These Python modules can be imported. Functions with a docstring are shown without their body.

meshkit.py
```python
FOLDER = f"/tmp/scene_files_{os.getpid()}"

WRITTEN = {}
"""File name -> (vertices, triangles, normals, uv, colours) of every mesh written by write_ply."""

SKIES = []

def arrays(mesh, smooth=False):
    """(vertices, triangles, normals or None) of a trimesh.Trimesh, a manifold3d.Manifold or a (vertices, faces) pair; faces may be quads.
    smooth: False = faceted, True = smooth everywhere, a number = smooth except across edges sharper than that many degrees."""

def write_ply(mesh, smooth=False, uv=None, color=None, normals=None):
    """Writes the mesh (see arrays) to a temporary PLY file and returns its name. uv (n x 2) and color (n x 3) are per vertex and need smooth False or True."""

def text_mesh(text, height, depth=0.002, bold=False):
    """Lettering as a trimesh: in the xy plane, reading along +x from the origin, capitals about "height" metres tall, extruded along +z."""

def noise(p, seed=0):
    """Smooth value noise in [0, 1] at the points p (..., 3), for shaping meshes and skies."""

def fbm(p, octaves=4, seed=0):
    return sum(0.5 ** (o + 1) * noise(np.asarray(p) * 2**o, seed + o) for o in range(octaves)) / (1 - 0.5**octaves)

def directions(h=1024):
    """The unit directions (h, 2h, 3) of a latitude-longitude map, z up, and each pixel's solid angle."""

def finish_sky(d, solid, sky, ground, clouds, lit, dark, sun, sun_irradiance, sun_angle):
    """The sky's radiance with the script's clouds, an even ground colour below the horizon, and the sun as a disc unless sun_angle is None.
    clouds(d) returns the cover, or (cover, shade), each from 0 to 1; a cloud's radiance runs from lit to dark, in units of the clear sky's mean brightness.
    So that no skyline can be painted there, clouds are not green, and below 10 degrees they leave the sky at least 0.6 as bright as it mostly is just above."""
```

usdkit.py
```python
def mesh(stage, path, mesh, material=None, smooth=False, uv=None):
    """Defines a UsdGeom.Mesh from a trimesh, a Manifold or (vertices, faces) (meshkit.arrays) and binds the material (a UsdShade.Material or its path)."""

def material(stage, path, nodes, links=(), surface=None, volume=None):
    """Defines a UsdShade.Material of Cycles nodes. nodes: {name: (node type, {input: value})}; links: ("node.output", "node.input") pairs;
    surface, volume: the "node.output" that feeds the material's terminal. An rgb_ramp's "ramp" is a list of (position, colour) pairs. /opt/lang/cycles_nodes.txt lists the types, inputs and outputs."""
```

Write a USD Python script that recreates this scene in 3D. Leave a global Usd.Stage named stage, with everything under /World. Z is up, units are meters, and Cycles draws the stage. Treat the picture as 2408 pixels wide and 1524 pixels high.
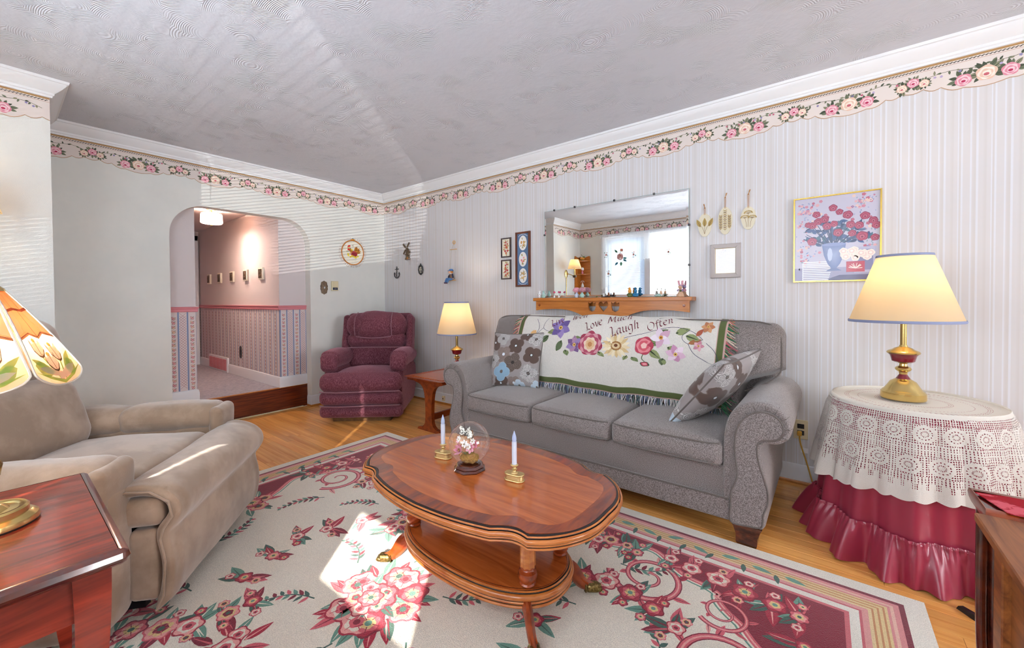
import math, random
import numpy as np
import trimesh, usdkit, meshkit
import manifold3d as m3
from shapely.geometry import Polygon, Point, box as sbox
from shapely.ops import unary_union
from pxr import Usd, UsdGeom, UsdLux, UsdShade, Gf, Sdf, Vt

stage = Usd.Stage.CreateInMemory()
UsdGeom.Xform.Define(stage, '/World')
UsdGeom.Scope.Define(stage, '/World/Looks')
rng = np.random.default_rng(11)
PI = math.pi

# ------------------------------------------------------------------ camera, sky, sun, daylight, exposure
F_PX, YAW, PITCH, ROLL = 955.82, 2.235031, -0.016073, -0.006406
EYE = np.array([4.3895, -3.0267, 1.1372]); SHIFT_PX = -41.94
EXPOSURE = 0.18
cam = UsdGeom.Camera.Define(stage, '/World/camera')
_f = np.array([math.cos(YAW)*math.cos(PITCH), math.sin(YAW)*math.cos(PITCH), math.sin(PITCH)])
_r = np.array([math.sin(YAW), -math.cos(YAW), 0.0]); _u = np.cross(_r, _f)
_c, _s = math.cos(ROLL), math.sin(ROLL)
CR, CU = _c*_r + _s*_u, -_s*_r + _c*_u
m = Gf.Matrix4d(*CR, 0, *CU, 0, *(-_f), 0, *EYE, 1)
cam.AddTransformOp().Set(m)
cam.CreateHorizontalApertureAttr(36.0); cam.CreateVerticalApertureAttr(36.0*1524/2408)
cam.CreateFocalLengthAttr(F_PX*36.0/2408)
cam.CreateVerticalApertureOffsetAttr(SHIFT_PX*36.0/2408)
cam.CreateClippingRangeAttr(Gf.Vec2f(0.02, 200)); cam.CreateExposureAttr(EXPOSURE)

def lin(h):
    v = [int(h[i:i+2], 16)/255 for i in (1, 3, 5)]
    return tuple(x/12.92 if x <= .04045 else ((x+.055)/1.055)**2.4 for x in v)

def light(l, color, intensity, exposure=0):
    l.CreateColorAttr(Gf.Vec3f(*color)); l.CreateIntensityAttr(intensity); l.CreateExposureAttr(exposure)
    return l

dome = light(UsdLux.DomeLight.Define(stage, '/World/sky'), (0.80, 0.90, 1.0), 1.5)
SUN_DIR = np.array([-0.644*math.cos(math.radians(25)), 0.765*math.cos(math.radians(25)), -math.sin(math.radians(25))])
def aim(prim, d, loc=(0, 0, 0)):
    d = np.asarray(d, float)/np.linalg.norm(d); z = -d
    x = np.cross([0, 0, 1], z); x /= np.linalg.norm(x); y = np.cross(z, x)
    UsdGeom.Xformable(prim).AddTransformOp().Set(Gf.Matrix4d(*x, 0, *y, 0, *z, 0, *loc, 1))
sun = light(UsdLux.DistantLight.Define(stage, '/World/sun'), (1.0, 0.93, 0.82), 5.0); sun.CreateNormalizeAttr(True)
sun.CreateAngleAttr(0.53); aim(sun.GetPrim(), SUN_DIR)
# low sun glinting off something shiny out on the drive: thrown up through the blinds into the far corner
glint = light(UsdLux.SphereLight.Define(stage, '/World/driveway_glint'), (1.0, 0.97, 0.92), 2600000.0)
glint.CreateRadiusAttr(0.0045); UsdGeom.Xformable(glint.GetPrim()).AddTranslateOp().Set((7.93, -8.9, 0.05))
# daylight arriving at each window from outside the glass
def daylight(name, x0, x1, z0, z1, power, color=(0.86, 0.93, 1.0)):
    l = light(UsdLux.RectLight.Define(stage, '/World/'+name), color, power)
    l.CreateWidthAttr(x1-x0); l.CreateHeightAttr(z1-z0)
    aim(l.GetPrim(), (0, 1, 0), ((x0+x1)/2, -3.93, (z0+z1)/2))
WIN = [(1.30, 1.96), (2.05, 3.90), (3.99, 4.70)]
WZ0, WZ1 = 0.92, 2.12
for k, (a, b) in enumerate(WIN):
    daylight('daylight_window_%d' % (k+1), a, b, WZ0, WZ1, (0.2, 3.2, 9.0)[k])

l4 = light(UsdLux.RectLight.Define(stage, '/World/daylight_window_4'), (0.95, 0.96, 1.0), 21.0); l4.CreateWidthAttr(1.5); l4.CreateHeightAttr(1.2); aim(l4.GetPrim(), (-1, 0, 0), (8.52, -1.85, 1.5))
# ------------------------------------------------------------------ helpers
USED = {}
def numbered(path):
    n = USED.get(path, -1) + 1; USED[path] = n
    return path if n == 0 else '%s_%03d' % (path, n)

def _custom(prim, label=None, cat=None, group=None, kind=None):
    for k, v in (('label', label), ('category', cat), ('group', group), ('kind', kind)):
        if v: prim.SetCustomDataByKey(k, v)
    return prim

def pathof(p): return '/World' if p is None else str(p.GetPath())

def thing(name, label, cat, loc=(0, 0, 0), rotz=0, group=None, kind=None):
    x = UsdGeom.Xform.Define(stage, numbered('/World/'+name))
    x.AddTranslateOp().Set(Gf.Vec3d(*map(float, loc)))
    if rotz: x.AddRotateZOp().Set(float(rotz))
    return _custom(x.GetPrim(), label, cat, group, kind)

def obj(name, mesh, mat, parent=None, smooth=35, col=None, uv=None, alpha=None, label=None, cat=None, group=None, kind=None):
    path = numbered(pathof(parent)+'/'+name)
    if hasattr(mesh, 'to_mesh'):
        q = mesh.to_mesh(); mesh = TM(q.vert_properties[:, :3], q.tri_verts)
    if col is None and uv is None and alpha is None:
        tv = np.asarray(mesh.vertices)[np.asarray(mesh.faces)]-np.asarray(mesh.vertices).mean(0)
        if np.einsum('ij,ij->i', tv[:, 0], np.cross(tv[:, 1], tv[:, 2])).sum() < -1e-12: mesh = TM(mesh.vertices, np.asarray(mesh.faces)[:, ::-1])
    g = usdkit.mesh(stage, path, mesh, LOOK[mat] if isinstance(mat, str) else mat, smooth=smooth if col is None and alpha is None else (True if smooth else False), uv=uv)
    api = UsdGeom.PrimvarsAPI(g)
    if col is not None:
        api.CreatePrimvar('Cd', Sdf.ValueTypeNames.Color3fArray, 'vertex').Set(Vt.Vec3fArray.FromNumpy(np.ascontiguousarray(col, np.float32)))
    if alpha is not None:
        api.CreatePrimvar('holes', Sdf.ValueTypeNames.FloatArray, 'vertex').Set(Vt.FloatArray.FromNumpy(np.ascontiguousarray(alpha, np.float32)))
    return _custom(g.GetPrim(), label, cat, group, kind)

def struct(name, mesh, mat, parent=None, smooth=35, **k):
    return obj(name, mesh, mat, parent, smooth, kind='structure' if parent is None else None, **k)

def dup(root, loc, rotz=0, label=None, group=None):
    base = str(root.GetPath()).rsplit('/', 1)[1]
    if base[-4:-3] == '_' and base[-3:].isdigit(): base = base[:-4]
    was = root.GetCustomData()
    r = thing(base, label or was['label'], was['category'], loc, rotz, group or was.get('group'))
    r.GetReferences().AddInternalReference(root.GetPath()); r.SetInstanceable(True)
    return r

def TM(v, f): return trimesh.Trimesh(np.asarray(v, float), np.asarray(f, int), process=False)
def quads(f):
    f = np.asarray(f, int); return np.vstack([f[:, [0, 1, 2]], f[:, [0, 2, 3]]])
def cat(*ms): return trimesh.util.concatenate([x for x in ms if x is not None])
def tf(m, loc=(0, 0, 0), rx=0, ry=0, rz=0, sc=None):
    m = m.copy()
    if sc is not None: m.vertices = m.vertices*np.asarray(sc, float)
    R = trimesh.transformations.euler_matrix(rx, ry, rz)
    m.vertices = m.vertices@R[:3, :3].T + np.asarray(loc, float); return m
def bx(x0, x1, y0, y1, z0, z1, c=0.0):
    """a box, its edges chamfered by c"""
    a = np.array([x0, y0, z0]); b = np.array([x1, y1, z1])
    if c <= 0:
        return tf(trimesh.creation.box(b-a), (a+b)/2)
    pts = []
    for s in np.ndindex(2, 2, 2):
        s = np.array(s); p = np.where(s, b, a); d = np.where(s, -c, c)
        for k in range(3):
            q = p + d; q[k] = p[k]; pts.append(q)
    return trimesh.Trimesh(*_hull(pts), process=False)
def _hull(pts):
    h = m3.Manifold.hull_points(np.asarray(pts, float)).to_mesh()
    return np.array(h.vert_properties[:, :3]), np.array(h.tri_verts)
def hull(pts): return TM(*_hull(pts))

def gridmesh(P, wu=False, wv=False):
    """quads over an array of points (nu, nv, 3), optionally wrapped"""
    nu, nv = P.shape[:2]; idx = np.arange(nu*nv).reshape(nu, nv)
    iu = np.arange(nu if wu else nu-1); iv = np.arange(nv if wv else nv-1)
    a = idx[np.ix_(iu, iv)]; b = idx[np.ix_((iu+1) % nu, iv)]; c = idx[np.ix_((iu+1) % nu, (iv+1) % nv)]; d = idx[np.ix_(iu, (iv+1) % nv)]
    return TM(P.reshape(-1, 3), quads(np.stack([a, b, c, d], -1).reshape(-1, 4)))

def lathe(prof, seg=32, loc=(0, 0, 0), sx=1, sy=1):
    prof = np.asarray(prof, float); t = np.linspace(0, 2*PI, seg, endpoint=False)
    P = np.stack([prof[None, :, 0]*np.cos(t)[:, None]*sx, prof[None, :, 0]*np.sin(t)[:, None]*sy, np.repeat(prof[None, :, 1], seg, 0)], -1)
    m = gridmesh(P, wu=True); m.merge_vertices(); m.update_faces(m.nondegenerate_faces()); 
    return tf(m, loc)

def spline(pts, n=60, closed=False):
    from scipy.interpolate import CubicSpline
    pts = np.asarray(pts, float)
    if closed: pts = np.vstack([pts, pts[:1]])
    d = np.r_[0, np.cumsum(np.sqrt(np.linalg.norm(np.diff(pts, axis=0), axis=1)))]
    cs = CubicSpline(d, pts, bc_type='periodic' if closed else 'natural')
    return cs(np.linspace(0, d[-1], n, endpoint=not closed))

def tube(path, r, seg=8, closed=False, caps=True):
    path = np.asarray(path, float); n = len(path)
    t = (np.roll(path, -1, 0)-np.roll(path, 1, 0)) if closed else np.gradient(path, axis=0)
    t /= np.maximum(np.linalg.norm(t, axis=1, keepdims=True), 1e-12)
    u = np.cross(t[0], [0, 0, 1.0]); u = u if np.linalg.norm(u) > 1e-3 else np.cross(t[0], [1.0, 0, 0]); u /= np.linalg.norm(u)
    U = []
    for k in range(n):
        u = u - t[k]*(u@t[k]); u /= np.linalg.norm(u); U.append(u)
    U = np.array(U); V = np.cross(t, U); r = np.broadcast_to(r, n)
    a = np.linspace(0, 2*PI, seg, endpoint=False)
    P = path[:, None] + r[:, None, None]*(np.cos(a)[None, :, None]*U[:, None] + np.sin(a)[None, :, None]*V[:, None])
    m = gridmesh(P, wu=closed, wv=True)
    if not closed and caps:
        k = len(m.vertices); v = np.vstack([m.vertices, path[:1], path[-1:]])
        j = np.arange(seg); f0 = np.stack([np.full(seg, k), (j+1) % seg, j], 1); o = (n-1)*seg
        f1 = np.stack([np.full(seg, k+1), o+j, o+(j+1) % seg], 1)
        m = TM(v, np.vstack([m.faces, f0, f1]))
    return m

def extrude(poly, depth, loc=(0, 0, 0), rx=0, ry=0, rz=0):
    if not isinstance(poly, Polygon) and not hasattr(poly, 'geoms'): poly = Polygon(poly)
    gs = getattr(poly, 'geoms', [poly])
    return tf(cat(*[trimesh.creation.extrude_polygon(g, depth, engine='earcut') for g in gs]), loc, rx, ry, rz)
UPX = dict(rx=PI/2)     # turns an (x, y) outline up into x-z; the depth then runs towards -y

def rbox(size, r, k=3, m=1, puff=(0, 0, 0), loc=(0, 0, 0), rx=0, ry=0, rz=0, noise=0, nscale=6, seed=0):
    """a rounded, cushion-like block: size, edge radius, k rings of rounding, m inner divisions, bulge along x, y, z"""
    h = np.asarray(size, float)/2; r = min(r, *(h*.999))
    ax = []
    for i in range(3):
        inner = np.linspace(-h[i]+r, h[i]-r, m+1)
        e = r*np.tan(np.linspace(0, PI/4, k+1))/1.0
        ax.append(np.r_[-h[i]+r-e[::-1][:-1], inner, h[i]-r+e[1:]])
    vs, fs, o = [], [], 0
    for i in range(3):
        j, l = (i+1) % 3, (i+2) % 3
        A, B = np.meshgrid(ax[j], ax[l], indexing='ij')
        for s in (-1, 1):
            P = np.zeros(A.shape+(3,)); P[..., j], P[..., l], P[..., i] = A, B, s*h[i]
            g = gridmesh(P); f = g.faces if s > 0 else g.faces[:, ::-1]
            vs.append(g.vertices); fs.append(f+o); o += len(g.vertices)
    V = np.vstack(vs); inner = np.clip(V, -(h-r), h-r); d = V-inner
    V = inner + r*d/np.maximum(np.linalg.norm(d, axis=1, keepdims=True), 1e-9)
    n = V/h; W = V.copy()
    for i in range(3):
        j, l = (i+1) % 3, (i+2) % 3
        W[:, i] += np.sign(V[:, i])*np.abs(n[:, i])*puff[i]*np.clip(1-n[:, j]**2, 0, 1)*np.clip(1-n[:, l]**2, 0, 1)
    mm = TM(W, np.vstack(fs)); mm.merge_vertices(digits_vertex=6)
    if noise:
        q = meshkit.fbm(mm.vertices*nscale+seed*7.3, 3, seed)-.5
        mm.vertices = mm.vertices + mm.vertex_normals*(q*2*noise)[:, None]
    return tf(mm, loc, rx, ry, rz)

def sweep_outline(outline, prof, closed=True):
    """a moulding: profile of (outward, z) carried round a closed xy outline"""
    o = np.asarray(outline, float); t = np.roll(o, -1, 0)-np.roll(o, 1, 0)
    if not closed: t = np.gradient(o, axis=0)
    t /= np.linalg.norm(t, axis=1, keepdims=True); n = np.stack([t[:, 1], -t[:, 0]], 1)
    prof = np.asarray(prof, float)
    P = np.zeros((len(o), len(prof), 3)); P[..., :2] = o[:, None]+n[:, None]*prof[None, :, :1]; P[..., 2] = prof[None, :, 1]
    return gridmesh(P, wu=closed)

class Paint:
    """flat print: coloured shapes laid one over another, as one mesh"""
    def __init__(s): s.v, s.f, s.c, s.n, s.k = [], [], [], 0, 0
    def fan(s, pts, col, layer, ctr=None, ccol=None):
        pts = np.asarray(pts, float); c = pts.mean(0) if ctr is None else np.asarray(ctr, float); n = len(pts)
        h = layer+(s.k % 37)*.02; s.k += 1
        s.v.append(np.c_[np.vstack([c[None], pts]), np.full(n+1, h)])
        j = np.arange(n); s.f.append(np.stack([np.zeros(n, int), 1+j, 1+(j+1) % n], 1)+s.n)
        cc = np.repeat([col], n+1, 0).astype(float)
        if ccol is not None: cc[0] = ccol
        s.c.append(cc); s.n += n+1
    def ribbon(s, path, w, col, layer, closed=False):
        path = np.asarray(path, float); t = np.gradient(path, axis=0)
        if closed: t = np.roll(path, -1, 0)-np.roll(path, 1, 0)
        t /= np.maximum(np.linalg.norm(t, axis=1, keepdims=True), 1e-12); nn = np.stack([-t[:, 1], t[:, 0]], 1)
        w = np.broadcast_to(w, len(path))[:, None]/2; n = len(path); h = layer+(s.k % 37)*.02; s.k += 1
        s.v.append(np.c_[np.vstack([path-nn*w, path+nn*w]), np.full(2*n, h)])
        j = np.arange(n if closed else n-1); j2 = (j+1) % n
        s.f.append(quads(np.stack([j, j2, n+j2, n+j], 1))+s.n); s.c.append(np.repeat([col], 2*n, 0)); s.n += 2*n
    def poly(s, pg, col, layer):
        for g in getattr(pg, 'geoms', [pg]):
            if g.is_empty: continue
            v, f = trimesh.creation.triangulate_polygon(g, engine='earcut')
            h = layer+(s.k % 37)*.02; s.k += 1
            s.v.append(np.c_[v, np.full(len(v), h)]); s.f.append(f+s.n); s.c.append(np.repeat([col], len(v), 0)); s.n += len(v)
    def leaf(s, x, y, L, w, a, col, layer, vein=None):
        t = np.linspace(0, 1, 6); e = w/2*np.sin(PI*t**.8)
        p = np.r_[np.c_[t*L, e], np.c_[t[::-1][1:-1]*L, -e[::-1][1:-1]]]
        R = np.array([[math.cos(a), -math.sin(a)], [math.sin(a), math.cos(a)]])
        s.fan(p@R.T+[x, y], col, layer)
        if vein is not None: s.ribbon(np.array([[.05*L, 0], [.85*L, 0]])@R.T+[x, y], [w*.22, w*.04], vein, layer+.85)
    def disc(s, x, y, r, col, layer, n=10, ry=None, a=0, ccol=None):
        t = np.linspace(0, 2*PI, n, endpoint=False); p = np.c_[r*np.cos(t), (ry or r)*np.sin(t)]
        R = np.array([[math.cos(a), -math.sin(a)], [math.sin(a), math.cos(a)]])
        s.fan(p@R.T+[x, y], col, layer, ccol=ccol)
    def lobed(s, x, y, r, n, col, layer, depth=.18, a=0, ccol=None, pts=None):
        m = pts or n*5; t = np.linspace(0, 2*PI, m, endpoint=False)
        q = r*(1-depth+depth*np.abs(np.cos(n*t/2)))
        s.fan(np.c_[x+q*np.cos(t+a), y+q*np.sin(t+a)], col, layer, ctr=(x, y), ccol=ccol)
    def build(s, fn):
        v = np.vstack(s.v); return TM(fn(v[:, :2], v[:, 2]), np.vstack(s.f)), np.vstack(s.c)

LOOK = {}
def look(name, nodes, links, surface='p.BSDF', volume=None):
    LOOK[name] = usdkit.material(stage, '/World/Looks/'+name, nodes, links, surface=surface, volume=volume); return LOOK[name]
def mat(name, col, rough=.5, spec=.5, metal=0, col2=None, scale=(8, 8, 8), detail=4, lo=.35, hi=.65, bump=0, bscale=None, sheen=0, coat=0, space='position', distort=0, trans=None, rvar=0, **extra):
    """principled surface; col2 mottles the colour through stretched noise, bump is the relief in metres"""
    L = lambda c: lin(c) if isinstance(c, str) else c
    n = {'p': ('principled_bsdf', dict(base_color=L(col), roughness=rough, specular_ior_level=spec, metallic=metal, sheen_weight=sheen, coat_weight=coat, coat_roughness=.08, **extra))}
    l = []
    if col2 or bump or rvar:
        if space == 'position': n['g'] = ('geometry', {}); src = 'g.position'
        else: n['g'] = ('texture_coordinate', {}); src = 'g.object'
    if col2:
        n['m'] = ('mapping', dict(scale=scale)); n['n'] = ('noise_texture', dict(scale=1.0, detail=detail, roughness=.6, distortion=distort))
        n['r'] = ('rgb_ramp', {'ramp': [(lo, L(col)), (hi, L(col2))]})
        l += [(src, 'm.vector'), ('m.vector', 'n.vector'), ('n.fac', 'r.fac'), ('r.color', 'p.base_color')]
        if rvar:
            n['oi'] = ('object_info', {}); n['mr'] = ('map_range', dict(from_min=0., from_max=1., to_min=1-rvar, to_max=1+rvar)); n['hs'] = ('hsv', {})
            l = l[:-1] + [('oi.random', 'mr.value'), ('mr.result', 'hs.value'), ('r.color', 'hs.color'), ('hs.color', 'p.base_color')]
            n['sh'] = ('vector_math', dict(math_type='scale', scale=17.0)); n['ad'] = ('vector_math', dict(math_type='add')); n['cx'] = ('combine_xyz', {})
            l += [('oi.random', 'cx.x'), ('oi.random', 'cx.z'), ('cx.vector', 'sh.vector1'), ('sh.vector', 'ad.vector1'), (src, 'ad.vector2')]
            l = [x for x in l if x != (src, 'm.vector')] + [('ad.vector', 'm.vector')]
    if bump:
        n['m2'] = ('mapping', dict(scale=bscale or scale)); n['n2'] = ('noise_texture', dict(scale=1.0, detail=3.0, roughness=.6))
        n['b'] = ('bump', dict(strength=1.0, distance=bump))
        l += [(src, 'm2.vector'), ('m2.vector', 'n2.vector'), ('n2.fac', 'b.height'), ('b.normal', 'p.normal')]
    s = 'p.BSDF'
    if trans:
        n['t'] = ('translucent_bsdf', dict(color=L(trans[0]))); n['x'] = ('mix_closure', dict(fac=trans[1])); s = 'x.closure'
        l += [('p.BSDF', 'x.closure1'), ('t.BSDF', 'x.closure2')]
    return look(name, n, l, s)
def printed(name, rough=.7, sheen=0, bump=0, bscale=(300, 300, 300), spec=.3, trans=0, coat=0, mottle=0):
    n = {'a': ('attribute', dict(attribute='Cd')), 'p': ('principled_bsdf', dict(roughness=rough, sheen_weight=sheen, specular_ior_level=spec, coat_weight=coat))}
    l = [('a.color', 'p.base_color')]; s = 'p.BSDF'
    if mottle:
        n['g2'] = ('geometry', {}); n['m3'] = ('mapping', dict(scale=bscale)); n['n3'] = ('noise_texture', dict(scale=1.0, detail=2.0)); n['mr'] = ('map_range', dict(from_min=.3, from_max=.7, to_min=1-mottle, to_max=1+mottle)); n['hs'] = ('hsv', {})
        l = [('a.color', 'hs.color'), ('g2.position', 'm3.vector'), ('m3.vector', 'n3.vector'), ('n3.fac', 'mr.value'), ('mr.result', 'hs.value'), ('hs.color', 'p.base_color')]
    if bump:
        n['g'] = ('geometry', {}); n['m'] = ('mapping', dict(scale=bscale)); n['n'] = ('noise_texture', dict(scale=1.0, detail=2.0)); n['b'] = ('bump', dict(strength=1.0, distance=bump))
        l += [('g.position', 'm.vector'), ('m.vector', 'n.vector'), ('n.fac', 'b.height'), ('b.normal', 'p.normal')]
    if trans:
        n['t'] = ('translucent_bsdf', {}); n['x'] = ('mix_closure', dict(fac=trans)); s = 'x.closure'
        l += [('a.color', 't.color'), ('p.BSDF', 'x.closure1'), ('t.BSDF', 'x.closure2')]
    return look(name, n, l, s)

# ------------------------------------------------------------------ materials of the room
mat('paint_wall', '#e8e8e2', rough=.8, spec=.2, col2='#e1e2dd', scale=(3, 3, 3), bump=.0006, bscale=(90, 400, 400))
mat('paint_white', '#eceef0', rough=.45, spec=.4)
mat('paint_trim', '#e6e8ec', rough=.4, spec=.4)
mat('paint_hall', '#d9d0d0', rough=.85, spec=.08, bump=.0008, bscale=(60, 60, 60))
mat('gap_dark', '#6b3f1c', rough=.8)
mat('shoe_wood', '#c98238', rough=.4, col2='#a8662a', scale=(20, 20, 60))
mat('rail_pink', '#d98a94', rough=.45)
mat('brass', '#dcc07c', metal=1, rough=.2)
mat('brass_satin', '#d8bc84', metal=.9, rough=.45)
mat('bronze', '#5d5148', metal=.7, rough=.42, col2='#7d6a52', scale=(60, 60, 60))
mat('pewter', '#3d3f45', metal=.8, rough=.45, col2='#6b6a68', scale=(50, 50, 50))
mat('ivory', '#e0d3ae', rough=.4)
mat('black', '#191a1d', rough=.4)
mat('white_plastic', '#f1f2f4', rough=.35)
mat('slat_white', '#eef1f5', rough=.5, trans=('#e8eef6', .35))
mat('slat_grey', '#c9d2de', rough=.5, trans=('#c4d0e0', .12))
mat('riser_wood', '#7a3414', rough=.35, col2='#3d1408', scale=(60, 4, 70), detail=6, lo=.38, hi=.66)
mat('plank', '#f3b466', rough=.28, spec=.5, col2='#d68a3c', scale=(1.6, 34, 34), detail=6, lo=.34, hi=.72, rvar=.13, distort=.5, coat=.25)
mat('carpet_hall', '#b3acb2', rough=.95, col2='#8f8a98', scale=(40, 40, 40), bump=.004, bscale=(260, 260, 260), sheen=.3)
mat('outside_snow', '#e9eef5', rough=.9)
printed('print', rough=.75)
printed('print_gloss', rough=.3, spec=.5, coat=.2)
look('glass', {'t': ('transparent_bsdf', {}), 'g': ('glossy_bsdf', dict(color=(1, 1, 1), roughness=.01)), 'f': ('layer_weight', dict(blend=.5)), 'k': ('math', dict(math_type='power', value2=2.6)), 'a': ('math', dict(math_type='multiply_add', value2=.75, value3=.045)), 'x': ('mix_closure', {})},
     [('f.facing', 'k.value1'), ('k.value', 'a.value1'), ('a.value', 'x.fac'), ('t.BSDF', 'x.closure1'), ('g.BSDF', 'x.closure2')], 'x.closure')
look('mirror_glass', {'g': ('glossy_bsdf', dict(color=(.93, .95, .95), roughness=0.0))}, [], 'g.BSDF')
look('sheer', {'t': ('transparent_bsdf', {}), 'd': ('diffuse_bsdf', dict(color=(.9, .92, .92))), 'l': ('translucent_bsdf', dict(color=(.95, .96, .96))),
     'x': ('mix_closure', dict(fac=.5)), 'y': ('mix_closure', dict(fac=.5))},
     [('d.BSDF', 'x.closure1'), ('l.BSDF', 'x.closure2'), ('t.BSDF', 'y.closure1'), ('x.closure', 'y.closure2')], 'y.closure')
# the swirled plaster of the ceiling: rings about scattered centres, cut where they meet
look('ceiling_plaster', {'g': ('geometry', {}), 'm': ('mapping', dict(scale=(5.6, 7.4, 0))), 'v': ('voronoi_texture', dict(scale=1.0, randomness=.85)),
     'o': ('vector_math', dict(math_type='multiply_add', vector2=(.9, .7, 0), vector3=(-.75, .15, 0))), 'c': ('vector_math', dict(math_type='add')), 'd': ('vector_math', dict(math_type='distance')),
     'k': ('math', dict(math_type='multiply', value2=130.0)), 's': ('math', dict(math_type='sine')), 'n': ('noise_texture', dict(scale=5.0, detail=2.0)), 'mr': ('map_range', dict(from_min=.45, from_max=.6, clamp=True)),
     'mu': ('math', dict(math_type='multiply')), 'n2': ('noise_texture', dict(scale=24.0, detail=4.0)), 'a': ('math', dict(math_type='multiply_add', value2=2.2)),
     'b': ('bump', dict(strength=.55, distance=.0017)), 'p': ('principled_bsdf', dict(base_color=lin('#d6d9e1'), roughness=.6, specular_ior_level=.3))},
     [('g.position', 'm.vector'), ('m.vector', 'v.vector'), ('v.color', 'o.vector1'), ('v.position', 'c.vector1'), ('o.vector', 'c.vector2'), ('m.vector', 'd.vector1'), ('c.vector', 'd.vector2'),
      ('d.value', 'k.value1'), ('k.value', 's.value1'), ('g.position', 'n.vector'), ('n.fac', 'mr.value'), ('s.value', 'mu.value1'), ('mr.result', 'mu.value2'),
      ('g.position', 'n2.vector'), ('n2.fac', 'a.value1'), ('mu.value', 'a.value3'), ('a.value', 'b.height'), ('b.normal', 'p.normal')])
# silky striped paper: narrow pale lines in groups, running up the wall
def stripe_paper(name, base, pale, dark, axis='x'):
    st = [(0, base), (.08, base), (.09, pale), (.13, pale), (.14, base), (.2, dark), (.26, dark), (.27, pale), (.33, pale), (.34, base), (.45, base), (.55, dark), (.6, base), (.7, base), (.71, pale), (.74, pale), (.75, dark), (.8, dark), (.81, pale), (.86, pale), (.87, base), (1, base)]
    look(name, {'g': ('geometry', {}), 'x': ('separate_xyz', {}), 'k': ('math', dict(math_type='multiply', value2=1/.112)), 'f': ('math', dict(math_type='fraction')),
         'r': ('rgb_ramp', {'ramp': [(a, lin(c)) for a, c in st]}), 'p': ('principled_bsdf', dict(roughness=.62, specular_ior_level=.35))},
         [('g.position', 'x.vector'), ('x.'+axis, 'k.value1'), ('k.value', 'f.value1'), ('f.value', 'r.fac'), ('r.color', 'p.base_color')])
stripe_paper('paper_back', '#d8d5d5', '#dfe0e5', '#d3cfcd')

# ------------------------------------------------------------------ the room's shell
H, XR, YF, XJ, YJ = 2.44, 8.4, -3.70, 0.753, -2.80
AY0, AY1, AZ, AR = -2.10, -0.925, 1.985, 0.265       # the arch
fl = struct('floor', bx(-2.95, XR+.1, YF-.15, .15, -.12, -.0125), 'gap_dark')
struct('ceiling', bx(-.12, XR+.1, YF-.15, .15, H, H+.12), 'ceiling_plaster')
wb = struct('wall_back', bx(-.12, XR+.1, 0, .15, 0, H), 'paper_back')
t = np.linspace(0, PI/2, 12)
arch = np.r_[[[AY0, -.01]], np.c_[AY0+AR-AR*np.cos(t), AZ-AR+AR*np.sin(t)], np.c_[AY1-AR+AR*np.sin(t), AZ-AR+AR*np.cos(t)], [[AY1, -.01]]]
pw = Polygon([(-2.80, 0), (0, 0), (0, H), (-2.80, H)]).difference(Polygon(arch))
def yz(poly, x0, x1):   # an outline in (y, z), from x0 to x1
    m = extrude(poly, x1-x0); v = m.vertices; m.vertices = np.c_[v[:, 2]+x0, v[:, 0], v[:, 1]]; return m
def xz(poly, y0, y1):   # an outline in (x, z), from y0 to y1
    m = extrude(poly, y1-y0); v = m.vertices; m.vertices = np.c_[v[:, 0], v[:, 2]+y0, v[:, 1]]; m.faces = m.faces[:, ::-1]; return m
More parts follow.
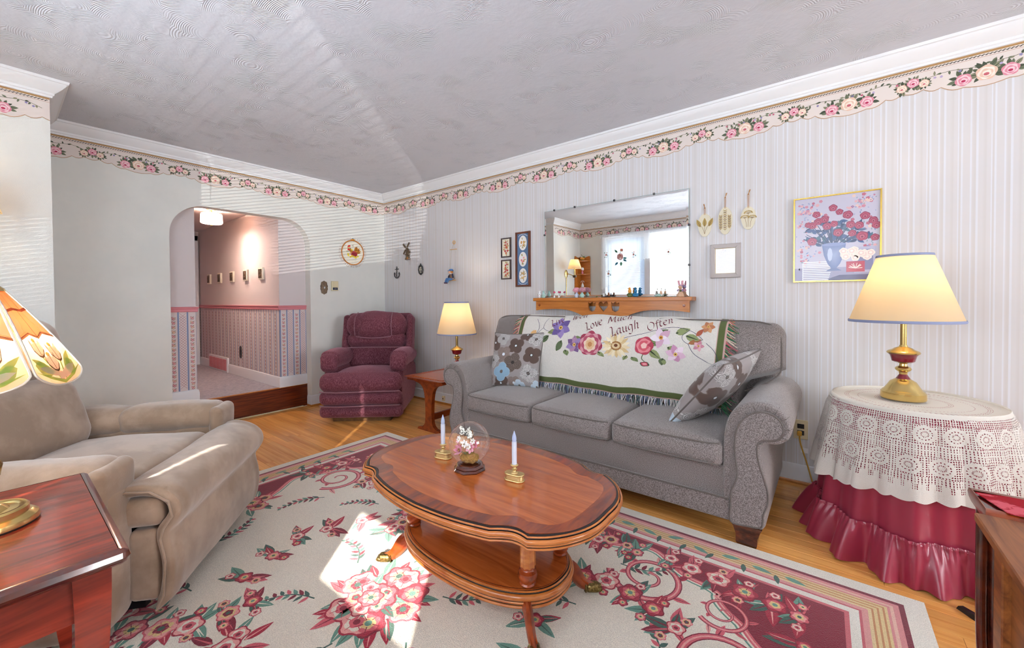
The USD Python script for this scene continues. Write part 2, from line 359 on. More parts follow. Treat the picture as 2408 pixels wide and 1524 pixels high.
wl = struct('wall_left', yz(pw, -.11, 0), 'paint_wall')
wj = struct('wall_left_front', bx(-.11, XJ, YF-.15, YJ, 0, H), 'paint_wall')
hole = sbox(1.26, .88, 4.74, 2.15)
wf = struct('wall_front', xz(sbox(XJ-.02, 0, XR+.1, H).difference(hole), YF-.15, YF), 'paint_wall')
struct('wall_right', yz(sbox(YF-.15, 0, .15, H).difference(sbox(-2.5, .9, -1.0, 2.1)), XR, XR+.1), 'paint_wall')

# hall behind the arch, one step up
HZ, HY = .238, -1.195
struct('wall_hall_panel_left', bx(-.20, -.11, -2.75, -1.90, HZ-.03, 2.2), 'paint_hall')
struct('wall_hall_panel_right', bx(-.20, -.11, HY, -.60, HZ-.03, 2.2), 'paint_hall')
wh = struct('wall_hall_right', bx(-2.75, -.20, HY, HY+.09, HZ-.03, 2.2), 'paint_hall')
struct('wall_hall_left', bx(-2.75, -.2, -2.42, -2.33, HZ-.03, 2.2), 'paint_hall')
struct('wall_hall_end', bx(-2.84, -2.75, -2.42, HY+.09, HZ-.03, 2.2), 'paint_hall')
struct('ceiling_hall', bx(-2.84, -.11, -2.75, -.6, 2.138, 2.2), 'paint_hall')
struct('floor_hall', bx(-2.84, -.112, -2.42, HY, HZ-.03, HZ), 'carpet_hall')
rs = struct('trim_step', bx(-.14, -.10, AY0-.02, AY1+.02, 0, HZ-.004), 'riser_wood')
obj('shoe_strip', bx(-.10, -.088, AY0, AY1-.05, 0, .008), 'ivory', rs)
obj('nosing', bx(-.125, -.097, AY0, AY1, HZ-.006, HZ+.001), 'shoe_wood', rs)

# hardwood strips, each a board: those along the sofa wall, left of the rug and right of it
RUGX0, RUGX1, RUGY1, RUGY0 = 1.401, 4.668, -.95, -3.35
BW = .0585
nrow = int(3.7/BW)+1
for r in range(nrow):
    y1 = -r*BW; y0 = max(y1-BW, YF)
    x = -.10 - rng.uniform(0, .5); end = 5.75
    while x < end:
        L = rng.uniform(.6, 1.4); a, b = max(x, -.085), min(x+L, end); x += L
        if b-a < .02 or (a < 0 and not (AY0 < y0 and y1 < AY1)):
            a = max(a, 0)
            if b-a < .02: continue
        if y1 < RUGY1-.04 and a > RUGX0+.04 and b < RUGX1-.04: continue        # wholly under the rug
        if y1 < -2.1 and (b < .3 or a > 4.7): continue                          # behind the chair or the desk, out of the frame
        if y1 < -1.9 and a > 4.6: continue
        if y1 < RUGY1-.04 and a < RUGX0-.05 and b > RUGX0+.3: b = RUGX0+.3
        obj('plank', bx(a+.0004, b-.0004, y0+.0004, y1-.0004, -.0125, 0, .0009), 'plank', fl, smooth=False)

def mitred(path, prof, names, material, inward=-1, ends=(None, None)):
    """a moulding along a run of walls, one piece for each wall"""
    p = np.asarray(path, float); d = np.diff(p, axis=0); d /= np.linalg.norm(d, axis=1, keepdims=True)
    n = np.stack([d[:, 1], -d[:, 0]], 1)*inward
    off = [n[0]]
    for k in range(1, len(n)):
        s = n[k-1]+n[k]; off.append(s/(s@n[k]))
    off.append(n[-1]); prof = np.asarray(prof, float)
    for k, nm in enumerate(names):
        if nm is None: continue
        P = np.zeros((2, len(prof), 3))
        for e in (0, 1):
            P[e, :, :2] = p[k+e]+prof[:, :1]*off[k+e]; P[e, :, 2] = prof[:, 1]
        g = gridmesh(P); c = [np.arange(len(prof))+e*len(prof) for e in (0, 1)]
        caps = [[c[0][0], c[0][i+1], c[0][i]] for i in range(1, len(prof)-1)]+[[c[1][0], c[1][i], c[1][i+1]] for i in range(1, len(prof)-1)]
        struct(nm, TM(g.vertices, np.vstack([g.faces, caps])), material, smooth=25)
crown = [(0, 2.345), (.010, 2.345), (.012, 2.356), (.018, 2.360), (.020, 2.372), (.024, 2.375), (.030, 2.380), (.050, 2.398), (.062, 2.414), (.066, 2.424), (.074, 2.426), (.078, 2.4405), (0, 2.4405)]
room = [(XR, YF), (XJ, YF), (XJ, YJ), (0, YJ), (0, 0), (XR, 0)]
mitred(room, crown, ['trim_1', 'trim_2', 'trim_3', 'trim_4', 'trim_5'], 'paint_white', inward=1)
base = [(0, .022), (.0, .120), (.006, .122), (.010, .116), (.013, .095), (.014, .022)]
mitred([(0, YJ), (0, AY0)], base, ['baseboard_left'], 'paint_trim', inward=1)
mitred([(-.08, AY1), (0, AY1), (0, 0), (XR, 0)], base, ['baseboard_arch', 'baseboard_left_corner', 'baseboard_back'], 'paint_trim', inward=1)
shoe = [(0, 0), (.017, 0), (.017, .012), (.013, .022), (0, .024)]
mitred([(-.08, AY1), (0, AY1), (0, 0), (XR, 0)], shoe, ['trim_shoe_arch', 'trim_shoe_left', 'trim_shoe_back'], 'shoe_wood', inward=1)
hb = [(0, HZ), (.014, HZ), (.014, HZ+.08), (.008, HZ+.105), (0, HZ+.11)]
mitred([(-.11, -2.6), (-.11, -1.90), (-.24, -1.90)], hb, ['baseboard_hall_left', None], 'paint_trim', inward=1)
mitred([(-.11, -.65), (-.11, HY), (-2.74, HY)], hb, ['baseboard_hall_panel', 'baseboard_hall_right'], 'paint_trim', inward=-1)
rail = [(0, 1.045), (.010, 1.045), (.014, 1.055), (.010, 1.066), (.016, 1.074), (.020, 1.088), (0, 1.092)]
mitred([(-.11, -2.6), (-.11, -1.90), (-.24, -1.90)], rail, ['trim_rail_left', None], 'rail_pink', inward=1)
mitred([(-.11, -.65), (-.11, HY), (-2.74, HY)], rail, ['trim_rail_panel', 'trim_rail_hall'], 'rail_pink', inward=-1)

# ------------------------------------------------------------------ printed papers
c_ = lambda h: np.array(lin(h))
def rose(p, x, y, r, kind, ly, rot=0):
    o, i, d = {'pink': ('#dd8f9f', '#f2ccd2', '#b8355a'), 'peach': ('#e6c4ae', '#f6e6d8', '#c76a72'), 'red': ('#b8324e', '#d9667a', '#7c1230')}[kind]
    p.lobed(x, y, r, 5, c_(o), ly, .14, rot); p.lobed(x, y-.04*r, r*.82, 5, c_(i), ly+1, .2, rot+.5)
    p.lobed(x, y-.1*r, r*.62, 4, c_(o), ly+2, .22, rot+1.1); p.lobed(x+.05*r, y-.12*r, r*.44, 4, c_(i), ly+3, .25, rot+.2); p.disc(x, y-.2*r, r*.27, c_(d), ly+4, 8, r*.2)
GREENS = ['#5f6752', '#767d66', '#4d5646', '#8d8c72']
def border(parent, s0, s1, phase, fn, seed):
    """the scalloped rose border, every .52 m the same"""
    p = Paint(); g = np.random.default_rng(seed)
    seg = [(-.155, -.075, 2.214, 2.189), (-.075, .075, 2.189, 2.189), (.075, .155, 2.189, 2.214), (.155, .22, 2.214, 2.224), (.22, .30, 2.224, 2.224), (.30, .365, 2.224, 2.214)]
    k0, k1 = int(math.floor((s0-phase)/.52))-1, int(math.ceil((s1-phase)/.52))+1
    edge = []
    for k in range(k0, k1):
        for a, b, za, zb in seg:
            for q in np.linspace(0, 1, 7)[:-1]: edge.append((phase+k*.52+a+(b-a)*q, za+(zb-za)*q-.013*math.sin(PI*q)))
    edge = np.array(edge); e = edge[(edge[:, 0] > s0) & (edge[:, 0] < s1)]
    p.poly(Polygon(np.r_[[[s0, 2.346]], [[s0, e[0, 1]]], e, [[s1, e[-1, 1]]], [[s1, 2.346]]]), c_('#e4d9d2'), 0)
    p.ribbon(np.r_[[[s0, e[0, 1]]], e, [[s1, e[-1, 1]]]], .0042, c_('#bd9c80'), 1)
    p.ribbon([[s0, 2.339], [s1, 2.339]], .010, c_('#b08a5c'), 1); p.ribbon([[s0, 2.3175], [s1, 2.3175]], .0022, c_('#c4a090'), 1)
    s = s0
    while s < s1-.014:
        p.leaf(s, 2.3225, .013, .0055, .55, c_('#5f5a54'), 2); p.leaf(s+.006, 2.331, .011, .005, -.5, c_('#8a8478'), 2.3); s += .0135
    for k in range(k0, k1):
        c = phase+k*.52
        def ok(x, m=.03): return s0+m < x < s1-m
        vine = spline([(c-.30, 2.262), (c-.22, 2.275), (c-.12, 2.288), (c-.05, 2.278), (c, 2.285), (c+.08, 2.285), (c+.15, 2.295), (c+.22, 2.275)], 24)
        vine = vine[(vine[:, 0] > s0+.005) & (vine[:, 0] < s1-.005)]
        if len(vine) > 2:
            p.ribbon(vine, .0025, c_('#7d7a66'), 3)
            for q in vine[::1]:
                a = g.uniform(-2.6, .6); p.leaf(q[0], q[1], g.uniform(.014, .024), .009, a+(PI if g.random() < .4 else 0), c_(GREENS[g.integers(4)]), 4) if ok(q[0]) else None
                if g.random() < .4 and ok(q[0]): p.lobed(q[0]+g.uniform(-.012, .012), q[1]-g.uniform(.004, .02), .0065, 5, c_(['#8f86b0', '#c56a80', '#b9a7c9'][g.integers(3)]), 5, .4)
        for (dx, z, r, kd) in [(-.077, 2.226, .031, 'pink'), (.077, 2.229, .031, 'pink'), (0, 2.238, .038, 'peach'), (.218, 2.252, .022, 'peach'), (.262, 2.270, .025, 'pink'), (.303, 2.256, .021, 'peach')]:
            if not ok(c+dx, .035): continue
            for a in np.linspace(0, 2*PI, 12, endpoint=False)+g.uniform(0, .5):
                L = r*g.uniform(.7, 1.25); z1 = z+math.sin(a)*(r*.7+L)
                if z1 < 2.196 or z1 > 2.315: continue
                p.leaf(c+dx+math.cos(a)*r*.7, z+math.sin(a)*r*.7, L, L*.5, a+g.uniform(-.3, .3), c_(GREENS[g.integers(4)]), 4.4, c_('#4d5546'))
            rose(p, c+dx, z, r, kd, 6+(1 if dx == 0 else 0)*5, g.uniform(0, 6))
    m, col = p.build(fn); obj('wallpaper_border', m, 'print', parent, smooth=False, col=col)
border(wb, .002, XR, .308, lambda s, h: np.c_[s[:, 0], -.0012-h*1.2e-4, s[:, 1]], 1)
border(wl, YJ, -.002, -.206, lambda s, h: np.c_[.0012+h*1.2e-4, s[:, 0], s[:, 1]], 2)
border(wj, YF+.002, YJ, -3.05, lambda s, h: np.c_[XJ+.0012+h*1.2e-4, s[:, 0], s[:, 1]], 3)
border(wf, -5.0, -XJ-.002, -1.4, lambda s, h: np.c_[-s[:, 0], YF+.0012+h*1.2e-4, s[:, 1]], 4)

def hall_paper(parent, s0, s1, phase, fn, roses, seed):
    """blue stripes with rose chains and trellis between"""
    p = Paint(); g = np.random.default_rng(seed); z0, z1 = HZ+.11, 1.046
    p.poly(sbox(s0, z0, s1, z1), c_('#dbcfce'), 0); s = phase
    while s < s1:
        for a in (0, .066):
            x0, x1 = max(s+a, s0), min(s+a+.012, s1)
            if x1 > x0: p.poly(sbox(x0, z0, x1, z1), c_('#8492b4'), 1)
        if s0 < s+.04 < s1:
            z = z0+.02
            while z < z1-.02:
                x = s+.039
                if roses:
                    for a in (.6, 2.4, 3.9, 5.5): p.leaf(x, z, .02, .008, a+g.uniform(-.3, .3), c_('#8d8f7e'), 2)
                    for dx, dz in ((-.006, .004), (.006, -.003), (0, -.009)): p.lobed(x+dx, z+dz, .0085, 5, c_(['#c2727e', '#b85a70', '#c9a07c'][g.integers(3)]), 3, .25, ccol=c_('#e9c9c6'))
                else:
                    p.disc(x, z, .008, c_('#8d5f5c'), 2, 6, .016); p.disc(x+.003, z-.013, .006, c_('#7d7c6a'), 2, 6, .007)
                z += .039
        a, b = max(s+.081, s0), min(s+.128, s1)
        if roses and b-a > .02:
            for k in np.arange(z0-.05, z1, .023):
                for sg in (1, -1):
                    q = np.array([(a, k if sg > 0 else k+.047), (b, k+.047 if sg > 0 else k)])
                    if q[:, 1].min() > z0 and q[:, 1].max() < z1: p.ribbon(q, .0024, c_('#b07e88'), 2)
        s += .132
    m, col = p.build(fn); obj('wallpaper_dado', m, 'print', parent, smooth=False, col=col)
W_ = {str(q.GetPath()).rsplit('/', 1)[1]: q for q in stage.GetPrimAtPath('/World').GetChildren()}
hall_paper(W_['wall_hall_panel_left'], -2.10, -1.9, -2.10, lambda s, h: np.c_[-.1092+h*1e-4, s[:, 0], s[:, 1]], True, 5)
hall_paper(W_['wall_hall_panel_right'], HY, -.75, HY-.0, lambda s, h: np.c_[-.1092+h*1e-4, s[:, 0], s[:, 1]], True, 6)
hall_paper(wh, -2.75, -.11, -2.76, lambda s, h: np.c_[s[:, 0], HY-.0008-h*1e-4, s[:, 1]], False, 7)

# windows in the front wall, seen in the mirror
for k, (a, b) in enumerate(WIN):
    f = struct('window_%d' % (k+1), xz(sbox(a-.045, WZ0-.045, b+.045, WZ1+.04).difference(sbox(a+.03, WZ0+.03, b-.03, WZ1-.03)), YF-.12, YF-.07), 'paint_trim')
    obj('pane', bx(a+.02, b-.02, YF-.10, YF-.094, WZ0+.02, WZ1-.02), 'glass', f)
cas = cat(xz(sbox(1.20, .80, 4.80, 2.21).difference(hole), YF, YF+.02), bx(1.18, 4.82, YF-.02, YF+.05, .86, .885, .004),
          *[bx(q-.045, q+.045, YF-.12, YF+.012, .88, 2.15) for q in (2.005, 3.945)])
struct('trim_window', cas, 'paint_trim')
f = struct('window_4', yz(sbox(-2.5, .9, -1.0, 2.1).difference(sbox(-2.43, .97, -1.07, 2.03)), XR+.02, XR+.07), 'paint_trim'); obj('pane', bx(XR+.04, XR+.046, -2.44, -1.06, .96, 2.04), 'glass', f)
struct('ground_outside', bx(-12, 20, -30, -3.86, -.6, -.5), 'outside_snow')

sb = trimesh.creation.icosphere(4, 1); sb.vertices *= [.34, .34, .9]; sb.vertices += sb.vertex_normals*((meshkit.fbm(sb.vertices*9, 3, 4)-.5)*.16)[:, None]
mat('shrub', '#5d6f86', rough=.9, col2='#9fb0c4', scale=(20, 20, 20))
obj('shrub', tf(sb, (6.03, -6.0, .32)), 'shrub', label='frosted blue-grey shrub out on the snow beyond the window', cat='shrub')

# ------------------------------------------------------------------ the sofa, its throw and cushions
mat('tweed', '#635b58', rough=.9, spec=.2, col2='#a9a09e', scale=(330, 330, 330), detail=2, lo=.38, hi=.64, bump=.0007, bscale=(700, 700, 700), sheen=.35)
mat('piping', '#6a625e', rough=.8, sheen=.2)
mat('dark_leg', '#3a1a0e', rough=.25, col2='#7a3a18', scale=(14, 14, 30), lo=.4, hi=.7, coat=.4)
printed('throw_weave', rough=.95, sheen=.2, bump=.0016, bscale=(210, 210, 210), spec=.1)
printed('cushion_print', rough=.75, sheen=.25, bump=.0006, bscale=(500, 500, 500), spec=.25)
def loft(prof, stations, axis='y'):
    """a closed (x, z) outline carried along y; stations: (y, inset)"""
    p = np.asarray(prof, float); t = np.roll(p, -1, 0)-np.roll(p, 1, 0); t /= np.linalg.norm(t, axis=1, keepdims=True)
    n = np.stack([t[:, 1], -t[:, 0]], 1); a = Polygon(p)
    if Polygon(p+n*.001).area < a.area: n = -n
    P = np.zeros((len(stations), len(p), 3))
    for k, (y, i) in enumerate(stations): P[k, :, [0, 2]] = (p-n*i).T; P[k, :, 1] = y
    g = gridmesh(P, wv=True); out = [g]
    for k in (0, -1):
        v, f = trimesh.creation.triangulate_polygon(Polygon(P[k][:, [0, 2]]).buffer(0), engine='earcut')
        if k == 0: f = f[:, ::-1]
        out.append(TM(np.c_[v[:, 0], np.full(len(v), P[k][0, 1]), v[:, 1]], f))
    m = cat(*out); m.merge_vertices(digits_vertex=5); m.fix_normals(); return m

SX = 3.160                                       # the sofa's middle
sofa = thing('sofa', 'long grey tweed sofa with rolled arms and three seat cushions along the striped wall', 'sofa', (SX, -.48, 0))
def S(m): return tf(m, (-SX, .48, 0))
arm_pts = [(3.992, .20), (3.992, .34), (3.994, .47), (4.012, .57), (4.055, .636), (4.12, .667), (4.185, .664), (4.238, .63), (4.262, .575), (4.250, .52), (4.208, .488), (4.168, .482), (4.146, .462), (4.150, .40), (4.166, .33), (4.172, .26), (4.166, .17), (4.158, .095), (4.10, .092), (4.03, .095), (4.0, .12)]
face_pts = [(4.030, .098), (4.029, .17), (4.030, .235), (4.044, .275), (4.056, .325), (4.048, .40), (4.045, .47), (4.058, .545), (4.10, .605), (4.16, .629), (4.208, .612), (4.232, .572), (4.222, .528), (4.19, .508), (4.155, .502), (4.136, .478), (4.138, .41), (4.158, .34), (4.176, .27), (4.172, .205), (4.158, .16), (4.152, .11), (4.10, .098)]
armP = spline(arm_pts, 90, True); faceP = spline(face_pts, 110, True)
for sg in (1, -1):
    q = lambda P: np.c_[SX+sg*(P[:, 0]-SX), P[:, 1]]
    a = obj('arm', S(loft(q(armP), [(-.912, .03), (-.918, .014), (-.912, .004), (-.89, 0), (-.6, 0), (-.3, 0), (-.10, .0), (-.085, .012)])), 'tweed', sofa, smooth=60)
    obj('arm_front', S(loft(q(faceP), [(-.926, .012), (-.924, .003), (-.918, 0), (-.90, 0)])), 'tweed', a, smooth=45)
    e = q(faceP); obj('piping', S(tube(np.c_[e[:, 0], np.full(len(e), -.9225), e[:, 1]], .0042, 6, True)), 'piping', a)
    # gathers round the roll
    fold = []
    for th in np.linspace(-.5, 2.6, 7):
        c0 = np.array([4.165, .565]); d = np.array([math.cos(th), math.sin(th)])
        pp = np.array([np.r_[(c0+d*.068)[0], -.924, (c0+d*.068)[1]], np.r_[(c0+d*.09)[0], -.917, (c0+d*.09)[1]], np.r_[(c0+d*.102)[0], -.88, (c0+d*.102)[1]]])
        pp[:, 0] = SX+sg*(pp[:, 0]-SX); obj('gather', S(tube(pp, [.001, .0022, .0006], 5)), 'piping', a)
x0, x1 = 2*SX-4.0, 4.0
obj('base', S(rbox((x1-x0+.10, .80, .255), .02, loc=(SX, -.50, .22))), 'tweed', sofa)
obj('front_rail', S(rbox((x1-x0+.05, .03, .105), .012, loc=(SX, -.905, .147))), 'tweed', sofa)
obj('rail_piping', S(tube([(x0-.02, -.921, .20), (SX, -.922, .20), (x1+.02, -.921, .20)], .004, 6)), 'piping', sofa)
obj('back_frame', S(tf(rbox((2.0, .15, .74), .05, loc=(0, 0, 0)), (SX, -.115, .54), rx=-.06)), 'tweed', sofa)
def rect_path(cx, y, cz, w, h, r, n=10):
    a = np.linspace(0, PI/2, n); out = []
    for sx, sz, a0 in ((1, 1, 0), (-1, 1, PI/2), (-1, -1, PI), (1, -1, 1.5*PI)):
        out.append(np.c_[cx+sx*(w/2-r)+r*np.cos(a0+a), np.full(n, y), cz+sz*(h/2-r)+r*np.sin(a0+a)])
    return np.vstack(out)
edges = [x0+.003, 2.885, 3.433, x1-.003]
for k in range(3):
    w = edges[k+1]-edges[k]; cx = (edges[k]+edges[k+1])/2
    c = obj('seat_cushion', S(rbox((w-.006, .60, .125), .035, 4, 10, puff=(.0, .018, .022), loc=(cx, -.638, .402), noise=.004, nscale=5, seed=k)), 'tweed', sofa, smooth=60)
    for z, dz in ((.450, .0), (.352, 0)):
        h = np.linspace(-1, 1, 20); obj('piping', S(tube(np.c_[cx+h*(w/2-.016), -.936-.018*(1-h**2)+.012*np.abs(h)**8, np.full(20, z)+.004*(1-h**2)], .0042, 6)), 'piping', c)
# back cushions: the two outer ones reach over the arms
BACKV = []
backs = [(2.125, 2.885, .235), (2.885, 3.435, .235), (3.435, 4.195, .235)]
for k, (a, b, th) in enumerate(backs):
    w, cx = b-a, (a+b)/2
    if k == 1: m_ = rbox((w-.006, th, .53), .06, 5, 9, puff=(.0, .035, .012), noise=.005, nscale=4, seed=9)
    else:
        s = 1 if k == 2 else -1
        inner = 3.99 if k == 2 else 2*SX-3.99
        m_ = rbox((w-.006, th, .53), .06, 5, 11, puff=(0, .035, .012), noise=.005, nscale=4, seed=k+4)
        v = m_.vertices.copy(); hi = np.clip((.02-v[:, 2])/.10, 0, 1); hi = hi*hi*(3-2*hi)     # pulled in below the arm's top
        lim = (abs(inner-cx)); far = np.clip(v[:, 0]*s-lim, 0, None); v[:, 0] -= s*far*hi; m_.vertices = v
    bm_ = tf(m_, (cx, -.302, .722), rx=-.20); BACKV.append(bm_.vertices); c = obj('back_cushion', S(bm_), 'tweed', sofa, smooth=60)
    if k != 1:
        s = 1 if k == 2 else -1
        pa = np.array([(-.30*s, -.105, .268), (.15*s, -.105, .268), (.30*s, -.10, .255), (.352*s, -.095, .21), (.368*s, -.095, .08), (.362*s, -.095, -.01), (.30*s, -.10, -.075), (.2*s, -.11, -.13)])
        m2 = tube(spline(pa, 50), .0045, 6); obj('piping', S(tf(m2, (cx, -.302, .722), rx=-.20)), 'piping', c)
for x in (4.092, 2*SX-4.092):
    for y, f in ((-.868, 1), (-.16, -1)):
        P = []
        for z, hx, hy, dy in ((.0, .038, .032, -.016), (.012, .042, .036, -.018), (.045, .044, .036, -.010), (.075, .054, .045, 0), (.094, .062, .054, 0)):
            P.append([(x+sx*hx, y+f*dy+sy*hy, z) for sx, sy in ((-1, -1), (1, -1), (1, 1), (-1, 1))])
        P = np.array(P); g = gridmesh(P, wv=True); v = g.vertices; n = len(v)
        obj('leg', S(TM(v, np.vstack([g.faces, [[0, 2, 1], [0, 3, 2], [n-4, n-3, n-2], [n-4, n-2, n-1]]]))), 'dark_leg', sofa, smooth=30)

# the woven throw over the back: u runs along the sofa, v down from behind the top
bv = np.vstack(BACKV); bv = bv[(bv[:, 0] > 2.4) & (bv[:, 0] < 3.95)]
hv = np.array(Polygon(bv[:, 1:]).convex_hull.buffer(0).exterior.coords if False else __import__('shapely').MultiPoint(bv[:, 1:]).convex_hull.buffer(.004).exterior.coords)[:-1]
hv = hv if Polygon(hv).exterior.is_ccw else hv[::-1]            # runs up the back? ccw in (y, z): from the wall side over the top to the front
k0 = int(np.argmin(np.abs(hv[:, 0]-hv[:, 0].max())+np.abs(hv[:, 1]-.90)*.5)); hv = np.roll(hv, -k0, 0)
k1 = np.argmin(np.abs(hv[:, 1]-.515)+(hv[:, 0] > -.4)*9); hv = hv[:k1+1]
dd = np.r_[0, np.cumsum(np.linalg.norm(np.diff(hv, axis=0), axis=1))]; qq = np.linspace(0, dd[-1], 120); TV = np.c_[np.interp(qq, dd, hv[:, 0]), np.interp(qq, dd, hv[:, 1])]
TL = np.r_[0, np.cumsum(np.linalg.norm(np.diff(TV, axis=0), axis=1))]; TLEN = TL[-1]
TN = np.gradient(TV, axis=0); TN /= np.linalg.norm(TN, axis=1, keepdims=True); TN = np.stack([TN[:, 1], -TN[:, 0]], 1)
def throw_at(u, v, h):
    """u in metres along x, v in metres down the cloth, h off it"""
    y = np.interp(v, TL, TV[:, 0]); z = np.interp(v, TL, TV[:, 1]); ny = np.interp(v, TL, TN[:, 0]); nz = np.interp(v, TL, TN[:, 1])
    s = np.sign(ny[len(ny)//2] if np.ndim(ny) else ny); s = -1 if np.mean(ny) > 0 else 1
    f = np.clip(v/TLEN, 0, 1)
    sag = .010*np.sin(u*9+1.2)*f**2+.006*np.sin(u*23+v*6)*f+.012*np.sin(u*4.4)*(1-f)
    lift = .004+h+np.abs(.007*np.sin(u*6.5+2*v)+.004*np.sin(u*17-3*v))
    x = u-.03*f
    return np.stack([x, y+s*ny*lift, z+s*nz*lift+sag*.6-.03*np.clip(2.75-u, 0, 1)*0], -1)
U0, U1 = 2.43, 3.935
cream, olive, rosec = c_('#e0dcd4'), c_('#5f6a41'), c_('#d9b4ae')
uu = np.linspace(U0, U1, 340); vv = np.linspace(0, TLEN, 190); UU, VV = np.meshgrid(uu, vv, indexing='ij')
P = throw_at(UU.ravel(), VV.ravel(), 0.0)
nz = np.random.default_rng(3).normal(0, .035, UU.shape)
C = cream*(1+nz[..., None]); e = np.minimum(UU-U0, U1-UU)
C[(e < .052)] = rosec; C[(e < .045)] = olive; C[(e < .012)] = rosec
C[(TLEN-VV < .042)] = olive; C[(TLEN-VV < .006)] = rosec
throw = thing('woven_throw', 'cream woven throw with flower garland and lettering spread over the sofa back', 'throw', (0, 0, 0))
sheet_ = gridmesh(P.reshape(340, 190, 3)); obj('cloth', sheet_, 'throw_weave', throw, smooth=True, col=np.clip(C.reshape(-1, 3), 0, 1))
def fringe(base, d, n, L, cols, seed):
    g = np.random.default_rng(seed); out, cc = [], []
    for k in range(n):
        s = (k+.5)/n*(len(base)-1); i = int(s); p0 = base[i]+(base[min(i+1, len(base)-1)]-base[i])*(s-i)
        l = L*g.uniform(.75, 1.1); j = g.normal(0, .010, 3); pts = np.array([p0, p0+d*l*.5+j*.5+[0, -.004, 0], p0+d*l+j])
        m = tube(pts, [.0024, .0027, .0016], 4, caps=False); out.append(m); cc.append(np.repeat([c_(cols[g.integers(len(cols))])], len(m.vertices), 0))
    return cat(*out), np.vstack(cc)
bl = throw_at(np.linspace(U0, U1, 80), np.full(80, TLEN), .002)
m, col = fringe(bl, np.array([0, -.12, -1]), 240, .062, ['#d9dbe6', '#8f9bb8', '#6f8a86', '#5a6486', '#e6e0da'], 1)
obj('fringe', m, 'throw_weave', throw, smooth=True, col=col, kind='stuff')
for u, sg, sd in ((U1, 1, 2), (U0, -1, 3)):
    sl = throw_at(np.full(60, u), np.linspace(.18, TLEN, 60), .002)
    m, col = fringe(sl, np.array([sg*.75, -.1, -.55]), 120, .06, ['#c9707a', '#4f9a6a', '#d98f7a', '#e9d9c6', '#3f7a55'], sd)
    obj('fringe', m, 'throw_weave', throw, smooth=True, col=col, kind='stuff')
# the garland and the ribbon, woven in
p = Paint(); g = np.random.default_rng(8)
def at_px(pts): return pts
V_ = lambda z_: z_                                        # v is metres down the cloth; the top ridge lies near .17
def blossom(x, v, r, n, cols, ly=4, rot=0, ctr='#e3c06a'):
    for i in range(n):
        a = rot+2*PI*i/n; p.leaf(x+.15*r*math.cos(a), v+.15*r*math.sin(a), r, r*.75, a, c_(cols[i % len(cols)]), ly)
    for i in range(n):
        a = rot+2*PI*(i+.5)/n; p.leaf(x, v, r*.62, r*.42, a, c_(cols[(i+1) % len(cols)]), ly+1)
    p.disc(x, v, r*.22, c_(ctr), ly+2, 9); p.disc(x, v, r*.1, c_('#7c4a2c'), ly+3, 7)
for (x, v, L, a) in [(2.82, .33, .10, 1.9), (2.86, .40, .09, 1.3), (2.92, .30, .10, .6), (2.70, .30, .09, 2.4), (3.2, .33, .1, .5), (3.44, .30, .09, .3), (3.47, .36, .10, .6), (3.5, .27, .09, -.6), (3.58, .33, .10, .4), (3.56, .40, .09, 1.6), (3.36, .42, .08, .9), (3.62, .24, .09, -.4), (3.68, .25, .09, .3), (2.76, .26, .08, 2.9), (3.12, .39, .08, .9), (3.33, .40, .07, 1.9)]:
    p.leaf(x, v, L, L*.52, a, c_(['#7a8a5e', '#8f9a6a', '#5f7050'][g.integers(3)]), 3, c_('#3f4a35'))
blossom(2.79, .235, .075, 6, ['#8a78b4', '#a08cc4', '#6d5c98'], 4, .3); blossom(2.93, .36, .060, 7, ['#9a86b8', '#7a5f8e', '#b08aa8'], 4, .1)
for r, cc in ((.096, '#a8445c'), (.084, '#d79aa4'), (.07, '#b8586e'), (.052, '#ecd2be'), (.036, '#e2bc8e'), (.018, '#c98d5c')): p.lobed(3.055, .345, r, 7, c_(cc), 7+(.108-r)*60, .2, r*30)
for i in range(18):
    a = 2*PI*i/18; p.leaf(3.245+.03*math.cos(a), .35+.02*math.sin(a), .075, .026, a, c_(['#e9d8b0', '#d9bd8a', '#f0e4c6'][i % 3]), 5)
p.disc(3.245, .345, .042, c_('#a87a4a'), 7, 14, .03); p.disc(3.245, .345, .03, c_('#e0c79a'), 8, 12, .02); p.disc(3.245, .343, .014, c_('#6f4228'), 9, 10, .01)
for r, cc in ((.062, '#b8445a'), (.05, '#e08a92'), (.036, '#d4606e'), (.02, '#f0c4bc')): p.lobed(3.435, .335, r, 5, c_(cc), 7+(.062-r)*40, .15, r*40)
blossom(3.535, .275, .062, 5, ['#e6d6e2', '#d3a9c0', '#f0e6ee'], 5, .5, '#d8a04a'); blossom(3.635, .37, .055, 6, ['#dcb6cc', '#c58fb0', '#ecd8e4'], 5, .2)
p.ribbon(spline([(3.435, .39), (3.43, .44), (3.45, .475)], 10), .006, c_('#5f7050'), 4)
for r, cc in ((.032, '#4a5a44'), (.026, '#c4485e'), (.016, '#e49aa0')): p.lobed(3.452, .505, r, 4, c_(cc), 6+(.04-r)*30, .2, .4)
p.leaf(3.565, .42, .06, .03, 1.4, c_('#8a9a6a'), 4); p.leaf(2.60, .30, .09, .05, .9, c_('#d0985a'), 4); p.leaf(2.58, .26, .08, .05, 2.2, c_('#e0b27a'), 4)
p.leaf(3.70, .30, .08, .03, -.4, c_('#a8704a'), 4); p.leaf(3.74, .25, .06, .03, -.9, c_('#b0604a'), 4); blossom(3.76, .31, .03, 5, ['#c98a9a', '#e0b0b8'], 5)
blossom(3.80, .19, .035, 6, ['#b87a58', '#d09a70'], 5)
ink = c_('#4a4a66')
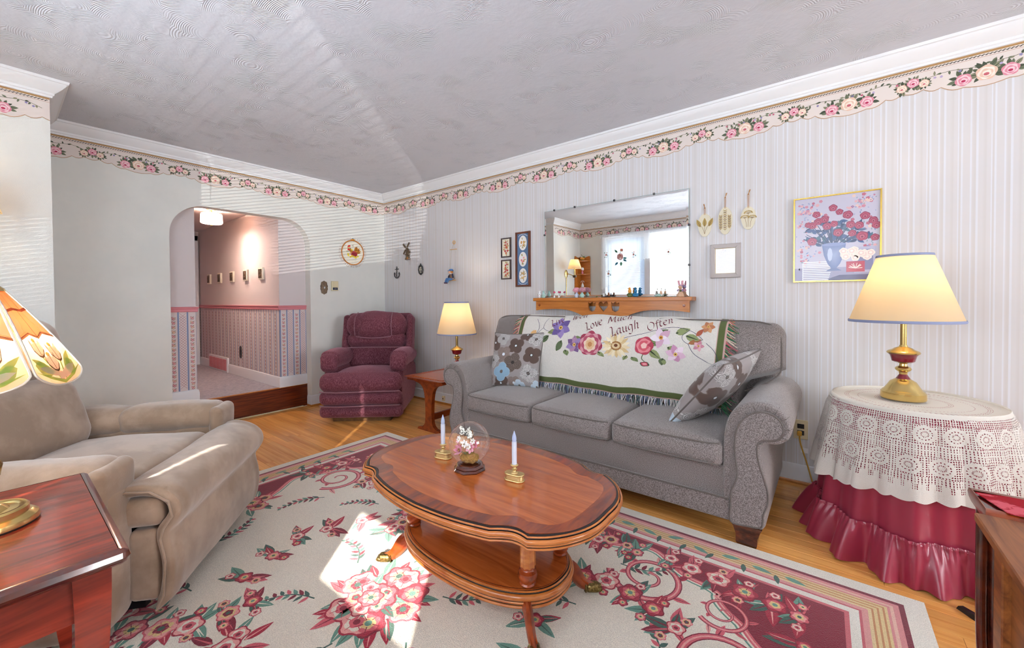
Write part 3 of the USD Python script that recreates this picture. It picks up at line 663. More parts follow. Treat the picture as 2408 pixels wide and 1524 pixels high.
for pts in ([(2.56, .17), (2.60, .25), (2.57, .31), (2.64, .24)], [(2.66, .16), (2.64, .24), (2.70, .27), (2.80, .30)], [(3.13, .335), (3.22, .315), (3.34, .275), (3.45, .245), (3.58, .205), (3.7, .215), (3.78, .27)], [(3.78, .27), (3.70, .30), (3.66, .26), (3.70, .215)], [(3.70, .30), (3.74, .36), (3.82, .40), (3.87, .42), (3.86, .35), (3.80, .29)]):
    p.ribbon(spline(pts, 24), .0026, ink, 3.5)
# pen lettering: strokes drawn with a slanted broad nib
GL = {'L': [[(.1, 0), (.3, .02), (.28, .5), (.2, .98), (.1, 1)], [(.2, .98), (.45, .92), (.62, 1.0), (.7, .92)]], 'i': [[(.08, .42), (.2, .36), (.17, .95), (.3, .95)], [(.2, .16), (.22, .2)]], 'v': [[(.05, .42), (.15, .38), (.28, .97), (.5, .38)]],
      'e': [[(.1, .68), (.42, .56), (.35, .38), (.12, .52), (.1, .85), (.3, .98), (.48, .86)]], 'W': [[(.05, .05), (.14, .02), (.22, 1), (.5, .15)], [(.5, .15), (.6, 1), (.95, .02)]], 'l': [[(.2, .02), (.14, .9), (.26, .97)]], 'o': [[(.3, .38), (.08, .55), (.12, .95), (.4, .88), (.44, .5), (.28, .38)]],
      'M': [[(.05, 1), (.22, .04)], [(.22, .04), (.45, .85)], [(.45, .85), (.78, .04)], [(.78, .04), (.84, .98), (.95, .95)]], 'u': [[(.05, .42), (.13, .4), (.12, .9), (.35, .9), (.45, .4)], [(.45, .4), (.44, .95), (.55, .94)]], 'c': [[(.44, .46), (.25, .38), (.08, .6), (.14, .95), (.44, .88)]],
      'h': [[(.2, .02), (.12, .98)], [(.14, .6), (.34, .38), (.44, .5), (.4, .95), (.52, .95)]], 'a': [[(.44, .42), (.2, .4), (.06, .7), (.14, .97), (.4, .7)], [(.46, .4), (.42, .92), (.54, .95)]], 'g': [[(.44, .42), (.2, .4), (.08, .66), (.16, .9), (.4, .7)], [(.46, .4), (.40, 1.15), (.24, 1.32), (.04, 1.24)]],
      'O': [[(.45, .02), (.12, .25), (.08, .75), (.38, 1), (.7, .75), (.74, .25), (.42, .02)]], 'f': [[(.5, .1), (.34, .02), (.24, .4), (.14, 1.2), (.02, 1.25)], [(.06, .42), (.42, .40)]], 't': [[(.22, .15), (.14, .88), (.32, .96)], [(.02, .42), (.36, .40)]], 'n': [[(.05, .44), (.16, .4), (.1, .98)], [(.14, .6), (.34, .38), (.44, .5), (.4, .95), (.52, .95)]]}
ADV = dict(L=.72, i=.34, v=.52, e=.54, W=1.0, l=.34, o=.54, M=1.02, u=.6, c=.52, h=.58, a=.6, g=.58, O=.84, f=.44, t=.42, n=.58)
def pen(text, x, v, hgt, ang, colr='#6b2434'):
    ca, sa = math.cos(ang), math.sin(ang); cx = 0.0
    nib = np.array([math.cos(-.7), math.sin(-.7)])*.10
    for ch in text:
        if ch == ' ': cx += .5; continue
        for st in GL[ch]:
            q = spline(st, 14) if len(st) > 2 else np.linspace(st[0], st[1], 6)
            q = q+[cx, 0]; a, b = q-nib/2, q+nib/2
            w = np.array([np.r_[a, b[::-1]]])[0]
            def put(z): z = np.asarray(z)*hgt; return np.c_[x+z[:, 0]*ca+z[:, 1]*sa, v-z[:, 0]*sa+z[:, 1]*ca]
            n = len(a); V = put(np.vstack([a, b])); h = 16+(p.k % 20)*.02; p.k += 1
            p.v.append(np.c_[V, np.full(2*n, h)]); j = np.arange(n-1); p.f.append(quads(np.stack([j, j+1, n+j+1, n+j], 1))+p.n); p.c.append(np.repeat([c_(colr)], 2*n, 0)); p.n += 2*n
        cx += ADV[ch]
for q in p.v: q[:, 0] += .03; q[:, 1] += .137-.5*np.clip(q[:, 1]-.40, 0, None)      # laid where the garland hangs on the cloth
for w_, x, v, h_, a_ in (('Live', 2.736, .373, .056, .42), ('Well', 2.893, .310, .056, .17), ('Love', 3.035, .394, .058, .43), ('Much', 3.188, .334, .062, .26), ('Laugh', 3.226, .427, .067, .37), ('Often', 3.478, .376, .058, .41)): pen(w_, x-h_*math.sin(a_), v-h_*math.cos(a_), h_, a_)
mm, col = p.build(lambda s, h: throw_at(s[:, 0], s[:, 1], .0012+h*1.5e-4)); obj('woven_picture', mm, 'print', throw, smooth=False, col=col)

# scatter cushions, printed with ringed flowers
def cushion(name, label, size, thick, loc, axes, seed):
    n = 150; a = np.linspace(-1, 1, n); A, B = np.meshgrid(a, a, indexing='ij'); g = np.random.default_rng(seed)
    pin = 1-.10*(np.sin(PI*(A+1)/2)*np.sin(PI*(B+1)/2))*0
    X, Y = A*size/2*(1-.07*(1-np.abs(B)**2.2)), B*size/2*(1-.07*(1-np.abs(A)**2.2))
    Z = thick/2*np.clip((1-A**2)*(1-B**2), 0, 1)**.42
    fl = [(-.55, .78, .26, 1), (.78, .75, .26, 1), (.05, .5, .3, 2), (-.42, .16, .30, 3), (.72, .15, .30, 2), (-.88, -.06, .26, 1), (.02, -.15, .34, 4), (-.42, -.5, .32, 5), (.66, -.52, .30, 1), (-.42, -.92, .28, 2), (.1, -.9, .24, 3), (-.9, .6, .3, 2), (.4, .95, .25, 2), (.3, -.98, .2, 6), (.95, -.95, .2, 6), (-.95, -.8, .2, 3)]
    if seed % 2: fl = [(-x, y, r, k) for x, y, r, k in fl]
    pal = {1: ('#8d8a8a', '#d8d6d4'), 2: ('#5e4c45', '#6a5a52'), 3: ('#7d6c66', '#978a84'), 4: ('#7a6c64', '#4a3f3a'), 5: ('#8fb0c8', '#a5c2d6'), 6: ('#b9c9d6', '#d0dce6')}
    C = np.tile(c_('#9d9594'), (n, n, 1)); kinds = []
    for (x, y, r, k) in sorted(fl, key=lambda q: (q[3] in (1, 4, 5), q[3])):
        dx, dy = A-x, B-y; inside = np.zeros((n, n), bool); ring = np.full((n, n), 9.)
        for i in range(4):
            th = .3*k+i*PI/2; cx, cy = math.cos(th)*r*.56, math.sin(th)*r*.56
            d = np.hypot(dx-cx, dy-cy)/(r*.56); w = d < 1; inside |= w; ring = np.minimum(ring, np.where(w, d, 9))
        base, line = (c_(q) for q in pal[k]); ln = (np.sin(ring*26) > .25) & inside if k in (1, 3, 4) else (ring > .9) & inside
        C[inside] = base; C[ln] = line
        rr = np.hypot(dx, dy); C[rr < r*.2] = c_('#3c3532') if k in (4, 2) else c_('#d9e2ea') if k == 3 else c_('#6b625e'); 
        if k == 1: C[(rr < r*.2) & (rr > r*.14)] = c_('#3c3532'); 
        if k == 2: C[rr < r*.13] = c_('#dfe6ea')
    V = np.vstack([np.stack([X, Y, Z], -1).reshape(-1, 3), np.stack([X, Y, -Z], -1).reshape(-1, 3)])
    V += (meshkit.fbm(V*9+seed, 3, seed)[:, None]-.5)*.012*np.r_[np.ones(n*n), -np.ones(n*n)][:, None]*np.array([0, 0, 1])*np.tile(np.clip((1-A**2)*(1-B**2)*6, 0, 1).ravel(), 2)[:, None]
    g1 = gridmesh(np.zeros((n, n, 3))); F = np.vstack([g1.faces, g1.faces[:, ::-1]+n*n])
    ax = np.array(axes, float); ax /= np.linalg.norm(ax, axis=1, keepdims=True)
    V = V@ax
    t = thing(name, label, 'cushion', loc, group=None)
    obj('cover', TM(V, F), 'cushion_print', t, smooth=True, col=np.vstack([C.reshape(-1, 3)]*2))
    e = np.linspace(-1, 1, 24); E = np.vstack([np.c_[e, np.full(24, -1)], np.c_[np.full(24, 1), e], np.c_[e[::-1], np.full(24, 1)], np.c_[np.full(24, -1), e[::-1]]])
    ex = E[:, 0]*size/2*(1-.07*(1-np.abs(E[:, 1])**2.2)); ey = E[:, 1]*size/2*(1-.07*(1-np.abs(E[:, 0])**2.2))
    obj('piping', tube(np.c_[ex, ey, np.zeros(len(ex))]@ax, .0042, 6, True), 'piping', t)
cushion('scatter_cushion', 'grey cushion with ringed flowers standing square against the throw by the far arm', .43, .13, (2.475, -.535, .672), [(.97, .22, .03), (-.06, .30, .95), (.21, -.94, .28)], 2)
cushion('scatter_cushion', 'grey and pale blue flowered cushion seen edge-on, leaning on the near rolled arm', .46, .17, (3.895, -.60, .655), [(.22, .97, .08), (.62, -.12, .78), (-.77, .12, .63)], 3)

# ------------------------------------------------------------------ the two recliners
look('corduroy', {'g': ('texture_coordinate', {}), 'm': ('mapping', dict(scale=(240, 240, 50))), 'n': ('noise_texture', dict(scale=1.0, detail=2.0)), 'r': ('rgb_ramp', {'ramp': [(.30, lin('#562a36')), (.5, lin('#75414d')), (.70, lin('#94626c'))]}),
     'm2': ('mapping', dict(scale=(260, 260, 40))), 'n2': ('noise_texture', dict(scale=1.0, detail=1.0)), 'b': ('bump', dict(strength=.8, distance=.0018)), 'p': ('principled_bsdf', dict(roughness=.9, sheen_weight=.7, sheen_roughness=.4, sheen_tint=lin('#d0a0b0'), specular_ior_level=.15))},
     [('g.object', 'm.vector'), ('m.vector', 'n.vector'), ('n.fac', 'r.fac'), ('r.color', 'p.base_color'), ('g.object', 'm2.vector'), ('m2.vector', 'n2.vector'), ('n2.fac', 'b.height'), ('b.normal', 'p.normal')])
mat('welt', '#8a5a68', rough=.8, sheen=.4)
mat('suede', '#947c67', rough=.95, spec=.1, col2='#ad9580', scale=(5, 5, 5), detail=5, lo=.42, hi=.6, sheen=.6, bump=.0006, bscale=(300, 300, 300))
mat('base_wood', '#7d5a34', rough=.5, col2='#5f4226', scale=(40, 6, 40))
mat('black_metal', '#202126', rough=.5, metal=.4)
R1 = thing('recliner', 'burgundy corduroy recliner with padded head roll in the room corner', 'armchair', (.927, -.908, 0), rotz=40.7)
K = 'corduroy'
def pad(name, size, r, loc, rx=0, puff=(0, .02, .01), noise=.006, seed=0, parent=None, m_=10, mt=None, rz=0, ry=0):
    return obj(name, rbox(size, r, 4, m_, puff=puff, loc=loc, rx=rx, rz=rz, ry=ry, noise=noise, nscale=7, seed=seed), mt or K, parent or R1, smooth=60)
obj('plinth', cat(bx(-.27, .27, .02, .055, 0, .05, .003), bx(-.27, -.235, .02, .60, 0, .05, .003), bx(.235, .27, .02, .60, 0, .05, .003), bx(-.27, .27, .57, .60, 0, .05, .003)), 'base_wood', R1)
for s in (-1, 1):                                                        # side bodies under the arms, narrowing to the floor at the back
    P = [(.05, .045), (.66, .06), (.78, .20), (.76, .46), (.10, .50), (.03, .30)]
    b = hull([(s*(x), y, z) for y, z in P for x in (.27, .365)]); b = b.subdivide().subdivide(); trimesh.smoothing.filter_taubin(b, iterations=8)
    obj('side', b, K, R1, smooth=60)
    a = pad('arm', (.155, .60, .13), .060, (s*.325, .37, .555), puff=(.01, .0, .02), seed=5+s)
    pad('arm_pad', (.150, .40, .085), .04, (s*.327, .27, .605), puff=(.015, .0, .018), seed=7+s, parent=a)
    v = rbox((.155, .085, .16), .04, 4, 6, puff=(0, .012, .01), noise=.006, seed=12+s, nscale=14); obj('arm_front', tf(v, (s*.325, .085, .545)), K, a, smooth=60)
    obj('side_panel', rbox((.05, .05, .20), .022, loc=(s*.345, .10, .43)), K, a)
pad('seat', (.60, .52, .19), .075, (0, .215, .352), puff=(0, .01, .045), seed=3)
f1 = pad('seat_front', (.755, .13, .168), .066, (0, .000, .374), puff=(0, .02, .015), seed=21)
f2 = pad('front_panel', (.765, .11, .124), .050, (0, .003, .224), puff=(0, .022, .0), seed=22)
f3 = pad('front_panel', (.77, .11, .116), .048, (0, .008, .100), puff=(0, .02, .0), seed=23)
for f, z in ((f1, .294), (f2, .163)):
    h = np.linspace(-1, 1, 24); obj('welt', tube(np.c_[h*.365, -.062-.012*(1-h**4)+.02*np.abs(h)**10, z-.006*np.cos(h*9)*0+.004*np.sin(h*3)], .006, 6), 'welt', f)
TB = .22
B0 = pad('back_frame', (.70, .13, .60), .05, (0, .665, .70), rx=-TB, puff=(0, 0, .0), seed=31)
for s in (-1, 1): pad('wing', (.065, .17, .54), .03, (s*.335, .615, .70), rx=-TB, puff=(.008, .01, .01), seed=32+s, parent=B0, m_=6)
l1 = pad('lumbar_pad', (.58, .12, .30), .05, (0, .572, .565), rx=-TB, puff=(0, .02, 0), seed=41)
l2 = pad('back_roll', (.605, .17, .160), .070, (0, .552, .712), rx=-TB, puff=(0, .030, 0), seed=42, noise=.009)
l3 = pad('head_roll', (.615, .22, .235), .095, (0, .560, .872), rx=-TB, puff=(0, .038, .025), seed=43, noise=.010)
l4 = pad('head_cover', (.375, .225, .285), .090, (-.005, .545, .858), rx=-TB, puff=(0, .045, .028), seed=44, noise=.010, parent=l3)
def backline(zl, yoff, w, amp):
    h = np.linspace(-1, 1, 24); q = np.c_[h*w, np.full(24, yoff)-.02*(1-h**2), np.full(24, zl)-amp*(1-h**2)]; return q
obj('welt', tf(tube(backline(-.085, -.085, .275, .0), .006, 6), (0, .532, .712), rx=-TB), 'welt', l2)
obj('welt', tf(tube(backline(-.122, -.078, .18, .02), .006, 6), (-.005, .528, .866), rx=-TB), 'welt', l4)
for s in (-1, 1): obj('welt', tf(tube([(s*.188, -.09, -.115), (s*.188, -.132, -.02), (s*.186, -.12, .07), (s*.18, -.06, .135)], .005, 6), (-.005, .535, .866), rx=-TB), 'welt', l4)

R2 = thing('recliner', 'taupe suede recliner with drooping footrest beside the stained glass lamp', 'armchair', (2.24, -2.433, .0145), rotz=141.3)
K2 = 'suede'
def pad2(*a, **k): k.setdefault('parent', R2); k.setdefault('mt', K2); return pad(*a, **k)
def draped(prof, xs, wr=.006, seed=0, thick=.03, sag=0):
    """a soft padded sheet: profile (y, z) across, carried along x; rounded at the two ends"""
    pr = spline(prof, 70); t = np.gradient(pr, axis=0); t /= np.linalg.norm(t, axis=1, keepdims=True); n = np.stack([t[:, 1], -t[:, 0]], 1)
    ux = np.linspace(-1, 1, 90); g = []
    for side in (1, -1):
        e = np.sqrt(np.clip(1-np.clip((np.abs(ux)-.93)/.07, 0, 1)**2, 0, 1)); q = np.zeros((90, 70, 3))
        end = np.clip(np.minimum(np.arange(70), 69-np.arange(70))/5., 0, 1)**.5
        off = side*thick/2*e[:, None]*end[None]
        q[..., 0] = xs[0]+(ux[:, None]+1)/2*(xs[1]-xs[0]); q[..., 1] = pr[None, :, 0]+n[None, :, 0]*off; q[..., 2] = pr[None, :, 1]+n[None, :, 1]*off
        w = meshkit.fbm(np.stack([q[..., 0]*5, np.broadcast_to(np.arange(70)/9., (90, 70)), np.full((90, 70), seed*3.1)], -1), 3, seed)-.5
        cr = np.sin((q[..., 0]*70)+6*w)*np.exp(-((np.abs(ux)[:, None]-1)/.16)**2)*.0035
        q[..., 1] += n[None, :, 0]*(w*2*wr+cr)*e[:, None]; q[..., 2] += n[None, :, 1]*(w*2*wr+cr)*e[:, None]
        gm = gridmesh(q); g.append(gm if side > 0 else TM(gm.vertices, gm.faces[:, ::-1]))
    m = cat(*g); m.merge_vertices(digits_vertex=5); return m
foot = obj('footrest', draped([(.145, .445), (.09, .468), (.02, .462), (-.035, .425), (-.045, .375), (-.018, .335), (-.008, .30), (-.022, .22), (-.014, .10), (.012, .045)], (-.405, .405), .007, 3, .042), K2, R2, smooth=True)
obj('seam', tube(np.array([(-.407, .145, .447), (-.41, .09, .472), (-.41, .02, .466), (-.41, -.035, .428), (-.41, -.045, .375), (-.41, -.018, .335), (-.41, -.008, .30), (-.41, -.022, .22), (-.41, -.014, .10), (-.405, .01, .05)]), .004, 6), K2, foot)
pad2('footrest_core', (.795, .155, .105), .03, (0, .070, .385), puff=(.008, 0, 0), seed=51)
pad2('footrest_frame', (.79, .10, .25), .025, (0, .055, .200), puff=(.006, 0, 0), seed=52, noise=.004)
pad2('seat', (.60, .58, .17), .07, (0, .40, .395), puff=(0, .01, .035), seed=53)
for s in (-1, 1):
    b = pad2('arm', (.165, .72, .50), .055, (s*.415, .462, .272), puff=(.01, .015, .0), seed=54+s, noise=.008)
    pad2('arm_pad', (.185, .44, .125), .055, (s*.405, .345, .528), puff=(.012, .012, .012), seed=56+s, parent=b, noise=.010)
    pad2('arm_pad', (.180, .34, .120), .055, (s*.405, .69, .528), puff=(.012, .012, .012), seed=66+s, parent=b, noise=.010)
    pad2('arm_front', (.175, .055, .155), .026, (s*.405, .135, .500), puff=(.004, .01, 0), seed=58+s, parent=b, noise=.006)
TB2 = .30
bk = pad2('back', (.80, .20, .64), .08, (0, .87, .65), rx=-TB2, puff=(0, 0, .02), seed=61)
pad2('back_pad', (.68, .20, .36), .09, (0, .755, .60), rx=-TB2, puff=(0, .03, .01), seed=62, parent=bk, noise=.010)
pad2('head_pad', (.74, .25, .28), .11, (0, .865, .905), rx=-TB2, puff=(0, .03, .03), seed=63, parent=bk, noise=.012)
obj('mechanism', cat(bx(-.30, -.27, .10, .75, .0, .06), bx(.27, .30, .10, .75, 0, .06), bx(-.30, .30, .10, .14, .02, .06)), 'black_metal', R2)

# ------------------------------------------------------------------ tables
mat('mahogany', '#a8481a', rough=.22, col2='#6e2609', scale=(3, 40, 40), detail=6, lo=.36, hi=.68, coat=.5, distort=.6)
mat('mahogany_field', '#c4682e', rough=.2, col2='#964316', scale=(2.5, 30, 30), detail=6, lo=.34, hi=.7, coat=.5, distort=.9)
mat('mahogany_band', '#9a4316', rough=.2, col2='#6d290c', scale=(26, 5, 30), detail=6, lo=.38, hi=.64, coat=.5, distort=.4)
mat('moulding', '#c97a3a', rough=.25, col2='#ad5c24', scale=(18, 18, 60), lo=.4, hi=.7, coat=.5)
mat('groove', '#1d1413', rough=.35)
mat('cherry', '#9a4216', rough=.3, col2='#74290b', scale=(26, 8, 26), detail=5, lo=.38, hi=.66, coat=.3)
mat('red_mahogany', '#9a3620', rough=.22, col2='#58190d', scale=(26, 3.2, 26), detail=6, lo=.36, hi=.68, coat=.6, distort=.7)
mat('walnut', '#a4622f', rough=.42, col2='#6e3a1b', scale=(36, 4, 36), detail=6, lo=.36, hi=.66, distort=.8)
mat('antique_brass', '#a08a58', metal=1, rough=.42, col2='#5f4f2c', scale=(150, 150, 150), bump=.001, bscale=(160, 160, 160))
mat('dark_gloss', '#3a1710', rough=.15, col2='#5c2412', scale=(20, 20, 20), coat=.8)
CT = np.array([3.280, -1.813]); ct = thing('coffee_table', 'oval two-tier mahogany coffee table with notched edge and brass feet on the rug', 'coffee table', (CT[0], CT[1], 0))
def quad_outline(q):                       # one quadrant, mirrored round
    q = np.asarray(q); a = q; b = q[::-1]*[-1, 1]; c = q*[-1, -1]; d = q[::-1]*[1, -1]
    o = np.vstack([a, b, c, d]); keep = np.r_[True, np.linalg.norm(np.diff(o, axis=0), axis=1) > 1e-4]; o = o[keep]; return o[:-1] if np.linalg.norm(o[0]-o[-1]) < 1e-4 else o
def top_outline(k=0.0):
    end = spline([(.552-k, 0), (.549-k, .085), (.520-k, .165), (.470-k, .232-k*.6), (.419-k*.7, .270-k)], 16)
    bite = spline([(.419-k*.7, .270-k), (.385-k*.6, .264-k), (.35-k*.5, .271-k), (.302-k*.4, .303-k)], 9)
    side = spline([(.302-k*.4, .303-k), (.21-k*.2, .327-k), (.10, .344-k), (0, .350-k)], 12)
    return quad_outline(np.vstack([end, bite[1:], side[1:]]))
def slab(outline, z0, z1): return extrude(Polygon(outline), z1-z0, (0, 0, z0))
out = top_outline()
top = obj('tabletop', slab(top_outline(.018), .408, .4468), 'mahogany', ct)
obj('border_band', slab(top_outline(.018), .4468, .4474), 'mahogany_band', top)
obj('inlay_field', slab(top_outline(.070), .4474, .4478), 'mahogany_field', top)
def edge(nm, prof, material, par, o): return obj(nm, sweep_outline(o, prof), material, par, smooth=40)
def half(z, r, n=7, out0=0): a = np.linspace(-PI/2, PI/2, n); return [(out0+r*math.cos(t), z+r*math.sin(t)) for t in a]
def edges(par, o, z, s=1.0):
    edge('groove', [(-.020, z-.001), (-.018, z+.0005), (-.010, z-.001), (-.008, z-.008), (-.012, z-.074*s), (-.03, z-.074*s)], 'groove', par, o)
    for dz_, do_, rr_ in ((.0105, -.002, .0030), (.0425, -.001, .0030), (.0585, -.002, .0026)): edge('groove', half(z-dz_*s, rr_*(.5+.6*s), 6, do_-.004), 'groove', par, o)
    edge('moulding', [(-.012, z-.004), (-.008, z-.001), (-.004, z-.004), (-.006, z-.009)], 'moulding', par, o)
    edge('moulding', half(z-.0265*s, .0135*s, 9, -.004 if s > .7 else -.001), 'moulding', par, o); edge('moulding', half(z-.0505*s, .0062*s, 7, -.005), 'moulding', par, o); edge('moulding', half(z-.067*s, .006*s, 7, -.004), 'moulding', par, o)
edges(top, out, .4465, .56)
t_ = np.linspace(0, 2*PI, 96, endpoint=False); pw_ = lambda c, n: np.sign(c)*np.abs(c)**(2/n)
sh_o = np.c_[.385*pw_(np.cos(t_), 2.35), .215*pw_(np.sin(t_), 2.35)]
shelf = obj('lower_shelf', slab(sh_o*.965, .105, .1652), 'mahogany_field', ct); edges(shelf, sh_o, .165, .8)
for sx in (-1, 1):
    for sy in (-1, 1):
        cx, cy = sx*.302, sy*.105
        th = np.linspace(0, 2*PI, 64, endpoint=False); zz = np.array([.232, .24, .26, .36, .378, .384]); fl_ = .0285-.0035*np.abs(np.sin(th*4.5))**.5
        P = np.stack([np.stack([fl_*(1-.10*(z-.24)/.14*0)*np.cos(th), fl_*np.sin(th), np.full(64, z)], -1) for z in zz])
        col_ = obj('column', tf(gridmesh(P, wv=True), (cx, cy, 0)), 'moulding', ct, smooth=False)
        obj('column_foot', lathe([(0, .165), (.020, .165), (.026, .170), (.028, .174), (.024, .179), (.031, .190), (.034, .202), (.031, .214), (.023, .220), (.021, .224), (.026, .228), (.026, .234), (0, .234)], 28, (cx, cy, 0)), 'mahogany', col_)
        obj('column_cap', lathe([(0, .376), (.027, .376), (.030, .384), (.026, .39), (.03, .410), (0, .410)], 28, (cx, cy, 0)), 'mahogany', col_)
        d = np.array([.80*sx, .60*sy])
        pth = spline([(.295*sx, .115*sy, .115), (.325*sx, .138*sy, .105), (.348*sx, .155*sy, .070), (.368*sx, .170*sy, .043), (.395*sx, .190*sy, .0315)], 18)
        P = []
        side_ = np.array([-d[1], d[0], 0])
        for k, q in enumerate(pth):
            f = k/17; w = .018-.005*f; hgt = .030-.014*f
            tt = pth[min(k+1, 17)]-pth[max(k-1, 0)]; tt /= np.linalg.norm(tt); up = np.cross(side_, tt); up /= np.linalg.norm(up)
            P.append([q+side_*w*math.cos(a)+up*hgt*math.sin(a)*(1.15 if abs(math.sin(a)) > .9 else .9) for a in np.linspace(0, 2*PI, 12, endpoint=False)])
        lg = obj('leg', gridmesh(np.array(P), wv=True), 'cherry', ct, smooth=50)
        obj('reeding', cat(*[tube(pth[:16]+side_*o+np.array([0, 0, .0255]) - np.linspace(0, .012, 16)[:, None]*[0, 0, 1], .0035, 6) for o in (-.009, 0, .009)]), 'mahogany', lg)
        toe = rbox((.056, .038, .034), .014, 3, 3, loc=(0, 0, 0)); claws = [tf(trimesh.creation.icosphere(2, .008), (.022, o, -.002), sc=(1.7, .8, 1.1)) for o in (-.0135, -.0045, .0045, .0135)]
        ang = math.atan2(d[1], d[0])
        obj('brass_paw', tf(cat(toe, *claws, tf(lathe([(.018, -.004), (.0215, 0), (.018, .004)], 16), (-.027, 0, 0), ry=PI/2)), (pth[-1][0], pth[-1][1], .032), rz=ang), 'antique_brass', lg)

# the trestle end table beyond the sofa's far arm
et = thing('end_table', 'cherry trestle end table between the burgundy recliner and the sofa', 'end table', (1.66, -.46, 0))
eo = np.array([(.215, -.30), (.215, .30), (-.215, .30), (-.215, -.30)])
eo = np.array(Polygon(eo).buffer(.012, 4).exterior.coords)[:-1]
et_top = obj('tabletop', cat(slab(eo, .448, .462), sweep_outline(eo, [(0, .448), (-.006, .44), (0, .445), (.006, .455), (.002, .463), (-.012, .466), (-.03, .466)])), 'cherry', et)
obj('inlay', slab(np.array([(.19, -.275), (.19, .275), (-.19, .275), (-.19, -.275)]), .462, .4665), 'mahogany_field', et_top)
for y in (-.245, .245):
    w = np.array([(-.20, .445), (-.19, .425), (-.12, .405), (-.075, .375), (-.052, .32), (-.040, .2), (-.042, .10), (-.055, .055), (-.085, .032), (-.135, .022), (-.15, .0)])
    pl = np.vstack([spline(w[:-2], 30), w[-2:], w[::-1][:2]*[-1, 1], (spline(w[:-2], 30)*[-1, 1])[::-1]])
    obj('trestle', tf(extrude(Polygon(pl).buffer(0), .034), (0, y+.017, 0), **UPX), 'cherry', et, smooth=30)
obj('stretcher', bx(-.012, .012, -.24, .24, .09, .145, .003), 'cherry', et)

# table lamps, alike: brass and burgundy turned base, pleated-off cream shade
mat('burgundy_glaze', '#7a1626', rough=.12, coat=.7)
mat('shade_cloth', '#f6ecd8', rough=.8, trans=('#faecd0', .7))
mat('shade_trim', '#8a93b4', rough=.6)
def lamp(label, loc, watts, r1=.190, r0=.098, zt=.655):
    l = thing('table_lamp', label, 'table lamp', loc)
    obj('base', lathe([(0, 0), (.077, 0), (.079, .004), (.078, .03), (.074, .034), (.072, .038), (.066, .042), (.055, .060), (.045, .078), (.030, .088), (.025, .092), (0, .092)], 48), 'brass', l)
    obj('collar', lathe([(0, .090), (.026, .091), (.022, .098), (.016, .108), (.014, .112), (0, .112)], 32), 'burgundy_glaze', l)
    obj('knop', lathe([(0, .110), (.014, .111), (.016, .122), (.026, .130), (.029, .137), (.026, .143), (.015, .150), (.013, .160), (.022, .166), (0, .167)], 32), 'brass', l)
    obj('bowl', lathe([(0, .166), (.030, .166), (.040, .172), (.043, .185), (.047, .198), (.056, .208), (0, .209)], 40), 'burgundy_glaze', l)
    obj('bowl_rim', lathe([(0, .207), (.056, .207), (.058, .212), (.054, .218), (.040, .224), (.030, .232), (.016, .238), (.0135, .246), (0, .247)], 40), 'brass', l)
    obj('stem', lathe([(0, .244), (.0118, .244), (.0118, .42), (.017, .425), (.017, .46), (0, .465)], 24), 'brass', l)
    t = np.linspace(0, 1, 8); prof = np.c_[r1+(r0-r1)*t, .355+(zt-.355)*t]
    s = obj('shade', lathe(np.r_[prof, (prof-[.0018, 0])[::-1], prof[:1]], 72), 'shade_cloth', l, smooth=50)
    for r, z in ((r1, .357), (r0, zt-.002)): obj('trim', lathe([(r-.003, z-.005), (r+.0015, z-.006), (r+.003, z), (r+.001, z+.006), (r-.003, z+.005), (r-.003, z-.005)], 72), 'shade_trim', s)
    obj('bulb', tf(trimesh.creation.icosphere(3, .03), (0, 0, .50), sc=(1, 1, 1.25)), 'bulb_glow', l)
    obj('harp', cat(tube([(0, 0, .46), (.045, 0, .50), (.045, 0, .58), (0, 0, .635)], .002, 6), tube([(0, 0, .46), (-.045, 0, .50), (-.045, 0, .58), (0, 0, .635)], .002, 6), lathe([(0, .63), (.006, .63), (.008, .64), (0, .652)], 12)), 'brass', l)
    sp = light(UsdLux.SphereLight.Define(stage, str(l.GetPath())+'/lamp_light'), (1.0, .85, .68), watts); sp.CreateRadiusAttr(.034); UsdGeom.Xformable(sp.GetPrim()).AddTranslateOp().Set(Gf.Vec3d(0, 0, .545))
    return l
look('bulb_glow', {'e': ('emission', dict(color=(1, .78, .5), strength=6.0))}, [], 'e.emission')
LAMP_W = 135.0
lamp('brass and burgundy table lamp with lit shade on the trestle end table', (1.655, -.37, .4665), LAMP_W, .183, .112, .65)
RT = np.array([4.687, -.444]); RH = .66
lamp('brass and burgundy table lamp with lit shade on the lace-covered round table', (4.655, -.455, RH+.012), LAMP_W, .195, .096)

# the round table under its skirt and lace
rt = thing('round_table', 'round side table hidden under burgundy satin skirt', 'side table', (RT[0], RT[1], 0))
obj('tabletop', lathe([(0, RH-.022), (.278, RH-.022), (.284, RH-.012), (.278, RH-.004), (0, RH-.004)], 64), 'cherry', rt)
obj('pedestal', lathe([(0, .04), (.02, .04), (.03, .2), (.022, .45), (.035, .63), (.10, RH-.02), (0, RH-.02)], 24), 'cherry', rt)
for k in range(3):
    a = k*2*PI/3; obj('foot', tube(spline([(0, 0, .10), (.1*math.cos(a), .1*math.sin(a), .08), (.2*math.cos(a), .2*math.sin(a), .018)], 10), .016, 8), 'cherry', rt)
look('satin', {'p': ('principled_bsdf', dict(base_color=lin('#9c2a42'), roughness=.34, sheen_weight=.5, sheen_tint=lin('#e08a98'), specular_ior_level=.7, anisotropic=.4))}, [], 'p.BSDF')
sk = thing('table_skirt', 'burgundy satin skirt with gathered ruffle over the round table', 'table skirt', (RT[0], RT[1], 0))
def folds(th, z, n, amp, seed): return amp*(np.sin(n*th+.8*np.sin(3*th+seed)+seed)+.4*np.sin((2*n+1)*th+1.7*seed))
nth = 420; th = np.linspace(0, 2*PI, nth, endpoint=False)
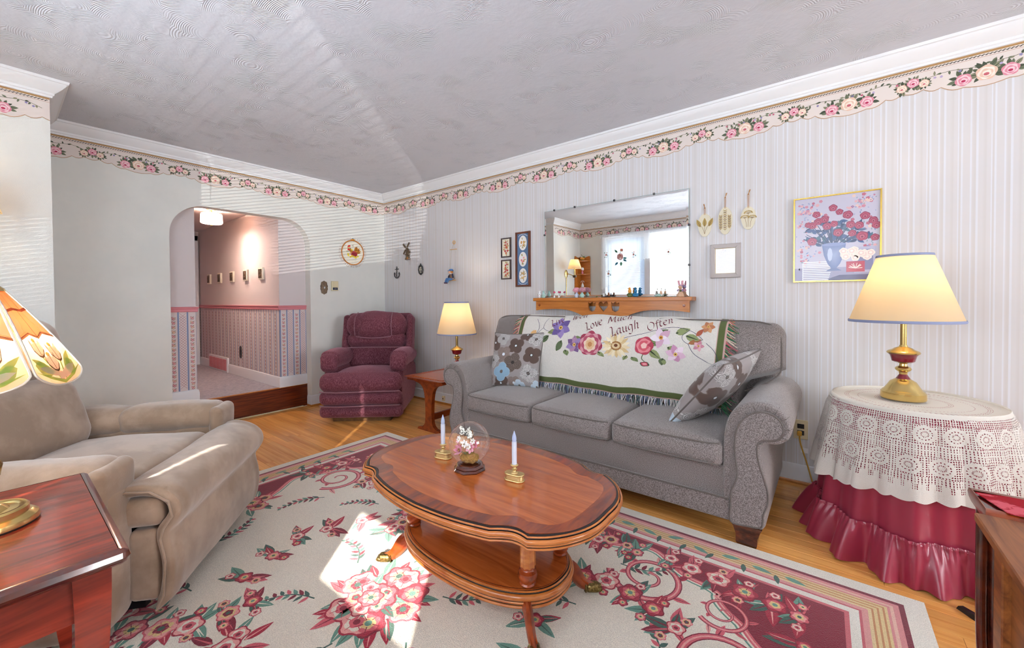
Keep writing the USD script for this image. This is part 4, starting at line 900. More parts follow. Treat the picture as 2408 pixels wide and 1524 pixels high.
zs = np.r_[[RH-.001, RH-.001, RH-.004], np.linspace(RH-.02, .155, 26)]; P = []
for k, z in enumerate(zs):
    d = np.clip((RH-.01-z)/(RH-.15), 0, 1); r = .286+.048*d+folds(th, z, 11, .017*d**.8, 1.0)
    if k == 0: r = np.zeros(nth)+.001
    if k == 1: r = np.full(nth, .281)
    P.append(np.stack([r*np.cos(th), r*np.sin(th), np.full(nth, z)], -1))
skirt = obj('skirt', gridmesh(np.array(P), wv=True), 'satin', sk, smooth=True)
P = []
for k, z in enumerate(np.r_[.172, .166, .160, .150, np.linspace(.135, .004, 12)]):
    d = np.clip((.160-z)/.156, 0, 1); tight = 1-np.clip(d*3, 0, 1)
    r = .334+folds(th, z, 11, .017, 1.0)+.010+.055*d**.7+folds(th, z, 17, .030*d**.7, 2.0)+.0045*np.sin(th*95)*(tight*.7+.3*(1-d)) + (.004 if k in (1, 2) else 0)
    P.append(np.stack([r*np.cos(th), r*np.sin(th), z+.012*d*np.sin(th*17+2.6)*.4+np.zeros(nth)], -1))
P = np.array(P); P[..., 2] = np.maximum(P[..., 2], .002)
obj('ruffle', gridmesh(P, wv=True), 'satin', sk, smooth=True)
r = .342+folds(th, .16, 11, .017, 1.0); obj('ruffle_cord', tube(np.stack([r*np.cos(th), r*np.sin(th), .162+.0015*np.sin(th*95)], -1), .0035, 6, True), 'satin', sk)

# crocheted cloth: the holes are cut by a mask worked out stitch by stitch
look('crochet', {'a': ('attribute', dict(attribute='holes')), 't': ('transparent_bsdf', {}), 'p': ('principled_bsdf', dict(base_color=lin('#ebe6dc'), roughness=.9, sheen_weight=.2)), 'l': ('translucent_bsdf', dict(color=lin('#ebe6dc'))), 'y': ('mix_closure', dict(fac=.2)),
     'g': ('geometry', {}), 'n': ('noise_texture', dict(scale=420.0, detail=1.0)), 'b': ('bump', dict(strength=.7, distance=.0015)), 'x': ('mix_closure', {}), 'm': ('map_range', dict(from_min=.42, from_max=.58, clamp=True))},
     [('a.fac', 'm.value'), ('m.result', 'x.fac'), ('p.BSDF', 'y.closure1'), ('l.BSDF', 'y.closure2'), ('y.closure', 'x.closure1'), ('t.BSDF', 'x.closure2'), ('g.position', 'n.vector'), ('n.fac', 'b.height'), ('b.normal', 'p.normal')], 'x.closure')
lc = thing('lace_cloth', 'white crocheted lace cloth hanging over the burgundy skirt of the round table', 'tablecloth', (RT[0], RT[1], 0))
NT, NV = 1300, 150; th = np.linspace(0, 2*PI, NT, endpoint=False)
drop = .335+.035*np.sin(th*2+.5)+.016*np.sin(th*3-1.0); sc_ = .010*np.abs(np.sin(th*17))
s = np.linspace(0, 1, NV); sh_ = (s[None]*(drop+sc_)[:, None])
dd_ = np.clip((sh_*.985)/(RH-.15), 0, 1); R_ = .294+.050*dd_+folds(th, 0, 11, .017, 1.0)[:, None]*dd_**.8+.010*np.clip(sh_/.05, 0, 1)+.030*dd_+np.abs(folds(th, 0, 11, .010, 1.9)[:, None])*dd_+.006*np.sin(th*23+1)[:, None]*np.clip(sh_/.3, 0, 1)**1.5
Z_ = RH+.0045-.010*(1-np.exp(-sh_/.01))-sh_*.985+.009
R_ = np.where(sh_ < .012, .287+.007*np.sqrt(np.clip(sh_/.012, 0, 1)), R_)
P = np.stack([R_*np.cos(th)[:, None], R_*np.sin(th)[:, None], Z_], -1)
d = sh_; L = th[:, None]*.30+0*d; hole = np.zeros_like(d)
def mesh_(px, pz, duty): return (np.sin(L*2*PI/px) > duty) & (np.sin(d*2*PI/pz) > -.55)
NR = 22; wr = 2*PI*.30/NR
def rosettes(zc, shift):
    cx = (L/wr+shift) % 1-.5; q = np.hypot(cx*wr, (d-zc)*1.0); R0 = .034
    b = np.abs(d-zc) < .040
    ins = q < R0
    ring = ((np.abs(q-.010) < .0022) | (np.abs(q-.0215) < .0016)) & (np.sin(np.arctan2(d-zc, cx*wr)*14) > .1)
    outs = b & ~ins & (np.sin(cx*wr*900) > .0) & (np.sin((d-zc)*750) > -.2)
    return np.where(ins, ring, outs) & b, b
r1_, b1 = rosettes(.072, 0); r2_, b2 = rosettes(.196, .5)
h1 = mesh_(.0078, .0068, -.25) & (d > .010) & (d < .036)
band = lambda a, b: (d > a) & (d < b)
h2 = mesh_(.0085, .009, .55) & (band(.112, .130) | band(.136, .156) | band(.236, .262))
bars = (np.sin(L*2*PI/.030) > .2) & mesh_(.0055, .008, .3) & (band(.036, .033) | band(.262, .285))
hole = (h1 | (r1_ & b1) | (r2_ & b2) | h2 | bars) & (sh_ < (drop+sc_)[:, None]-.014)
obj('lace_drop', gridmesh(P, wu=True), 'crochet', lc, smooth=True, alpha=hole.astype(float).ravel())
rr_ = np.linspace(.0, .291, 90); P = np.stack([rr_[None]*np.cos(th)[:, None], rr_[None]*np.sin(th)[:, None], np.full((NT, 90), RH+.0035)+.0006*np.sin(th*60)[:, None]*rr_[None]], -1)
q = rr_[None]+0*th[:, None]; hole = ((np.abs(q-.235) < .010) | (np.abs(q-.12) < .008) | (np.abs(q-.19) < .004)) & (np.sin(th*90)[:, None] > .3) & (np.sin(q*900) > -.1)
P[:, -8:, 2] += .0045*np.linspace(0, 1, 8)[None]*0
obj('lace_top', gridmesh(P[::2], wu=True), 'crochet', lc, smooth=True, alpha=hole[::2].astype(float).ravel())

# red side table by the window with its lamp
lt = thing('end_table', 'glossy red mahogany end table with curved legs in the near left corner', 'end table', (2.94, -3.135, .0145))
lo_ = np.array(sbox(-.300, -.262, .300, .262).buffer(.012, 4).exterior.coords)[:-1]
if Polygon(lo_).exterior.is_ccw is False: lo_ = lo_[::-1]
LZ = .6155
t1 = obj('tabletop', slab(np.array(sbox(-.297, -.259, .297, .259).exterior.coords)[:-1], LZ-.03, LZ), 'red_mahogany', lt)
obj('edge_moulding', sweep_outline(lo_, [(-.02, LZ-.032), (-.008, LZ-.031), (0, LZ-.025), (.004, LZ-.016), (.001, LZ-.006), (-.006, LZ-.001), (-.014, LZ+.0005)]), 'dark_gloss', t1)
obj('apron', cat(bx(.255, .272, -.22, .215, LZ-.13, LZ-.03), bx(-.272, -.255, -.22, .22, LZ-.13, LZ-.03), bx(-.26, .26, .215, .232, LZ-.13, LZ-.03), bx(-.26, .26, -.232, -.215, LZ-.13, LZ-.03)), 'red_mahogany', lt)
for sx in (-1, 1):
    for sy in (-1, 1):
        pth = spline([(sx*.262, sy*.222, LZ-.03), (sx*.262, sy*.222, .46), (sx*.256, sy*.218, .30), (sx*.268, sy*.232, .12), (sx*.290, sy*.252, .008)], 16)
        P = [[q+np.array([a*w, b*w, 0]) for a, b in ((-1, -1), (1, -1), (1, 1), (-1, 1))] for q, w in zip(pth, np.linspace(.028, .016, 16))]
        g_ = gridmesh(np.array(P), wv=True); n_ = len(g_.vertices)
        obj('leg', TM(g_.vertices, np.vstack([g_.faces, [[0, 1, 2], [0, 2, 3], [n_-4, n_-2, n_-3], [n_-4, n_-1, n_-2]]])), 'red_mahogany', lt, smooth=30)

# stained glass lamp
tl = thing('stained_glass_lamp', 'stained glass tulip table lamp with brass base on the red end table', 'table lamp', (2.90, -3.040, LZ+.0150))
TS = .89
obj('base', lathe([(0, 0), (.074, 0), (.076, .006), (.074, .016), (.066, .022), (.060, .024), (.060, .036), (.056, .040), (.050, .040), (.044, .036), (.030, .037), (.020, .046), (.012, .05), (0, .052)], 56), 'brass', tl)
obj('base_felt', lathe([(0, -.0005), (.0735, -.0005), (.0765, .004), (.0735, .006), (0, .006)], 48), 'black', tl)
obj('stem', lathe([(0, .045), (.010, .05), (.010, .10), (.018, .115), (.022, .14), (.012, .165), (.009, .20), (.009, .30), (.014, .31), (.014, .34), (.007, .36), (.007, .55), (0, .555)], 24), 'brass', tl)
mat('pale_metal', '#e3dccb', metal=.6, rough=.3)
printed('stained_glass', rough=.25, trans=.75, spec=.5)
NP, RT0, RB, ZT, ZB = 6, .026, .140, .535, .325
lead = c_('#6a5a48')
for k in range(NP):
    a0 = k*2*PI/NP+math.radians(56); ah = PI/NP*.97
    def pane(s, h=None, a0=a0, ah=ah):
        s = np.atleast_2d(s); v = s[:, 1]; f = np.clip(v, 0, 1); r = RT0+(RB-RT0)*f**.96; z = ZT-(ZT-ZB)*v
        half = np.tan(ah)*(RT0+(RB-RT0)*np.clip(v, 0, .90)); x = s[:, 0]*half
        bulge = .004*np.sin(PI*np.clip(v, 0, 1))
        rr = r+bulge+(0 if h is None else h*1.2e-4+.0002); return np.stack([rr*math.cos(a0)-x*math.sin(a0), rr*math.sin(a0)+x*math.cos(a0), z], -1)
    lower = [(math.cos(t)*1.0, .86+.18*math.sin(t)) for t in np.linspace(0, PI, 18)]
    outline = np.array([(-1, 0.0)]+[(-1, v) for v in np.linspace(.1, .84, 8)]+lower[::-1]+[(1, v) for v in np.linspace(.84, .1, 8)]+[(1, 0.0)])
    pp = Paint(); pp.fan(outline, c_('#f3bd9c'), 0, ctr=(0, .5), ccol=c_('#f6cdb2'))
    pp.fan(np.array([(-1, 0), (-1, .52), (-.4, .47), (0, .52), (.4, .47), (1, .52), (1, 0)]), c_('#f09c78'), 1, ctr=(0, .3))
    w = .03
    def ld(pts, ww=.028): pp.ribbon(np.asarray(pts, float), ww, lead, 9)
    ld([(-1, .22), (-.33, .2), (.33, .22), (1, .2)]); ld([(-.33, 0), (-.33, .2)]); ld([(.33, 0), (.33, .22)]); ld([(0, .2), (0, .52)]); ld([(-1, .52), (-.4, .47), (0, .52), (.4, .47), (1, .52)])
    for (x, v, L, ww, an) in ((-.85, .80, .5, .16, .18), (.8, .80, .45, .16, 2.9), (-.2, .9, .6, .1, -2.9), (.25, .9, .6, .1, -.3)):
        pp.leaf(x, v, L*1.2, ww, an, c_('#a9c878'), 2); 
    for (x, v, sx) in ((-.38, .60, .26), (.30, .66, .24), (-.08, .76, .24)):
        pp.fan(np.array([(x-sx, v-.07), (x-sx*.9, v+.05), (x-sx*.4, v+.11), (x, v+.125), (x+sx*.4, v+.11), (x+sx*.9, v+.05), (x+sx, v-.07), (x+sx*.45, v-.02), (x, v-.09), (x-sx*.45, v-.02)]), c_('#fff3e2'), 3, ctr=(x, v+.03))
        pp.disc(x, v-.06, sx*.36, c_('#ecd98a'), 3.4, 8, .022)
        ld([(x-sx, v-.07), (x-sx*.9, v+.05), (x-sx*.4, v+.11), (x, v+.125), (x+sx*.4, v+.11), (x+sx*.9, v+.05), (x+sx, v-.07)], .02); ld([(x, v-.05), (x, v+.12)], .018); pp.ribbon([(x, v+.12), (x*.3, .98)], .03, c_('#8cb45c'), 1.6)
    pp.leaf(-.75, .83, 1.1, .09, .12, c_('#f3e4d2'), 4); pp.leaf(.75, .84, 1.0, .09, 3.0, c_('#f3e4d2'), 4); pp.fan(np.array([(-.95, .86), (-.5, .96), (0, 1.03), (.5, .96), (.95, .86), (.5, .93), (0, .99), (-.5, .93)]), c_('#a9cf72'), 4.4, ctr=(0, 1.0))
    mm, cc_ = pp.build(lambda s, h: pane(s, h)); g_ = obj('glass_panel', mm, 'stained_glass', tl, smooth=False, col=cc_)
    rim = pane(outline); obj('panel_rim', tube(rim, .0024, 6, True), 'pale_metal', g_)
obj('shade_cap', lathe([(0, .552), (.02, .549), (.031, .539), (.033, .533), (.028, .531), (0, .54)], 24), 'brass', tl)
obj('bulb', tf(trimesh.creation.icosphere(3, .026), (0, 0, .40), sc=(1, 1, 1.2)), 'bulb_glow', tl)
obj('pull_ring', tf(tube([(.03*math.cos(a), 0, .02*math.sin(a)) for a in np.linspace(0, 2*PI, 20, endpoint=False)], .003, 6, True), (.05, .0, .335), rz=.6), 'brass', tl)
sp = light(UsdLux.SphereLight.Define(stage, str(tl.GetPath())+'/lamp_light'), (1.0, .80, .55), 120.0); sp.CreateRadiusAttr(.03); UsdGeom.Xformable(sp.GetPrim()).AddTranslateOp().Set(Gf.Vec3d(0, 0, .42))

# the desk at the right edge: far leaf with runner on moulded legs, near cabinet with flat top
DX = 4.675; dz = .60
dk = thing('side_cabinet', 'walnut side cabinet with flat overhanging top at the right edge of the picture', 'cabinet', (5.02, -1.93, 0))
D_ = lambda m: tf(m, (-5.02, 1.93, 0))
obj('cabinet_top', D_(bx(DX, 5.36, -2.34, -1.525, dz-.022, dz, .003)), 'walnut', dk)
obj('stile', D_(bx(4.705, 4.735, -1.60, -1.54, .0, dz-.022, .003)), 'walnut', dk)
obj('stile', D_(bx(4.705, 4.735, -2.31, -2.25, .0, dz-.022, .003)), 'walnut', dk)
obj('side_panel', D_(bx(4.72, 4.732, -2.25, -1.60, .30, dz-.022)), 'walnut', dk)
obj('side_rail', D_(bx(4.705, 4.735, -2.25, -1.60, .235, .30, .003)), 'walnut', dk)
obj('end_panel', D_(bx(4.72, 5.33, -1.56, -1.545, .02, dz-.022)), 'walnut', dk)
obj('back_panel', D_(bx(5.32, 5.335, -2.31, -1.55, .02, dz-.022)), 'walnut', dk)
obj('shelf', D_(tf(bx(0, .60, -.32, .32, -.008, .008), (4.73, -1.93, .22))), 'walnut', dk)
lf = thing('moulded_table', 'small dark-edged table with red brocade runner beyond the walnut cabinet', 'side table', (4.96, -1.435, 0))
L_ = lambda m: tf(m, (-4.96, 1.435, 0))
o_ = np.array(sbox(4.70, -1.498, 5.25, -1.372).exterior.coords)[:-1]
o_ = o_ if Polygon(o_).exterior.is_ccw else o_[::-1]
obj('tabletop', L_(slab(o_, dz-.02, dz+.004)), 'dark_gloss', lf)
obj('edge_moulding', L_(sweep_outline(o_, [(-.01, dz-.03), (.004, dz-.028), (.016, dz-.018), (.022, dz-.006), (.018, dz+.003), (.008, dz+.007), (-.004, dz+.006)])), 'cherry', lf)
for (x, y) in ((4.725, -1.405), (5.22, -1.405), (5.22, -1.49)):
    pth = spline([(x, y, dz-.02), (x, y, .30), (x+.004, y-.002, .15), (x+.02, y+.0, .05), (x+.045, y+.0, .006)], 16)
    lg = obj('leg', L_(cat(*[tube(pth+np.array([a, b, 0]), np.linspace(.0125, .010, 16), 10) for a, b in ((-.012, 0), (.012, 0), (0, .010))])), 'dark_gloss', lf, smooth=40)
mat('brocade', '#a81626', rough=.75, spec=.15, col2='#d9606c', scale=(9, 22, 9), detail=4, lo=.50, hi=.56, distort=1.6)
rn = hull([(x, y, z) for x, y in ((4.70, -1.40), (4.76, -1.388), (5.26, -1.388), (5.26, -1.512), (4.735, -1.512)) for z in (dz+.0075, dz+.010)])
obj('table_runner', tf(rn, (0, 0, 0)), 'brocade', label='red brocade runner with pale swirls lying on the small dark table', cat='table runner')
wd = hull([(x, y, z) for x, y, z in ((-.03, -.012, 0), (.03, -.012, 0), (.03, .012, 0), (-.03, .012, 0), (-.026, -.009, .012), (.026, -.009, .018), (.026, .009, .018), (-.026, .009, .012))])
dw = obj('door_wedge', tf(wd, (4.785, -.893, 0), rz=-.9), 'black', label='small black wedge lying on the bare boards by the skirt', cat='wedge')

# ------------------------------------------------------------------ the carpet: woven picture, each motif its own patch of pile
mat('rug_backing', '#d9d4c8', rough=.95)
printed('rug_pile', rough=.95, sheen=.35, bump=.0035, bscale=(330, 330, 330), spec=.05, mottle=.16)
rug = thing('rug', 'cream floral area rug with maroon scrollwork border under the coffee table', 'rug', (0, 0, 0))
RA = .0094; RX, RY = 1.401, -.958; RL, RWD = 3.267, 2.40
def rug_map(s, h): # s: along the sofa side from the far left corner, and inward (towards the window)
    ca, sa = math.cos(RA), math.sin(RA); return np.c_[RX+s[:, 0]*ca+s[:, 1]*sa, RY+s[:, 0]*sa-s[:, 1]*ca, .0095+h*1.5e-4]
def slabpoly(x0, y0, x1, y1): return np.array([(x0, y0), (x1, y0), (x1, y1), (x0, y1)], float)
p = Paint(); g = np.random.default_rng(21)
cr_, mar, pnk, lpk, yel, grn, dgr, red = [c_(q) for q in ('#f0e7d6', '#881631', '#dc6470', '#f0a8a2', '#e8cb8c', '#6a9a88', '#3f6458', '#b2203c')]
def frame(i0, i1, col, ly):
    p.poly(sbox(i0, i0, RL-i0, RWD-i0).difference(sbox(i1, i1, RL-i1, RWD-i1)), col, ly)
p.poly(sbox(0, 0, RL, RWD), c_('#ebe4d6'), 0)
seq = [(.062, .078, '#7e1a30'), (.078, .094, '#d98a8a'), (.094, .104, '#e6b8a8'), (.104, .112, '#d98a8a'), (.112, .120, '#e0c890'), (.120, .126, '#c98a5c'), (.126, .136, '#e0c890'), (.136, .142, '#c98a5c'), (.142, .152, '#e0c890'), (.152, .158, '#c98a5c'), (.158, .168, '#e3cc9a'), (.168, .186, '#de9a96'), (.186, .194, '#c9606a'), (.194, .222, '#e9e4d8'), (.222, .236, '#d06a72')]
for a, b, c in seq: frame(a, b, c_(c), 1)
frame(.236, .60, mar, 1)
# cream field with a lobed edge: maroon lingers in corners and at the middle of the sides
def edge_in(L):  # distance of the field's edge from the border along one side of length L
    n = 120; t = np.linspace(0, 1, n); x = t*L; q = np.minimum(x, L-x)
    d = .30+.30*np.exp(-((q-.42)/.17)**2)-.02+.10*np.exp(-(((x-L/2))/.22)**2)+.10*np.exp(-((q-.22)/.10)**2)
    return x, d
def side(L, n=140):
    x = np.linspace(.33, L-.33, n); q = np.minimum(x, L-x)
    d = .385+.22*np.exp(-((q-.42)/.15)**2)+.025*np.sin(q*19)*np.exp(-((q-.8)/.3)**2)+.15*np.exp(-((x-L/2)/.26)**2)*(1 if L > 2.6 else .55)-.085*np.exp(-((q-.92)/.20)**2)
    return x, d
xs, ds = side(RL); xw, dw_ = side(RWD)
fieldp = np.vstack([np.c_[xs, ds], np.c_[RL-dw_, xw], np.c_[xs[::-1], RWD-ds[::-1]], np.c_[dw_[::-1], xw[::-1]]])
field = Polygon(fieldp).buffer(0).buffer(.03).buffer(-.03)
field = max(getattr(field, 'geoms', [field]), key=lambda q: q.area)
p.poly(field, cr_, 2)
fe = np.array(field.exterior.coords); 
p.ribbon(fe, .022, pnk, 3, closed=False); p.ribbon(fe, .007, lpk, 4); 
e2 = np.array(field.buffer(-.022).exterior.coords); p.ribbon(e2, .007, grn, 3)
def arabesque(x, y, R, a, s=1, ly=5):
    """a curling acanthus scroll"""
    t = np.linspace(0, 3.6*PI, 60); r = R*(1-t/(3.9*PI))**.9; q = np.c_[x+r*np.cos(a+s*t), y+r*np.sin(a+s*t)]
    p.ribbon(q, np.linspace(.034, .010, 60)*R/.16, mar, ly); p.ribbon(q, np.linspace(.024, .006, 60)*R/.16, pnk, ly+1); p.ribbon(q, np.linspace(.008, .002, 60)*R/.16, lpk, ly+2)
    for k in range(2, 34, 5):
        d = q[k+1]-q[k]; an = math.atan2(d[1], d[0])-s*1.1; p.leaf(q[k, 0], q[k, 1], R*.62*(1-k/55), R*.17, an, [pnk, red, lpk, pnk][k % 4], ly-.5, mar)
def bloom(x, y, R, kind=None, ly=8):
    kind = g.integers(4) if kind is None else kind; a = g.uniform(0, 6)
    pal = [(mar, pnk, lpk, yel), (red, lpk, cr_, pnk), (pnk, lpk, yel, mar), (mar, red, pnk, yel)][kind]
    n = [6, 5, 6, 5][kind]
    p.lobed(x, y, R, n, pal[0], ly, .24, a); p.lobed(x, y, R*.88, n, pal[1], ly+1, .28, a); p.lobed(x, y, R*.64, n, pal[2], ly+2, .25, a+.4); p.lobed(x, y, R*.42, 5, pal[3], ly+3, .2, a+1); p.disc(x, y, R*.2, [dgr, mar, dgr, grn][kind], ly+4, 8)
    if R > .05:
        for k in range(n): p.ribbon([(x+R*.25*math.cos(a+2*PI*k/n), y+R*.25*math.sin(a+2*PI*k/n)), (x+R*.7*math.cos(a+2*PI*k/n), y+R*.7*math.sin(a+2*PI*k/n))], [R*.06, R*.02], pal[0], ly+3.6)
def lf_(x, y, L, a, ly=6):
    k = g.integers(6); c = [grn, dgr, pnk, grn, red, mar][k]; v = [dgr, mar, mar, cr_, lpk, pnk][k]
    p.leaf(x, y, L, L*.36, a, c, ly, v)
def cluster(x, y, R, n, ly=8, leaves=11):
    for i in range(leaves):
        a = 2*PI*i/leaves+g.uniform(-.2, .2); lf_(x+R*.5*math.cos(a), y+R*.5*math.sin(a), min(R*g.uniform(.55, .95), g.uniform(.085, .125)), a+g.uniform(-.35, .35), ly-2)
    for i in range(n):
        a = 2*PI*i/max(n, 1)+g.uniform(-.3, .3); q = R*.52 if n > 1 else 0; bloom(x+q*math.cos(a), y+q*math.sin(a), min(R*g.uniform(.28, .40), .066), ly=ly)
    bloom(x, y, min(R*.46, .078), 0 if n > 3 else 1, ly=ly+5)
def sprig(x, y, a, L, ly=5):
    t = np.linspace(0, 1, 9); q = np.c_[x+L*t*math.cos(a)-.15*L*np.sin(PI*t)*math.sin(a), y+L*t*math.sin(a)+.15*L*np.sin(PI*t)*math.cos(a)]
    p.ribbon(q, .006, dgr, ly)
    for i in range(1, 9):
        for s in (1, -1): p.leaf(q[i, 0], q[i, 1], L*.22*(1.1-t[i]*.6), L*.075, a+s*.9, [grn, pnk, dgr, mar][(i+(s > 0)) % 4], ly+1)
def garland(pts, n, r0, r1, ly=8):
    q = spline(pts, n)
    for k in range(n):
        d = q[min(k+1, n-1)]-q[max(k-1, 0)]; an = math.atan2(d[1], d[0])
        for s in (1, -1):
            for _ in range(3): lf_(q[k, 0], q[k, 1], g.uniform(.07, .12), an+s*g.uniform(.5, 1.9), ly-2)
        bloom(q[k, 0]+g.normal(0, .008), q[k, 1]+g.normal(0, .008), r0+(r1-r0)*math.sin(PI*k/max(n-1, 1))*g.uniform(.8, 1.1), ly=ly)
        for s in (1, -1): bloom(q[k, 0]-s*math.sin(an)*.062, q[k, 1]+s*math.cos(an)*.062, r0*.62, ly=ly-.6) if g.random() < .75 else None
for s in (0, 1):
    for v in (0, 1):
        fx = (lambda q: RL-q) if s else (lambda q: q); fy = (lambda q: RWD-q) if v else (lambda q: q)
        sg = (-1 if s else 1)*(-1 if v else 1)
        arabesque(fx(.86), fy(.47), .15, (.3 if not s else PI-.3)*(-1 if v else 1), sg); arabesque(fx(.52), fy(.74), .15, (1.2 if not s else PI-1.2)*(-1 if v else 1), -sg); arabesque(fx(.58), fy(.50), .09, (.8 if not s else PI-.8)*(-1 if v else 1), sg)
        cl = [(fx(.36), fy(.36)), (fx(.50), fy(.345)), (fx(.66), fy(.315)), (fx(.82), fy(.30))]; garland(cl, 6, .034, .052, 10)
        cl = [(fx(.345), fy(.50)), (fx(.32), fy(.66)), (fx(.30), fy(.82))]; garland(cl, 4, .030, .046, 10)
        garland([(fx(.70), fy(.68)), (fx(.94), fy(.60)), (fx(1.20), fy(.70)), (fx(1.28), fy(.90))], 9, .034, .055, 10); garland([(fx(.96), fy(.34)), (fx(1.14), fy(.32)), (fx(1.30), fy(.36))], 4, .030, .042, 10)
        sprig(fx(.98), fy(.46), .5*sg+(PI if s else 0)*0, .22); sprig(fx(.70), fy(.92), 1.9*sg, .22); sprig(fx(1.02), fy(.78), 2.5, .20)
        for dx in np.arange(.42, RL/2-.02, .115): p.leaf(fx(dx), fy(.14), .075, .026, g.uniform(-.5, .5), grn, 3); p.leaf(fx(dx+.03), fy(.15), .06, .02, g.uniform(1.2, 2.2), dgr, 3)
        for dy in np.arange(.42, RWD/2-.02, .115): p.leaf(fx(.14), fy(dy), .075, .026, g.uniform(1, 2), grn, 3); p.leaf(fx(.15), fy(dy+.03), .06, .02, g.uniform(-.6, .6), dgr, 3)
for fy in ((lambda q: q), (lambda q: RWD-q)):
    cluster(RL/2, fy(.47), .16, 5, 10); arabesque(RL/2-.24, fy(.40), .10, .2, 1); arabesque(RL/2+.24, fy(.40), .10, PI-.2, -1)
    garland([(RL/2-.62, fy(.32)), (RL/2-.44, fy(.36)), (RL/2-.3, fy(.31))], 4, .028, .04, 10); garland([(RL/2+.3, fy(.31)), (RL/2+.44, fy(.36)), (RL/2+.62, fy(.32))], 4, .028, .04, 10)
for fx in ((lambda q: q), (lambda q: RL-q)): cluster(fx(.44), RWD/2, .13, 4, 10)
cx, cy = RL/2, RWD/2                                        # the middle bouquet and its wreath
cluster(cx, cy, .24, 9, 12, 26); cluster(cx-.02, cy+.02, .11, 5, 17, 8)
for k in range(6):
    a = 2*PI*k/6+.3; sprig(cx+.26*math.cos(a), cy+.22*math.sin(a), a, .20)
wr = [(cx+.66*math.cos(a), cy+.46*math.sin(a)) for a in np.linspace(0, 2*PI, 10, endpoint=False)]
for k in range(0, 10):
    (x, y) = wr[k]
    if k % 5 == 2 or k % 5 == 3: cluster(x, y, .105, 3, 10, 9)
    else: garland([wr[k], ((wr[k][0]+wr[(k+1) % 10][0])/2, (wr[k][1]+wr[(k+1) % 10][1])/2)], 2, .034, .05, 10)
obj('pile_base', bx(0, RL, 0, 0, 0, 0) if False else tf(bx(0, RL, -RWD, 0, 0, .0093, .003), (RX, RY, 0), rz=RA), 'rug_backing', rug)
mm, col = p.build(rug_map); obj('woven_pattern', mm, 'rug_pile', rug, smooth=False, col=col)

# ------------------------------------------------------------------ on the coffee table
mat('candle_wax', '#e6ebf8', rough=.4, trans=('#eef2ff', .25))
mat('flame_plastic', '#c9d6ee', rough=.25, trans=('#dfe8ff', .45))
TOPZ = .4479
def candle(label, loc, rz):
    t = thing('candlestick', label, 'candle', loc, rotz=rz)
    so = np.array(sbox(-.020, -.0005, .020, .0005).buffer(.0175, 10).exterior.coords)[:-1]; so = so if Polygon(so).exterior.is_ccw else so[::-1]
    obj('holder_base', sweep_outline(so, [(-.018, 0), (.003, 0), (.0045, .0025), (.003, .005), (0, .006), (-.001, .020), (.002, .022), (.0035, .0245), (.002, .027), (-.004, .0275), (-.0178, .0278)]), 'brass_satin', t)
    obj('holder_stem', lathe([(0, .027), (.014, .0275), (.012, .031), (.007, .034), (.006, .037), (.010, .041), (.011, .043), (.007, .046), (.006, .050), (.009, .053), (.0145, .0555), (.0155, .058), (.013, .061), (0, .061)], 32), 'brass_satin', t)
    obj('candle', lathe([(0, .060), (.0093, .060), (.0095, .062), (.0095, .146), (.009, .148), (0, .148)], 28), 'candle_wax', t)
    obj('flame_bulb', lathe([(0, .146), (.0068, .147), (.0084, .152), (.0088, .158), (.0078, .166), (.0052, .175), (.0022, .184), (.0006, .189), (0, .190)], 24), 'flame_plastic', t)
    return t
candle('white flameless candle in brass holder on the coffee table, nearest the camera', (3.442, -1.808, TOPZ), 8)
candle('white flameless candle in brass holder on the coffee table behind the glass globe', (3.058, -1.822, TOPZ), 12)
gl = thing('glass_globe', 'clear glass globe with dried flowers and butterflies on an octagonal wood base', 'globe ornament', (3.234, -1.838, TOPZ))
def octa(r, z): a = np.linspace(0, 2*PI, 9)[:-1]+PI/8; return [(r*math.cos(t), r*math.sin(t), z) for t in a]
obj('base', cat(hull(octa(.066, 0)+octa(.067, .004)+octa(.060, .010)), hull(octa(.058, .010)+octa(.060, .014)+octa(.054, .022)), lathe([(0, .02), (.046, .02), (.046, .027), (0, .027)], 40)), 'dark_gloss', gl)
GC = .108
obj('globe', tf(lathe([(.0845*math.cos(a), .0845*math.sin(a)) for a in np.linspace(-1.19, PI/2, 40)], 64), (0, 0, GC)), 'glass', gl, smooth=True)
mat('dried_gold', '#b08a46', rough=.9, col2='#8a6a34', scale=(120, 120, 120), bump=.002, bscale=(200, 200, 200))
mat('driftwood', '#a87850', rough=.8, col2='#7d5636', scale=(80, 80, 30))
mat('petal_pink', '#e8a3b4', rough=.7); mat('petal_white', '#f2ece6', rough=.7); mat('petal_rose', '#d98296', rough=.7); mat('fern_tan', '#d0a060', rough=.8); mat('leaf_green', '#6f8a5c', rough=.6)
mo = trimesh.creation.icosphere(4, 1); mo.vertices *= [.040, .034, .020]; mo.vertices += mo.vertex_normals*((meshkit.fbm(mo.vertices*90, 3, 4)-.5)*.016)[:, None]
obj('moss', tf(mo, (0, 0, .046)), 'dried_gold', gl, smooth=50)
obj('driftwood', tube(spline([(.005, .01, .05), (.0, .012, .085), (.008, .010, .12), (.002, .014, .155)], 14), np.linspace(.012, .003, 14)*(1+.2*np.sin(np.arange(14)*2)), 8), 'driftwood', gl)
def flower3(r, n=6, cup=.35):
    ms = []
    for k in range(n):
        a = 2*PI*k/n; s = trimesh.creation.icosphere(1, 1); s.vertices *= [r*.5, r*.32, r*.10]; s.vertices[:, 2] += (s.vertices[:, 0]/(r*.5))*r*cup*.4
        ms.append(tf(s, (r*.5*math.cos(a), r*.5*math.sin(a), 0), rz=a))
    return cat(*ms)
